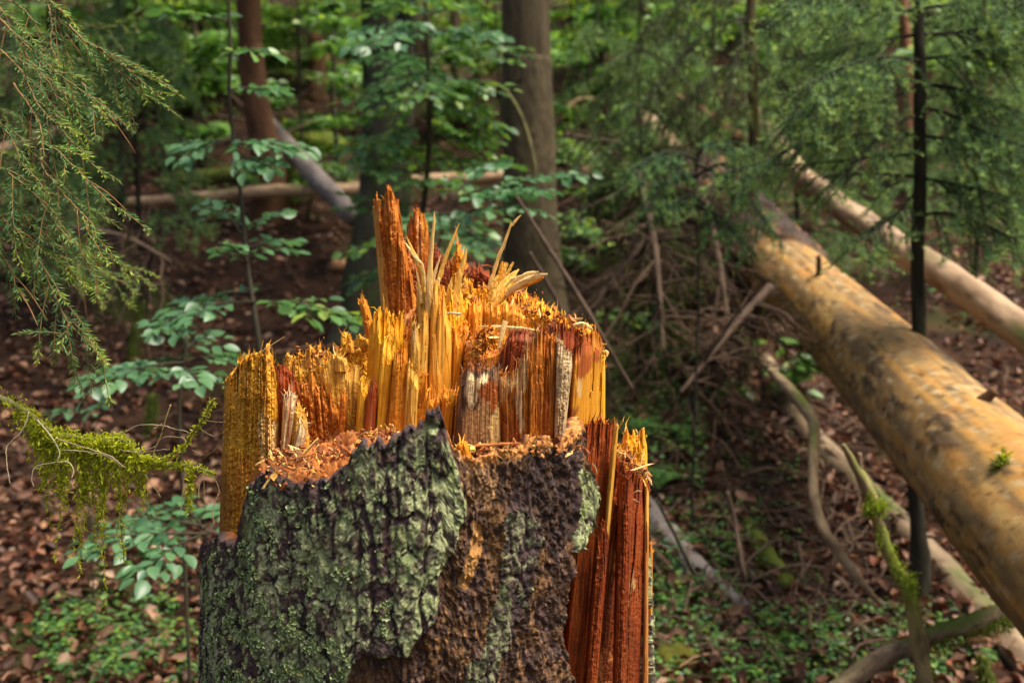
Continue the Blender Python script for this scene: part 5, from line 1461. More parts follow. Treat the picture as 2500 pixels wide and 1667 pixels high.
chunk('wood_fragment', 'pale orange broken lump of wood on the slope behind the left tip of the stump', 'wood piece', 838, 655, 70, 30, ((0.50, 0.27, 0.12), (0.36, 0.16, 0.07)), M_LOG)
chunk('moss_mound', 'bright green moss mound up the slope right of the grey slanting log', 'moss', 775, 365, 150, 60, ((0.12, 0.17, 0.02), (0.19, 0.24, 0.03)), M_MOSS, 40)
chunk('moss_mound', 'low yellow green moss mound at the bottom edge right beside the stump', 'moss', 1640, 1620, 130, 70, ((0.15, 0.15, 0.02), (0.22, 0.21, 0.03)), M_MOSS, 40)
chunk('moss_mound', 'flat green moss mound between the mossy fallen branch and the ground cover', 'moss', 1900, 1560, 120, 40, ((0.09, 0.11, 0.018), (0.15, 0.17, 0.025)), M_MOSS, 40)
chunk('moss_mound', 'dark green moss mound on the slope left of the small mossy snag', 'moss', 120, 690, 220, 60, ((0.045, 0.055, 0.014), (0.075, 0.085, 0.02)), M_MOSS, 40)

# ================================================================== GREEN PLANTS
GREENS = np.array([(0.055, 0.140, 0.036), (0.080, 0.185, 0.040), (0.115, 0.235, 0.044), (0.038, 0.105, 0.038), (0.19, 0.29, 0.045)])


def green(n, bright=1.0, warm=0.0):
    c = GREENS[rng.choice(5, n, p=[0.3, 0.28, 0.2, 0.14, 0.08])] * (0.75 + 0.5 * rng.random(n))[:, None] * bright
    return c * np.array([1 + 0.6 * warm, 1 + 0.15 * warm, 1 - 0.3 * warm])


def spray(p0, p1, width, nside, lsize, sag=0.06, fill=1.0, tilt=0.0):
    """flat layered beech spray from p0 to p1: twigs and leaf frames (pos, dir, normal, size)"""
    p0 = np.asarray(p0, float); p1 = np.asarray(p1, float)
    ax = p1 - p0; L = np.linalg.norm(ax); ax /= L
    up = np.array([rng.normal(0, 0.12), -0.12 + tilt + rng.normal(0, 0.10), 1.0])
    side = np.cross(up, ax); side /= np.linalg.norm(side); up = np.cross(ax, side)
    t = np.linspace(0, 1, 9)
    main = p0 + ax * L * t[:, None] + up * (L * sag * 4 * (t * (1 - t)))[:, None] + side * (0.03 * L * np.sin(t * 5 + rng.uniform(0, 6)))[:, None]
    twigs = [(main, 0.0035 + 0.004 * L)]
    for i in range(nside):
        s = 0.12 + 0.80 * (i + rng.uniform(0, 0.6)) / nside
        b = main[0] + (main[-1] - main[0]) * s
        j = s * 8; k = min(int(j), 7); b = main[k] + (main[k + 1] - main[k]) * (j - k)
        sg = 1 if i % 2 else -1
        ln = width * (1.05 - 0.7 * s) * rng.uniform(0.7, 1.15)
        a = math.radians(rng.uniform(38, 60))
        d = ax * math.cos(a) + side * sg * math.sin(a) + up * rng.normal(0.0, 0.10)
        tt = np.linspace(0, 1, 5)[:, None]
        tw = b + d * ln * tt + ax * (0.15 * ln) * tt ** 2 - np.array([0, 0, 0.10 * ln]) * tt ** 2
        twigs.append((tw, 0.0022))
    pos, dr, nr, sz = [], [], [], []
    for ti, (tw, r) in enumerate(twigs):
        ln = np.linalg.norm(np.diff(tw, axis=0), axis=1).sum()
        n = max(2, int(fill * ln / (lsize * 0.38)))
        st = np.linspace(0.35 if ti == 0 else 0.15, 1, n)
        for q, s in enumerate(st):
            j = s * (len(tw) - 1); k = min(int(j), len(tw) - 2)
            b = tw[k] + (tw[k + 1] - tw[k]) * (j - k)
            td = tw[k + 1] - tw[k]; td /= np.linalg.norm(td)
            sd_ = np.cross(up, td); sd_ /= np.linalg.norm(sd_) + 1e-9
            sg = 1 if q % 2 else -1
            a = math.radians(rng.uniform(35, 62)) if s < 0.97 else rng.normal(0, 0.2)
            d = td * math.cos(a) + sd_ * sg * math.sin(a) + up * rng.normal(-0.05, 0.12)
            pos.append(b + d * lsize * 0.12); dr.append(d)
            nr.append(up + rng.normal(0, 0.32, 3)); sz.append(lsize * rng.uniform(0.5, 1.12))
    return twigs, np.array(pos), np.array(dr), np.array(nr), np.array(sz)


def twig_mesh(mb, tw, r, col, seg=5):
    n = max(5, len(tw))
    v, q, tr, *_ = tube(tw, np.linspace(r, r * 0.35, len(tw)), n, seg, cap=False)
    mb.add(v, np.array(col) * rng.uniform(0.8, 1.2), q)


LEAF_MESHES = []
for k in range(4):
    tv, tq, tt_ = stations_leaf([0.14, 0.32, 0.55, 0.78, 0.93], np.array([0.17, 0.28, 0.31, 0.21, 0.08]) * (0.92 + 0.06 * k), 0.06 + 0.05 * k, 0.06 + 0.07 * k, 0.012)
    LEAF_MESHES.append(make_mesh('leaf_%s' % 'abcd'[k], tv, [tq, tt_], M_LEAFOBJ))


def leaf_objects(parent, pos, dr, nr, sz):
    base = Vector(root_loc(parent))
    for p, d, n, s in zip(pos, dr, nr, sz):
        x = Vector(d).normalized(); y = Vector(n).cross(x).normalized(); z = x.cross(y)
        o = bpy.data.objects.new('leaf', LEAF_MESHES[rng.integers(0, 4)])
        m = Matrix((x, y, z)).transposed().to_4x4()
        m = Matrix.Translation(Vector(p) - base) @ m @ Matrix.Scale(float(s), 4)
        o.parent = parent
        o.matrix_basis = m
        COL.objects.link(o)


STEMC = (0.040, 0.034, 0.022)


def sapling(name, label, cat, stem_rows, sprays, lsize, budget=300, group=None, bright=1.0, stemr=None):
    """stem_rows px,py,w,Y; sprays (px0,py0,Y0, px1,py1,Y1, width m, nside). leaves one by one up to the budget"""
    path = px_path(stem_rows)
    g = float(gz(path[-1, 0], path[-1, 1]))
    path = np.vstack([path, [path[-1, 0], path[-1, 1], g - 0.05, path[-1, 3]]]) if path[-1, 2] > g else path
    t = empty(name, (path[-1, 0], path[-1, 1], g), label, cat, group)
    bark_tube(path, 50, 8, 0.001, bark_cols(STEMC, (0.06, 0.05, 0.032), (0.025, 0.02, 0.014), 0.1), 'stem', M_TWIG, t)
    left = budget
    rest = MB(); nrest = 0
    for s in sprays:
        p0 = P(*s[0:3]); p1 = P(*s[3:6])
        tw, pos, dr, nr, sz = spray(p0, p1, s[6], s[7], lsize)
        mb = MB()
        for k, (a, r) in enumerate(tw): twig_mesh(mb, a, r, STEMC)
        b = mb.build('branch', M_TWIG, t)
        if left >= len(pos):
            leaf_objects(b, pos, dr, nr, sz); left -= len(pos)
        else:
            set_leaves(LEAF_HI, pos, dr, nr, sz, green(len(pos), bright), rest); nrest += len(pos)
    if nrest:
        rest.build('leaves', M_LEAF, t, True, 'stuff')
    return t


# the beech sapling left of the stump
sapling('beech_sapling', 'young beech with dark thin stem and layered leaf sprays left of the stump', 'sapling',
        [(556, -60, 7, 3.3), (562, 120, 9, 3.3), (560, 250, 10, 3.3), (580, 400, 11, 3.3), (592, 520, 12, 3.25), (600, 620, 12, 3.2), (618, 740, 13, 3.15), (634, 850, 14, 3.1), (650, 1000, 15, 3.1)],
        [(575, 345, 3.3, 720, 372, 3.15, 0.16, 7), (575, 345, 3.3, 440, 370, 3.25, 0.14, 6), (580, 385, 3.3, 665, 415, 3.1, 0.10, 4),
         (598, 575, 3.25, 515, 500, 3.4, 0.12, 5), (600, 610, 3.2, 700, 590, 3.35, 0.11, 5), (602, 650, 3.2, 560, 600, 3.0, 0.10, 4),
         (595, 560, 3.25, 690, 520, 3.4, 0.10, 4),
         (620, 735, 3.15, 375, 800, 2.95, 0.16, 8), (622, 740, 3.15, 880, 785, 3.0, 0.17, 9), (618, 720, 3.15, 470, 740, 3.3, 0.12, 5),
         (560, 220, 3.3, 690, 225, 3.4, 0.10, 5), (562, 130, 3.3, 660, 130, 3.2, 0.12, 5), (560, 60, 3.3, 440, 40, 3.4, 0.14, 6)], 0.058, 300)
sapling('beech_sapling', 'low spreading beech sapling with pale leaves just left of the stump', 'sapling',
        [(455, 820, 8, 2.9), (450, 880, 9, 2.9), (440, 960, 10, 2.9), (440, 1100, 10, 2.9)],
        [(455, 885, 2.9, 190, 945, 2.7, 0.14, 8), (455, 880, 2.9, 620, 880, 3.0, 0.15, 6), (455, 860, 2.9, 400, 790, 3.05, 0.10, 4), (452, 900, 2.9, 480, 940, 2.65, 0.13, 5), (455, 880, 2.9, 330, 895, 3.0, 0.11, 5), (455, 850, 2.9, 520, 820, 3.0, 0.10, 4)], 0.052, 300)
sapling('beech_seedling', 'low beech seedling with green leaves beneath the mossy hanging branch', 'sapling',
        [(505, 1300, 7, 2.5), (510, 1340, 8, 2.5), (515, 1420, 8, 2.5)],
        [(505, 1300, 2.5, 185, 1345, 2.4, 0.13, 9), (505, 1305, 2.5, 330, 1405, 2.3, 0.10, 6), (500, 1290, 2.5, 300, 1265, 2.6, 0.12, 6), (505, 1300, 2.5, 560, 1240, 2.6, 0.10, 4), (500, 1290, 2.5, 420, 1230, 2.6, 0.10, 4)], 0.052, 260)
sapling('beech_seedling', 'tiny bluish seedling on brown leaves above the mossy hanging branch', 'sapling',
        [(205, 1000, 5, 3.6), (206, 1020, 5, 3.6)], [(205, 1000, 3.6, 140, 1012, 3.5, 0.08, 3), (205, 1000, 3.6, 250, 985, 3.6, 0.08, 3)], 0.05, 60)

# leafy beech in the middle, before the mossy trunk
sp = []
for (x0, y0, x1, y1) in [(1040, 60, 900, 120), (1040, 80, 1200, 90), (1050, 130, 940, 190), (1050, 140, 1250, 130), (1050, 180, 900, 250), (1055, 190, 1190, 220), (1050, 240, 880, 300),
                         (1050, 250, 1210, 300), (1045, 300, 930, 350), (1050, 330, 1180, 350), (1040, 370, 830, 365), (1040, 390, 1210, 410), (1035, 430, 870, 420), (1040, 450, 1140, 470),
                         (1035, 500, 900, 520), (1040, 520, 1180, 560), (1030, 570, 890, 610), (1040, 600, 1120, 640), (1030, 660, 880, 690), (1040, 30, 960, 20), (1045, 40, 1150, 20), (1050, 210, 1000, 260), (1040, 350, 1010, 400)]:
    Y0 = 5.0
    sp.append((x0, y0, Y0, x1, y1, Y0 + rng.uniform(-0.7, 0.5), 0.30, 7))
sapling('beech_sapling', 'dense leafy beech sapling before the mossy trunk behind the stump tip', 'sapling',
        [(1036, -60, 9, 5.0), (1045, 150, 11, 5.0), (1048, 350, 13, 5.0), (1030, 550, 15, 5.0), (1020, 720, 17, 5.0), (1015, 850, 18, 5.0)], sp, 0.072, 240, bright=0.9)
sapling('beech_sapling', 'beech branch sprays with pale leaves crossing the grey brown trunk behind the stump', 'sapling',
        [(1110, 470, 6, 4.0), (1080, 560, 8, 4.0), (1060, 700, 9, 4.0), (1060, 900, 10, 4.0)],
        [(1105, 500, 4.0, 1350, 470, 3.8, 0.15, 7), (1110, 490, 4.0, 1440, 425, 4.0, 0.10, 7), (1100, 530, 4.0, 1330, 520, 3.7, 0.10, 5), (1100, 520, 4.0, 980, 560, 3.8, 0.16, 6), (1090, 560, 4.0, 1190, 600, 3.8, 0.12, 5), (1108, 480, 4.0, 1200, 400, 4.2, 0.10, 5), (1095, 545, 4.0, 1000, 620, 3.8, 0.12, 4)], 0.068, 260)


# ---- saplings and shrubs up the slope: leaves too soft to tell apart, one mass per plant
def far_sapling(px, py, h, wd, n, lsize, label, group=None, bright=1.0, warm=0.0, name='beech_sapling'):
    g = G(px, py)[0]
    t = empty(name, g, label, 'sapling', group)
    lean = rng.normal(0, 0.06, 2)
    top = g + np.array([lean[0] * h, lean[1] * h, h])
    path = np.column_stack([np.array([g - [0, 0, 0.05], g * 0.5 + top * 0.5 + np.array([rng.normal(0, .05), 0, 0]), top]), [0.012 + 0.004 * h, 0.009 + 0.002 * h, 0.004]])
    bark_tube(path, 16, 6, 0.001, bark_cols(STEMC, (0.06, 0.05, 0.032), (0.025, 0.02, 0.014), 0.1), 'stem', M_TWIG, t)
    mb = MB(); tb = MB()
    nl = max(5, int(h * 5))
    per = max(6, n // nl)
    for i in range(nl):
        s = 0.12 + 0.88 * (i + rng.random()) / nl
        c = g * (1 - s) + top * s
        a = rng.uniform(0, 6.28)
        R = wd * (0.55 + 0.6 * math.sin(min(1, s) * 2.6)) * rng.uniform(0.5, 1.1)
        tip = c + np.array([math.cos(a) * R, math.sin(a) * R, rng.normal(0.02, 0.12)])
        k = np.sqrt(rng.random(per)); lat = rng.normal(0, 0.22, per) * R * (0.3 + k) * 0.8
        side = np.array([-math.sin(a), math.cos(a), 0])
        pos = c + (tip - c) * k[:, None] + side * lat[:, None]
        pos[:, 2] += rng.normal(0, 0.025, per) - 0.06 * np.abs(lat)
        d = np.array([math.cos(a), math.sin(a), -0.1]) + rng.normal(0, 0.7, (per, 3)) * np.array([1, 1, 0.3])
        nr = np.stack([rng.normal(0, 0.42, per), rng.normal(-0.35, 0.42, per), np.ones(per)], -1)
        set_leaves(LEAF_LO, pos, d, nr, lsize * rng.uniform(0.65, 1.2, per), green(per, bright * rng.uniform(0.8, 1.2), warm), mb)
        twig_mesh(tb, np.array([c, (c + tip) / 2 + [0, 0, 0.03], tip]), 0.004, STEMC, 4)
    tb.build('twigs', M_TWIG, t, True, 'stuff')
    mb.build('leaves', M_LEAF, t, True, 'stuff')


FAR = [
    (1600, 560, 0.7, 0.45, 300, 0.055, 1.0, 0.1, 'leafy shrub poking through the dead treetops behind the stump shoulder'),
    (1500, 760, 0.5, 0.35, 240, 0.05, 1.0, 0.1, 'small leafy shrub in the hollow between stump and dead treetops'),
    (1720, 760, 0.45, 0.35, 220, 0.05, 1.0, 0.1, 'small leafy shrub under the barked end of the thick ochre trunk'),
    (350, 300, 2.60, 1.00, 1500, 0.066, 1.20, 0.10, 'tall leafy sapling filling the gap right of the hanging bough'),
    (460, 230, 2.80, 1.10, 1500, 0.066, 1.30, 0.20, 'tall leafy sapling behind the chestnut trunk on its left'),
    (1230, 330, 2.20, 0.80, 1100, 0.066, 1.10, 0.10, 'leafy sapling partly hidden by the grey brown trunk'),
    (1900, 330, 2.40, 0.90, 1300, 0.066, 1.40, 0.40, 'bright leafy sapling behind the slimmer pale log'),
    (2420, 480, 1.80, 0.80, 1100, 0.066, 1.20, 0.20, 'leafy sapling behind the slimmer pale log at the right edge'),
    (1500, 640, 0.60, 0.40, 260, 0.066, 0.95, 0.00, 'low dark shrub in the hollow behind the stump shoulder'),
    (1640, 900, 0.35, 0.30, 200, 0.066, 1.10, 0.10, 'low leafy plant in the litter left of the wavy pale branch'),
    (1850, 1010, 0.30, 0.28, 160, 0.066, 1.10, 0.10, 'low leafy plant beside the wavy pale branch'),
    (380, 430, 1.9, 0.8, 1100, 0.066, 1.15, 0.05, 'leafy beech sapling above the left end of the long thin pale log'),
    (500, 400, 2.0, 0.7, 1100, 0.066, 1.20, 0.15, 'leafy sapling behind the thin dark stem of the layered beech'),
    (740, 470, 1.8, 0.6, 900, 0.066, 1.10, 0.00, 'leafy sapling before the grey slanting log'),
    (1180, 430, 1.8, 0.6, 900, 0.066, 1.10, 0.00, 'leafy sapling just left of the grey brown trunk'),
    (1420, 440, 1.7, 0.6, 900, 0.066, 1.00, 0.00, 'leafy sapling over the right half of the long thin pale log'),
    (1560, 400, 2.0, 0.7, 1100, 0.066, 1.15, 0.20, 'leafy sapling hiding the far end of the thick trunk'),
    (1680, 330, 2.0, 0.8, 1100, 0.066, 1.20, 0.30, 'leafy sapling between the far ends of the two fallen trunks'),
    (250, 330, 2.1, 0.9, 1200, 0.066, 1.10, 0.10, 'leafy sapling right behind the hanging bough tips'),
    (950, 330, 2.0, 0.8, 1100, 0.066, 1.10, 0.10, 'leafy sapling behind the mossy trunk at its foot'),
  # px, py of the foot, height, spread, leaves, leaf size, brightness, warmth (sunlight put into the leaf colour of sunny ones), label
    (420, 330, 2.2, 1.1, 1500, 0.07, 1.1, 0.1, 'leafy beech sapling up the slope right of the hanging spruce twigs'),
    (540, 240, 2.6, 1.2, 1500, 0.07, 1.2, 0.2, 'bright leafy sapling up the slope left of the chestnut trunk'),
    (730, 250, 2.4, 1.0, 1300, 0.07, 1.1, 0.1, 'leafy sapling up the slope just right of the chestnut trunk'),
    (860, 200, 2.4, 1.1, 1300, 0.07, 1.3, 0.3, 'yellow green sapling behind the top of the mossy trunk'),
    (1130, 280, 2.2, 1.0, 1300, 0.07, 1.2, 0.2, 'bright sapling in the gap between the mossy and grey brown trunks'),
    (1420, 330, 1.2, 0.9, 800, 0.07, 0.9, 0.0, 'low dark leafy shrub right of the grey brown trunk'),
    (1450, 210, 2.4, 1.1, 1400, 0.07, 1.3, 0.4, 'sunny yellow green sapling right of the grey brown trunk'),
    (1600, 200, 2.6, 1.2, 1400, 0.07, 1.2, 0.3, 'leafy sapling up the slope behind the moss hung spruce'),
    (1960, 190, 2.6, 1.3, 1500, 0.07, 1.4, 0.5, 'yellow green sapling up the slope left of the black spruce pole'),
    (2120, 150, 2.8, 1.3, 1400, 0.07, 1.4, 0.5, 'sunny sapling up the slope behind the black spruce pole'),
    (2330, 200, 2.6, 1.3, 1400, 0.07, 1.3, 0.4, 'sunny sapling up the slope right of the black spruce pole'),
    (2480, 330, 2.2, 1.1, 1300, 0.07, 1.1, 0.2, 'leafy sapling at the right edge behind the spruce boughs'),
    (180, 260, 2.6, 1.2, 1400, 0.07, 1.1, 0.2, 'leafy sapling up the slope behind the hanging spruce twigs'),
    (1530, 520, 0.6, 0.5, 300, 0.06, 1.0, 0.1, 'small leafy shrub in the twig pile behind the stump on the right'),
    (1440, 620, 0.7, 0.45, 260, 0.06, 0.95, 0.0, 'little dark leaved sapling between grey brown trunk and thick log'),
    (1400, 460, 0.8, 0.5, 300, 0.06, 0.9, 0.0, 'small dark shrub on the bank below the long thin pale log'),
    (740, 540, 0.5, 0.4, 220, 0.06, 0.9, 0.0, 'small shrub on the bank below the grey slanting log'),
    (300, 160, 2.8, 1.3, 1200, 0.07, 1.2, 0.3, 'far leafy sapling high up the slope at upper left'),
    (660, 120, 3.0, 1.4, 1300, 0.075, 1.3, 0.4, 'far sunny sapling high up the slope above the chestnut trunk foot'),
    (1040, 120, 3.0, 1.4, 1300, 0.075, 1.4, 0.5, 'far sunny sapling high up the slope above the stump tip'),
    (1400, 90, 3.0, 1.4, 1300, 0.075, 1.4, 0.5, 'far sunny sapling high up the slope right of the grey brown trunk top'),
    (1760, 90, 3.0, 1.4, 1300, 0.075, 1.4, 0.5, 'far sunny sapling high up the slope behind the moss hung spruce top'),
    (2260, 60, 3.0, 1.4, 1300, 0.075, 1.4, 0.5, 'far sunny sapling highest up the slope at upper right'),
]
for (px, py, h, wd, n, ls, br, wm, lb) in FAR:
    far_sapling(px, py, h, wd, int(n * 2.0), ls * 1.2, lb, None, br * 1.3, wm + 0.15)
for i in range(26):
    px = rng.uniform(-150, 2650); py = rng.uniform(10, 130)
    far_sapling(px, py, rng.uniform(2.5, 5), rng.uniform(1.3, 2.1), 1050, 0.12, 'green leafy sapling among many high up the far slope', 'saplings high up the far slope', rng.uniform(1.2, 1.9), rng.uniform(0.2, 0.8))


# ---- needles
def needles(mb, line, per_m, ln, wd, col, colt=None, flat=0.55, fwd=0.55, tri=True):
    """needle blades standing off a twig polyline"""
    line = np.asarray(line, float)
    seg = np.diff(line, axis=0); sl = np.linalg.norm(seg, axis=1); L = sl.sum()
    n = max(3, int(L * per_m))
    s = np.sort(rng.random(n)) * L
    cs = np.concatenate([[0], np.cumsum(sl)])
    k = np.clip(np.searchsorted(cs, s, side='right') - 1, 0, len(sl) - 1)
    f = (s - cs[k]) / sl[k]
    p = line[k] + seg[k] * f[:, None]
    t = seg[k] / sl[k][:, None]
    ref = np.array([0.05, -0.25, 1.0])
    a = np.cross(t, ref); a /= np.linalg.norm(a, axis=1)[:, None] + 1e-9
    b = np.cross(a, t)
    ang = rng.random(n) * 2 * math.pi
    rad = a * np.cos(ang)[:, None] + b * (np.sin(ang) * flat + 0.12)[:, None]
    d = rad + t * fwd + rng.normal(0, 0.12, (n, 3))
    d /= np.linalg.norm(d, axis=1)[:, None]
    ll = ln * rng.uniform(0.7, 1.15, n) * (1 - 0.35 * (s / L) ** 6)
    w_ = np.cross(d, rng.normal(size=(n, 3))); w_ /= np.linalg.norm(w_, axis=1)[:, None]
    w_ *= wd * 0.5
    if tri:
        V = np.stack([p - w_ * 1.1, p + w_ * 1.1, p + d * ll[:, None]], 1)
    else:
        V = np.stack([p, p + d * (ll * 0.5)[:, None] + w_, p + d * ll[:, None], p + d * (ll * 0.5)[:, None] - w_], 1)
    c = np.array(col) * (0.7 + 0.6 * rng.random(n))[:, None]
    if colt is not None:
        c = mix(c, np.array(colt) * (0.8 + 0.4 * rng.random(n))[:, None], sst(L - 0.055, L - 0.01, s) * 0.8)
    if tri: mb.add(V.reshape(-1, 3), np.repeat(c, 3, 0), None, np.arange(n * 3).reshape(-1, 3))
    else: mb.add(V.reshape(-1, 3), np.repeat(c, 4, 0), np.arange(n * 4).reshape(-1, 4))


# the hanging spruce boughs close by on the left
def hanging_bough(label, twig_lines, seed_dir):
    """twig_lines: list of (pixel polyline, Y near, Y far, side shoots)"""
    root = P(twig_lines[0][0][0][0], twig_lines[0][0][0][1], twig_lines[0][1])
    t = empty('spruce_bough', root, label, 'spruce branch')
    for pts, y0, y1, sh in twig_lines:
        pts = np.array(pts, float)
        Ys = np.linspace(y0, y1, len(pts))
        line = smooth_path(P(pts[:, 0], pts[:, 1], Ys), 40)
        line += np.stack([perlin(np.arange(40) * 0.31, y0 * 9, k) for k in range(3)], -1) * 0.003
        mb = MB()
        v, q, tr, *_ = tube(line, np.linspace(0.0019, 0.0008, 40), 40, 6, cap=True)
        tc = np.array([0.19, 0.12, 0.045])
        mb.add(v, tc, q, tr)
        nb = MB()
        L = np.linalg.norm(np.diff(line, axis=0), axis=1).sum()
        needles(nb, line[2:], 620, 0.0135, 0.0020, (0.085, 0.170, 0.060), (0.26, 0.40, 0.07), 0.22, 0.7, False)
        sh = int(sh * 0.7)
        for i in range(sh):
            s = 0.10 + 0.85 * (i + rng.uniform(0, 0.8)) / sh
            k = min(int(s * 39), 37)
            b = line[k]; td = line[k + 1] - line[k]; td /= np.linalg.norm(td)
            sd_ = np.cross(td, [0, -1, 0]); sd_ /= np.linalg.norm(sd_)
            sg = 1 if i % 2 else -1
            d = td * 0.72 + sd_ * sg * rng.uniform(0.45, 0.8) + np.array([0, rng.normal(0, 0.35), -0.32])
            d /= np.linalg.norm(d)
            ln = rng.uniform(0.035, 0.115) * (1.1 - 0.6 * s)
            tt = np.linspace(0, 1, 7)[:, None]
            sl = b + d * ln * tt + td * ln * 0.18 * tt ** 2 - np.array([0, 0, 0.22 * ln]) * tt ** 2
            v, q, tr, *_ = tube(sl, np.linspace(0.0010, 0.0006, 7), 7, 5, cap=True)
            bare = rng.random() < 0.10
            mb.add(v, np.array([0.24, 0.12, 0.05]) if bare else tc * 1.1, q, tr)
            if not bare:
                tipc = (0.25, 0.34, 0.05) if rng.random() < 0.45 else (0.13, 0.19, 0.06)
                needles(nb, sl, 640, 0.0135, 0.0020, (0.085, 0.170, 0.060) if rng.random() < 0.7 else (0.14, 0.26, 0.06), tipc, 0.22, 0.7, False)
        tw = mb.build('twig', M_TWIG, t)
        nb.build('needles', M_NEEDLE, tw, True, 'stuff')


hanging_bough('green spruce bough with drooping tips reaching furthest right at upper left', [
    (ZL([(-60, -30), (0, 60), (120, 260), (200, 420), (300, 550), (480, 660), (620, 740), (700, 800), (762, 855)]), 1.66, 1.56, 16),
    (ZL([(200, -90), (330, 10), (430, 90), (500, 220), (650, 330), (850, 430), (960, 490), (1050, 552)]), 1.72, 1.62, 16),
    (ZL([(470, 170), (560, 270), (700, 350), (800, 480), (900, 590), (1010, 695)]), 1.66, 1.62, 10),
    (ZL([(650, 320), (780, 410), (900, 500), (1000, 590), (1092, 665)]), 1.65, 1.60, 8),
    (ZL([(-30, 90), (60, 200), (200, 330), (330, 470), (480, 560), (640, 690), (700, 790)]), 1.60, 1.56, 12),
    (ZL([(180, 400), (330, 560), (420, 740), (470, 850), (492, 930)]), 1.60, 1.58, 9),
    (ZL([(300, -30), (350, 150), (345, 300), (365, 450), (380, 560)]), 1.75, 1.72, 7),
    (ZL([(390, 100), (410, 220), (440, 330), (455, 500)]), 1.70, 1.68, 6),
    (ZL([(-20, -40), (150, 60), (260, 200), (300, 320)]), 1.78, 1.74, 5),
    (ZL([(560, 560), (600, 640), (680, 680), (735, 755)]), 1.60, 1.58, 4)], 0)
hanging_bough('grey green spruce bough hanging straight down along the left edge', [
    (ZL([(-60, 280), (0, 340), (150, 490), (250, 700), (400, 860), (520, 1000), (640, 1120), (712, 1215)]), 1.56, 1.50, 16),
    (ZL([(90, 560), (200, 720), (270, 840), (290, 960), (400, 1030), (520, 1150), (640, 1270), (770, 1390), (842, 1482)]), 1.54, 1.48, 16),
    (ZL([(-60, 1080), (0, 1130), (180, 1270), (300, 1400), (400, 1560), (470, 1650)]), 1.50, 1.47, 12),
    (ZL([(280, 960), (290, 1130), (360, 1230), (430, 1320), (600, 1500), (650, 1620)]), 1.51, 1.47, 12),
    (ZM([(60, -60), (80, 0), (200, 130), (280, 270), (370, 480), (460, 660), (600, 800), (680, 880), (742, 962)]), 1.50, 1.45, 20),
    (ZM([(-40, 140), (0, 190), (80, 320), (110, 420), (182, 522)]), 1.50, 1.47, 8),
    (ZM([(-40, 70), (0, 90), (200, 150), (320, 190), (380, 215), (450, 350)]), 1.52, 1.48, 8),
    (ZM([(360, -60), (500, 100), (560, 200), (640, 330), (712, 425)]), 1.55, 1.50, 9),
    (ZM([(560, -60), (600, 60), (650, 130), (690, 210), (742, 272)]), 1.56, 1.52, 6),
    (ZM([(470, 655), (445, 720), (415, 780), (388, 842)]), 1.46, 1.45, 5),
    (ZL([(-40, 780), (30, 870), (110, 1010), (150, 1110), (230, 1170)]), 1.53, 1.50, 8),
    (ZL([(-40, 1420), (40, 1500), (130, 1580), (180, 1680)]), 1.49, 1.47, 8),
    (ZL([(-40, 1240), (60, 1330), (140, 1440), (250, 1560)]), 1.52, 1.50, 8)], 1)
hanging_bough('soft green spruce bough lower down behind the hanging twigs', [
    (ZM([(360, 120), (480, 180), (640, 210), (800, 240), (920, 320), (1040, 440)]), 2.35, 2.25, 14),
    (ZM([(400, 200), (560, 280), (700, 330), (850, 400), (930, 470)]), 2.38, 2.3, 12),
    (ZM([(420, 260), (520, 330), (620, 400), (660, 460)]), 2.4, 2.33, 10)], 2)
hanging_bough('blurred spruce bough with yellow green tips behind the left twigs', [
    (ZL([(-60, 720), (40, 760), (120, 810), (180, 880)]), 2.6, 2.5, 10), (ZL([(-60, 1020), (40, 1040), (110, 1060)]), 2.6, 2.5, 8),
    (ZL([(300, 330), (380, 380), (400, 430), (420, 470)]), 2.5, 2.45, 6), (ZL([(560, 160), (700, 190), (840, 150), (960, 120)]), 3.2, 3.1, 14), (ZL([(0, 200), (120, 220), (240, 240), (330, 300)]), 2.9, 2.8, 10)], 3)


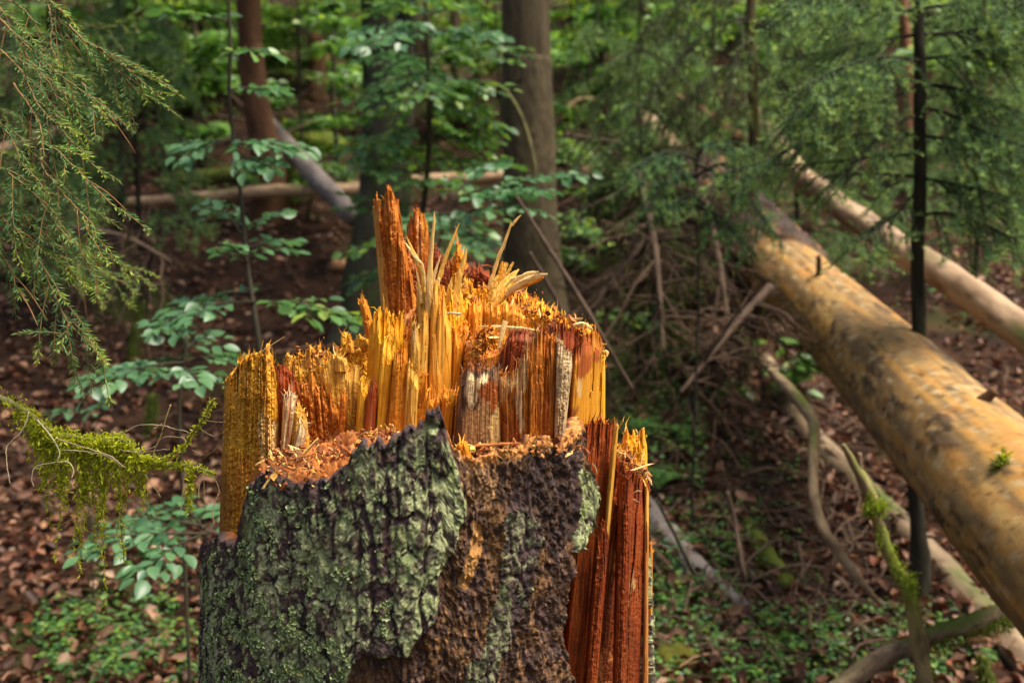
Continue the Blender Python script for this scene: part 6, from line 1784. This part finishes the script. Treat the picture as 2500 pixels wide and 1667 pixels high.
# ---- the spruces on the right
def spruce(name, label, rows, boughs, ncol, ntip, per_m, nl, nw, trunkcols, moss=None, top=6.0, more=1.0):
    t, path = trunk_tree(name, rows, trunkcols, label, 'tree', n=70, seg=14, relief=0.003, top=top, flare=1.3)
    for (pts, y0, y1, tw_n, tw_l, dens) in boughs:
        tw_n = int(tw_n * more); tw_l *= 1 + 0.3 * (more - 1)
        pts = np.array(pts, float)
        line = smooth_path(P(pts[:, 0], pts[:, 1], np.linspace(y0, y1, len(pts))), 26)
        mb = MB(); nb = MB(); ms = MB()
        r0 = 0.007 if dens > 0 else 0.008
        v, q, tr, *_ = tube(line, np.linspace(r0, 0.002, 26), 26, 6)
        bc = np.array([0.032, 0.030, 0.022])
        mb.add(v, bc, q, tr)
        if dens: needles(nb, line[8:], per_m * 0.7 * dens, nl, nw, ncol, ntip)
        for i in range(tw_n):
            s = 0.15 + 0.83 * (i + rng.uniform(0, 0.7)) / tw_n
            k = min(int(s * 25), 23)
            b = line[k]; td = line[k + 1] - line[k]; td /= np.linalg.norm(td)
            hz = np.cross(td, [0, 0, 1]); hz /= np.linalg.norm(hz)
            sg = 1 if i % 2 else -1
            d = td * rng.uniform(0.45, 0.9) + hz * sg * rng.uniform(0.3, 1.0) + np.array([0, 0, rng.uniform(-0.75, -0.05)])
            d /= np.linalg.norm(d)
            ln = tw_l * rng.uniform(0.55, 1.2) * (1.15 - 0.5 * s)
            tt = np.linspace(0, 1, 6)[:, None]
            sl = b + d * ln * tt - np.array([0, 0, 0.25 * ln]) * tt ** 2 + rng.normal(0, 0.004, (6, 3)) * tt
            v, q, tr, *_ = tube(sl, np.linspace(0.003, 0.001, 6), 6, 4, cap=False)
            mb.add(v, bc * (1.0 if dens else 1.2), q)
            if dens and rng.random() < dens + 0.2:
                needles(nb, sl, per_m, nl, nw, ncol if rng.random() < 0.85 else (0.10, 0.12, 0.045), ntip)
                for _ in range(3):
                    k2 = rng.integers(1, 5)
                    d2 = d + rng.normal(0, 0.5, 3) + np.array([0, 0, -0.2]); d2 /= np.linalg.norm(d2)
                    s2 = sl[k2] + d2 * ln * 0.45 * np.linspace(0, 1, 4)[:, None]
                    needles(nb, s2, per_m, nl, nw, ncol, ntip)
            if moss:
                for _ in range(int(14 * moss)):
                    a = sl[rng.integers(0, 6)] + rng.normal(0, 0.006, 3)
                    moss_blade(ms, a, np.array([0, 0, -1]) + rng.normal(0, 0.25, 3), 0.045, (0.075, 0.085, 0.025), 0.16)
        bo = mb.build('branch', M_TWIG, t)
        if nb.n: nb.build('needles', M_NEEDLE, bo, True, 'stuff')
        if ms.n: ms.build('moss', M_MOSS, bo, True, 'stuff')
    return t


BL = [  # right-hand spruce: (pixels, Y at trunk, Y at tip, twigs, twig length, needle density)
    ([(2245, 200), (2180, 195), (2100, 205), (2030, 225), (1960, 270), (1900, 330)], 3.7, 3.3, 22, 0.20, 1.0),
    ([(2245, 210), (2150, 250), (2050, 300), (1950, 350), (1850, 400), (1740, 430)], 3.7, 3.6, 22, 0.20, 1.0),
    ([(2245, 205), (2330, 215), (2400, 240), (2480, 270), (2560, 310)], 3.7, 3.5, 20, 0.22, 1.0),
    ([(2240, 330), (2170, 325), (2080, 330), (1990, 345), (1900, 375)], 3.7, 3.6, 12, 0.16, 0.25),
    ([(2240, 330), (2330, 345), (2420, 385), (2520, 430)], 3.7, 3.6, 16, 0.20, 0.8),
    ([(2238, 378), (2150, 380), (2060, 392), (1970, 400), (1890, 402)], 3.7, 3.5, 12, 0.14, 0.12),
    ([(2240, 432), (2150, 425), (2060, 425), (1960, 440)], 3.7, 3.8, 10, 0.14, 0.1),
    ([(2240, 432), (2330, 450), (2400, 465), (2500, 490)], 3.7, 3.4, 18, 0.22, 1.0),
    ([(2245, 85), (2170, 95), (2090, 110), (2000, 130), (1900, 145)], 3.7, 3.9, 18, 0.20, 0.8),
    ([(2250, 85), (2330, 80), (2420, 66), (2530, 60)], 3.7, 3.6, 18, 0.20, 0.5),
    ([(2250, 145), (2330, 135), (2400, 122), (2500, 118)], 3.7, 3.5, 18, 0.20, 0.7),
    ([(2250, 30), (2160, 20), (2060, 10), (1960, 0)], 3.7, 3.7, 18, 0.22, 1.0),
    ([(2250, 20), (2340, 10), (2440, 0), (2540, -5)], 3.7, 3.7, 18, 0.22, 1.0),
    ([(2238, 530), (2300, 520), (2380, 540), (2470, 580), (2560, 620)], 3.7, 3.3, 18, 0.22, 1.0),
    ([(2236, 470), (2190, 520), (2140, 560), (2100, 590)], 3.7, 3.4, 12, 0.16, 0.7),
    ([(2240, 260), (2320, 280), (2400, 320), (2480, 350), (2560, 370)], 3.7, 3.3, 20, 0.22, 1.0),
    ([(2250, 150), (2180, 140), (2100, 150), (2020, 180), (1950, 220)], 3.7, 3.2, 20, 0.2, 1.0),
    ([(2245, 280), (2190, 300), (2120, 360), (2060, 430), (2000, 480)], 3.7, 3.4, 16, 0.16, 0.6),
    ([(2250, -60), (2150, -50), (2020, -30), (1900, 10)], 3.7, 3.3, 20, 0.24, 1.0),
    ([(2250, -60), (2350, -50), (2450, -20), (2560, 40)], 3.7, 3.3, 20, 0.24, 1.0)]
spruce('spruce_tree', 'slender black stemmed young spruce with blue green boughs at upper right', [(2257, -60, 24, 3.7), (2252, 150, 27, 3.7), (2243, 350, 30, 3.7), (2240, 600, 32, 3.7), (2240, 900, 34, 3.72), (2238, 1130, 36, 3.72), (2240, 1330, 38, 3.72), (2242, 1420, 44, 3.72)],
       BL, (0.13, 0.225, 0.095), (0.28, 0.41, 0.10), 380, 0.019, 0.0038, BLACKBARK, None, 5.0, 1.6)
BM = [([(1841, 40), (1760, 60), (1690, 110), (1620, 190), (1570, 260)], 5.4, 5.0, 20, 0.26, 0.5), ([(1841, 60), (1900, 80), (1960, 130), (2010, 190)], 5.4, 5.2, 16, 0.24, 0.6),
      ([(1841, 130), (1760, 170), (1690, 230), (1640, 290)], 5.4, 5.1, 18, 0.26, 0.4), ([(1841, 150), (1900, 190), (1950, 240)], 5.4, 5.2, 14, 0.24, 0.5), ([(1841, -20), (1740, -20), (1640, 20), (1560, 80)], 5.4, 5.2, 20, 0.28, 0.8),
      ([(1841, -30), (1930, -20), (2010, 20), (2080, 80)], 5.4, 5.2, 18, 0.28, 0.8), ([(1841, 230), (1780, 260), (1720, 300), (1690, 350)], 5.4, 5.2, 12, 0.22, 0.2), ([(1841, 90), (1800, 130), (1790, 200), (1780, 260)], 5.4, 4.9, 12, 0.22, 0.3)]
spruce('spruce_tree', 'moss hung brownish spruce above the far end of the thick ochre trunk', [(1841, -60, 24, 5.4), (1840, 100, 25, 5.4), (1838, 250, 26, 5.4), (1836, 400, 28, 5.4)], BM, (0.095, 0.125, 0.055), (0.15, 0.20, 0.07), 380, 0.021, 0.0050, bark_cols((0.09, 0.06, 0.035), (0.12, 0.09, 0.04), (0.05, 0.04, 0.02), 0.3), 1.0, 7.0)
BG = [([(1560, 180), (1500, 210), (1440, 260)], 5.6, 5.4, 14, 0.24, 1.0), ([(1560, 190), (1630, 220), (1690, 270)], 5.6, 5.3, 14, 0.24, 1.0), ([(1560, 250), (1490, 290), (1430, 350)], 5.6, 5.3, 14, 0.24, 1.0), ([(1560, 260), (1640, 300), (1700, 360)], 5.6, 5.2, 14, 0.24, 1.0),
      ([(1562, 330), (1510, 370), (1480, 420)], 5.6, 5.3, 12, 0.2, 0.9), ([(1562, 340), (1620, 380), (1680, 440)], 5.6, 5.2, 14, 0.22, 1.0), ([(1560, 120), (1520, 140), (1470, 170)], 5.6, 5.4, 12, 0.2, 1.0), ([(1560, 120), (1610, 140), (1660, 180)], 5.6, 5.4, 12, 0.2, 1.0)]
spruce('spruce_sapling', 'dull green young spruce left of the moss hung spruce over the barked trunk end', [(1560, 40, 4, 5.6), (1560, 200, 5, 5.6), (1563, 350, 6, 5.6), (1564, 470, 7, 5.6)], BG, (0.11, 0.17, 0.06), (0.21, 0.30, 0.08), 320, 0.020, 0.0048, BLACKBARK, None, 3.2)
BF = [([(1700, 430), (1660, 420), (1620, 440), (1600, 480), (1590, 520)], 4.2, 4.0, 16, 0.16, 1.0), ([(1700, 430), (1760, 400), (1810, 420), (1840, 460)], 4.2, 4.0, 14, 0.16, 1.0), ([(1700, 470), (1650, 490), (1620, 520)], 4.2, 4.0, 12, 0.15, 1.0),
      ([(1700, 480), (1740, 520), (1760, 570)], 4.2, 4.0, 10, 0.14, 0.8), ([(1700, 380), (1740, 350), (1800, 350), (1850, 380)], 4.2, 4.0, 14, 0.16, 1.0), ([(1700, 400), (1780, 440), (1840, 500), (1880, 560)], 4.2, 3.9, 16, 0.18, 1.0), ([(1700, 390), (1640, 370), (1580, 390), (1530, 430)], 4.2, 4.0, 16, 0.18, 1.0), ([(1700, 500), (1760, 530), (1820, 600)], 4.2, 3.9, 12, 0.14, 0.9)]
spruce('spruce_sapling', 'small bright green spruce sapling before the barked end of the thick trunk', [(1702, 360, 4, 4.2), (1700, 450, 5, 4.2), (1702, 560, 6, 4.2), (1704, 680, 7, 4.2)], BF, (0.085, 0.17, 0.08), (0.18, 0.30, 0.08), 480, 0.018, 0.0038, BLACKBARK, None, 2.2)
for (px, py, Y, sc, lb) in [(330, 330, 6.8, 0.9, 'feathery spruce behind the tips of the hanging bough'), (1470, 380, 9.0, 0.9, 'feathery spruce standing over the brushwood right of the grey brown trunk'), (1650, 420, 7.0, 0.85, 'feathery spruce left of the moss hung spruce over the short pale broken log'), (1950, 380, 6.6, 0.9, 'feathery spruce behind the slimmer pale log left of the black stemmed spruce'), (2400, 330, 6.5, 1.0, 'bushy spruce behind the right boughs of the black stemmed spruce'), (2060, 300, 8.0, 0.9, 'bushy spruce up the slope left of the black stemmed spruce'), (70, 420, 6.2, 1.0, 'dark spruce behind the hanging boughs at the left edge'),
                            (1560, 120, 9.5, 0.9, 'bushy spruce high up the slope above the thick trunk end')]:
    bo = []
    for j in range(16):
        y0 = py - 330 + j * 34; dx = (110 + 90 * (j / 16)) * sc * rng.uniform(0.7, 1.2) * (1 if j % 2 else -1) * 6.5 / Y
        bo.append(([(px, y0), (px + dx * 0.5, y0 + 10), (px + dx, y0 + 50)], Y, Y + rng.uniform(-0.8, 0.4), 12, 0.28, 0.9))
    spruce('spruce_tree', lb, [(px, py - 420, 6, Y), (px, py - 150, 9, Y), (px, py, 12, Y)], bo, (0.14, 0.235, 0.09), (0.28, 0.40, 0.10), 240, 0.030, 0.0075, BLACKBARK, None, 6.0)


# ---- the moss hung branch on the left
def mossy_hanging_branch():
    main = ZN([(-120, -160), (-40, -90), (40, -50), (100, -20), (200, 50), (300, 130), (400, 155), (500, 172), (600, 172), (690, 168), (760, 230), (850, 298), (950, 322), (1060, 322), (1160, 342), (1245, 372)])
    mp = np.array(main)
    Ym = np.interp(np.arange(len(mp)), [0, 9, 15], [1.50, 1.46, 1.42])
    line = smooth_path(P(mp[:, 0], mp[:, 1], Ym), 120)
    t = empty('mossy_branch', line[0], 'drooping dead branch hung with yellow green moss left of the stump', 'branch')
    bark_tube(np.column_stack([line, np.linspace(0.0058, 0.0018, 120)]), 120, 7, 0.0012, bark_cols((0.12, 0.10, 0.05), (0.18, 0.16, 0.08), (0.07, 0.055, 0.03), 0.3, (0.16, 0.19, 0.03)), 'stem', M_TWIG, t, (20, 160))

    def twig(pts, y0, y1, r0, r1, col=(0.26, 0.20, 0.12), n=30, nm='twig'):
        q = np.array(ZN(pts), float)
        ln = smooth_path(P(q[:, 0], q[:, 1], np.linspace(y0, y1, len(q))), n)
        r0 *= 0.72; r1 *= 0.8
        ln = ln + np.stack([perlin(np.arange(n) * 0.5, r0 * 1e5, kk) for kk in range(3)], -1) * 0.0022 * np.linspace(0, 1, n)[:, None]
        bark_tube(np.column_stack([ln, np.linspace(r0, r1, n)]), n, 6, 0.0004, bark_cols(col, tuple(1.3 * k for k in col), tuple(0.5 * k for k in col), 0.06), nm, M_TWIG, t, (20, 200))
        return ln
    up = twig([(830, 290), (960, 272), (1060, 200), (1110, 120), (1160, 58), (1200, -10), (1230, -70)], 1.445, 1.40, 0.0026, 0.0014, (0.13, 0.11, 0.05))
    st = [twig([(690, 170), (665, 330), (680, 460), (692, 590), (700, 720), (712, 875)], 1.455, 1.45, 0.002, 0.0008, (0.13, 0.12, 0.05)),
          twig([(330, 140), (350, 260), (345, 420), (330, 470)], 1.465, 1.46, 0.0016, 0.0008, (0.13, 0.12, 0.05)),
          twig([(520, 172), (560, 300), (540, 420), (530, 540)], 1.46, 1.46, 0.0016, 0.0008, (0.13, 0.12, 0.05)),
          twig([(740, 210), (760, 330), (790, 430), (790, 480)], 1.45, 1.45, 0.0016, 0.0008, (0.13, 0.12, 0.05)),
          twig([(1090, 325), (1095, 420), (1085, 510), (1092, 590)], 1.425, 1.42, 0.0014, 0.0006, (0.13, 0.12, 0.05)),
          twig([(430, 160), (470, 300), (490, 420), (490, 520)], 1.47, 1.47, 0.0014, 0.0006, (0.13, 0.12, 0.05)),
          twig([(610, 172), (620, 320), (600, 440), (560, 640)], 1.46, 1.46, 0.0014, 0.0006, (0.13, 0.12, 0.05)),
          twig([(240, 90), (300, 260), (270, 380), (230, 460)], 1.47, 1.47, 0.0014, 0.0006, (0.13, 0.12, 0.05)),
          twig([(360, 150), (380, 330), (370, 480), (368, 580)], 1.46, 1.46, 0.0014, 0.0006, (0.13, 0.12, 0.05))]
    G1 = (0.34, 0.29, 0.18)
    twig([(165, 10), (150, 70), (110, 140), (40, 212), (42, 320), (60, 430)], 1.46, 1.44, 0.0016, 0.0007, G1)
    twig([(215, 60), (290, 150), (338, 235), (330, 295), (260, 312), (200, 330), (185, 390), (192, 440)], 1.45, 1.43, 0.0018, 0.0008, G1)
    twig([(330, 300), (390, 300), (420, 340), (405, 430)], 1.44, 1.43, 0.0012, 0.0006, G1)
    twig([(320, 165), (430, 200), (560, 240), (640, 270), (720, 335)], 1.445, 1.43, 0.0015, 0.0007)
    twig([(350, 230), (500, 240), (620, 270), (700, 330)], 1.44, 1.43, 0.0012, 0.0006)
    twig([(715, 130), (800, 88), (915, 90), (1000, 108), (1095, 132)], 1.44, 1.42, 0.0013, 0.0007)
    twig([(930, 78), (900, 100), (880, 110)], 1.43, 1.43, 0.0009, 0.0005)
    twig([(790, 240), (880, 215), (940, 160), (1035, 158), (1072, 182)], 1.44, 1.41, 0.0013, 0.0007)
    twig([(700, 235), (820, 245), (900, 232), (975, 230)], 1.445, 1.42, 0.0012, 0.0006)
    twig([(980, -30), (955, 40), (925, 140), (895, 210), (868, 280)], 1.43, 1.425, 0.0014, 0.0007, (0.22, 0.16, 0.06))
    twig([(690, 600), (665, 720), (620, 800), (580, 860), (520, 895), (468, 925)], 1.45, 1.44, 0.0011, 0.0006, (0.16, 0.12, 0.06))
    twig([(640, 430), (560, 580), (440, 620), (350, 662), (300, 720), (268, 780)], 1.46, 1.45, 0.0012, 0.0006, (0.14, 0.11, 0.05))
    twig([(335, 480), (250, 495), (160, 517)], 1.46, 1.45, 0.0010, 0.0005, (0.2, 0.15, 0.08))
    twig([(830, 370), (870, 430), (905, 470), (922, 502)], 1.44, 1.43, 0.0011, 0.0006, (0.24, 0.19, 0.08))
    twig([(690, 660), (745, 690), (770, 780), (802, 762)], 1.45, 1.44, 0.0010, 0.0005, (0.16, 0.13, 0.05))
    twig([(700, 650), (760, 632), (770, 630)], 1.45, 1.44, 0.0010, 0.0005, (0.2, 0.2, 0.05))
    for a in ([(1150, 110), (1220, 150), (1285, 130)], [(1170, 62), (1240, 70), (1290, 72)], [(1130, 140), (1200, 110), (1290, 30)], [(1100, 230), (1180, 260), (1280, 200)], [(1130, 300), (1210, 250), (1285, 160)],
              [(1180, 20), (1230, 10), (1290, -20)], [(1160, 60), (1150, -20), (1230, -120), (1260, -200)], [(1180, 345), (1145, 430), (1140, 512)], [(1170, 370), (1172, 480), (1185, 600)], [(1210, 370), (1250, 430), (1258, 480)],
              [(1060, 330), (1045, 520), (1030, 630)], [(1255, 480), (1225, 560), (1215, 640)], [(1218, 590), (1228, 640), (1225, 656)], [(1080, 200), (1140, 210), (1165, 130)]):
        twig(a, 1.42, 1.40, 0.0010, 0.0005, (0.20, 0.14, 0.07), 14)
    # the moss itself
    mb = MB()
    YG = (0.42, 0.46, 0.03); YG2 = (0.25, 0.28, 0.022)
    for _ in range(2400):
        s = rng.beta(1.6, 1.9)
        k = int(np.clip(0.10 + 0.72 * s, 0, 1) * 118)
        a = line[k].copy()
        fat = 0.016 if k < 86 else 0.007
        dz = -abs(rng.normal(0, 0.018)) if (k < 86 and rng.random() < 0.55) else rng.normal(0, fat * 0.35)
        a += np.array([rng.normal(0, 0.004), rng.normal(0, fat * 0.45), dz])
        moss_blade(mb, a, rng.normal(size=3) * 0.7 + np.array([0, -0.2, -0.35 if dz < -0.01 else 0.5]), 0.0080, YG if rng.random() < 0.6 else YG2, 0.3)
    for ln, cnt in [(l, 420) for l in st] + [(up, 420), (line[84:], 700)]:
        for _ in range(cnt):
            q = rng.random()
            a = ln[int(q * (len(ln) - 1))]
            moss_blade(mb, a + rng.normal(0, 0.0022, 3), rng.normal(size=3) + np.array([0, 0, -0.4]), 0.0085 * (1.15 - 0.5 * q), YG if rng.random() < 0.55 else YG2, 0.28)
    for _ in range(85):    # curtain of hanging strands
        k = rng.integers(26, 86)
        ln_ = rng.gamma(2.0, 0.030) * (0.5 + 0.8 * math.sin(min(1, (k - 20) / 66) * 3.1))
        a = line[k] + np.array([rng.normal(0, 0.005), rng.normal(0, 0.006), -0.004])
        dx = rng.normal(0, 0.12); m = int(8 + ln_ * 620)
        for q in np.linspace(0, 1, m):
            pp = a + np.array([dx * ln_ * q, 0, -ln_ * q]) + rng.normal(0, 0.0024 * (1.2 - 0.7 * q), 3)
            moss_blade(mb, pp, np.array([0, -0.1, -0.8]) + rng.normal(0, 0.55, 3), 0.0105 * (1.15 - 0.5 * q), YG if rng.random() < 0.45 else YG2, 0.28)
    mb.build('moss', M_MOSS, t, True, 'stuff')


mossy_hanging_branch()


# ---- low green cover and ferns
def ground_cover(areas):
    mb = MB()
    for (x0, x1, y0, y1, n, ls, hmax, br) in areas:
        n = int(n * 1.35); br *= 1.3
        px = rng.uniform(x0, x1, n); py = rng.uniform(y0, y1, n)
        keep = perlin(px * 0.012, py * 0.016, x0) + rng.normal(0, 0.2, n) > -0.12
        px, py = px[keep], py[keep]
        p = G(px, py)
        m = len(p)
        for _ in range(3):
            a = rng.uniform(0, 6.28, m)
            d = np.stack([np.cos(a), np.sin(a), rng.normal(0, 0.15, m)], -1)
            q = p + np.stack([rng.normal(0, 0.012, m), rng.normal(0, 0.012, m), 0.02 + rng.random(m) * hmax], -1)
            nr = np.stack([rng.normal(0, 0.3, m), rng.normal(-0.2, 0.3, m), np.ones(m)], -1)
            set_leaves(LEAF_MID, q, d, nr, ls * rng.uniform(0.6, 1.2, m), green(m, br, 0.1), mb)
    o = mb.build('ground_cover', M_LEAF)
    tag(o, 'low green clover like plants spread over the forest floor', 'ground cover', kind='stuff')


ground_cover([(90, 480, 1490, 1690, 650, 0.026, 0.06, 1.0), (1500, 1720, 960, 1200, 420, 0.028, 0.09, 1.1), (1600, 1800, 1330, 1500, 420, 0.024, 0.05, 1.1), (1580, 2050, 1500, 1690, 800, 0.024, 0.05, 1.3),
              (1720, 2000, 1050, 1450, 260, 0.022, 0.04, 1.0), (2000, 2330, 1500, 1690, 420, 0.024, 0.05, 0.8), (200, 500, 1240, 1480, 100, 0.024, 0.04, 0.9), (1550, 1850, 1230, 1340, 180, 0.022, 0.04, 1.1),
              (900, 2400, 380, 800, 500, 0.04, 0.10, 1.0), (0, 900, 150, 480, 400, 0.05, 0.12, 1.1)])


def fern(label, px, py, fronds, ln, bright=1.0):
    g = G(px, py)[0]
    t = empty('fern', g, label, 'fern')
    for i in range(fronds):
        a = rng.uniform(0, 6.28) if fronds > 3 else rng.uniform(3.4, 6.0)
        d = np.array([math.cos(a), math.sin(a) * 0.8, 0]); L = ln * rng.uniform(0.7, 1.1)
        tt = np.linspace(0, 1, 16)[:, None]
        line = g + d * L * tt + np.array([0, 0, 1]) * (L * (1.1 * tt - 1.0 * tt ** 2))
        mb = MB()
        v, q, tr, *_ = tube(line, np.linspace(0.0022, 0.0006, 16), 16, 4, cap=False)
        mb.add(v, (0.09, 0.14, 0.04), q)
        sd_ = np.cross(d, [0, 0, 1])
        pos, dr, nr, sz = [], [], [], []
        for k in range(2, 16):
            s = k / 15
            plen = L * 0.34 * math.sin(min(1, (s * 1.05)) * 3.0) ** 0.8 if s < 0.99 else 0.02
            for sg in (-1, 1):
                pd = sd_ * sg + d * 0.35 + np.array([0, 0, -0.1])
                m = max(2, int(plen / 0.014))
                for j in range(m):
                    q2 = line[k] + pd * plen * (j + 0.5) / m
                    for s2 in (-1, 1):
                        pos.append(q2); dr.append(d * s2 + pd * 0.7); nr.append(np.array([rng.normal(0, .1), -0.1, 1])); sz.append(0.022 * (1.15 - 0.7 * j / m))
        set_leaves(LEAF_MID, np.array(pos), np.array(dr), np.array(nr), np.array(sz), green(len(pos), 1.25 * bright), mb)
        mb.build('frond', M_LEAF, t)


fern('green fern with spread fronds just right of the stump by the dark hollow', 1660, 1175, 6, 0.22)
fern('soft green fern growing behind the right shoulder of the stump', 1640, 1060, 7, 0.24, 1.1)
fern('small fern under the barked end of the thick trunk', 1960, 850, 6, 0.20, 1.1)
fern('dark fern under the mossy fallen branch at the lower right corner', 2330, 1600, 6, 0.16, 0.8)
fern('fern on the sunny bank beside the bright moss mound', 800, 300, 6, 0.4, 1.2)
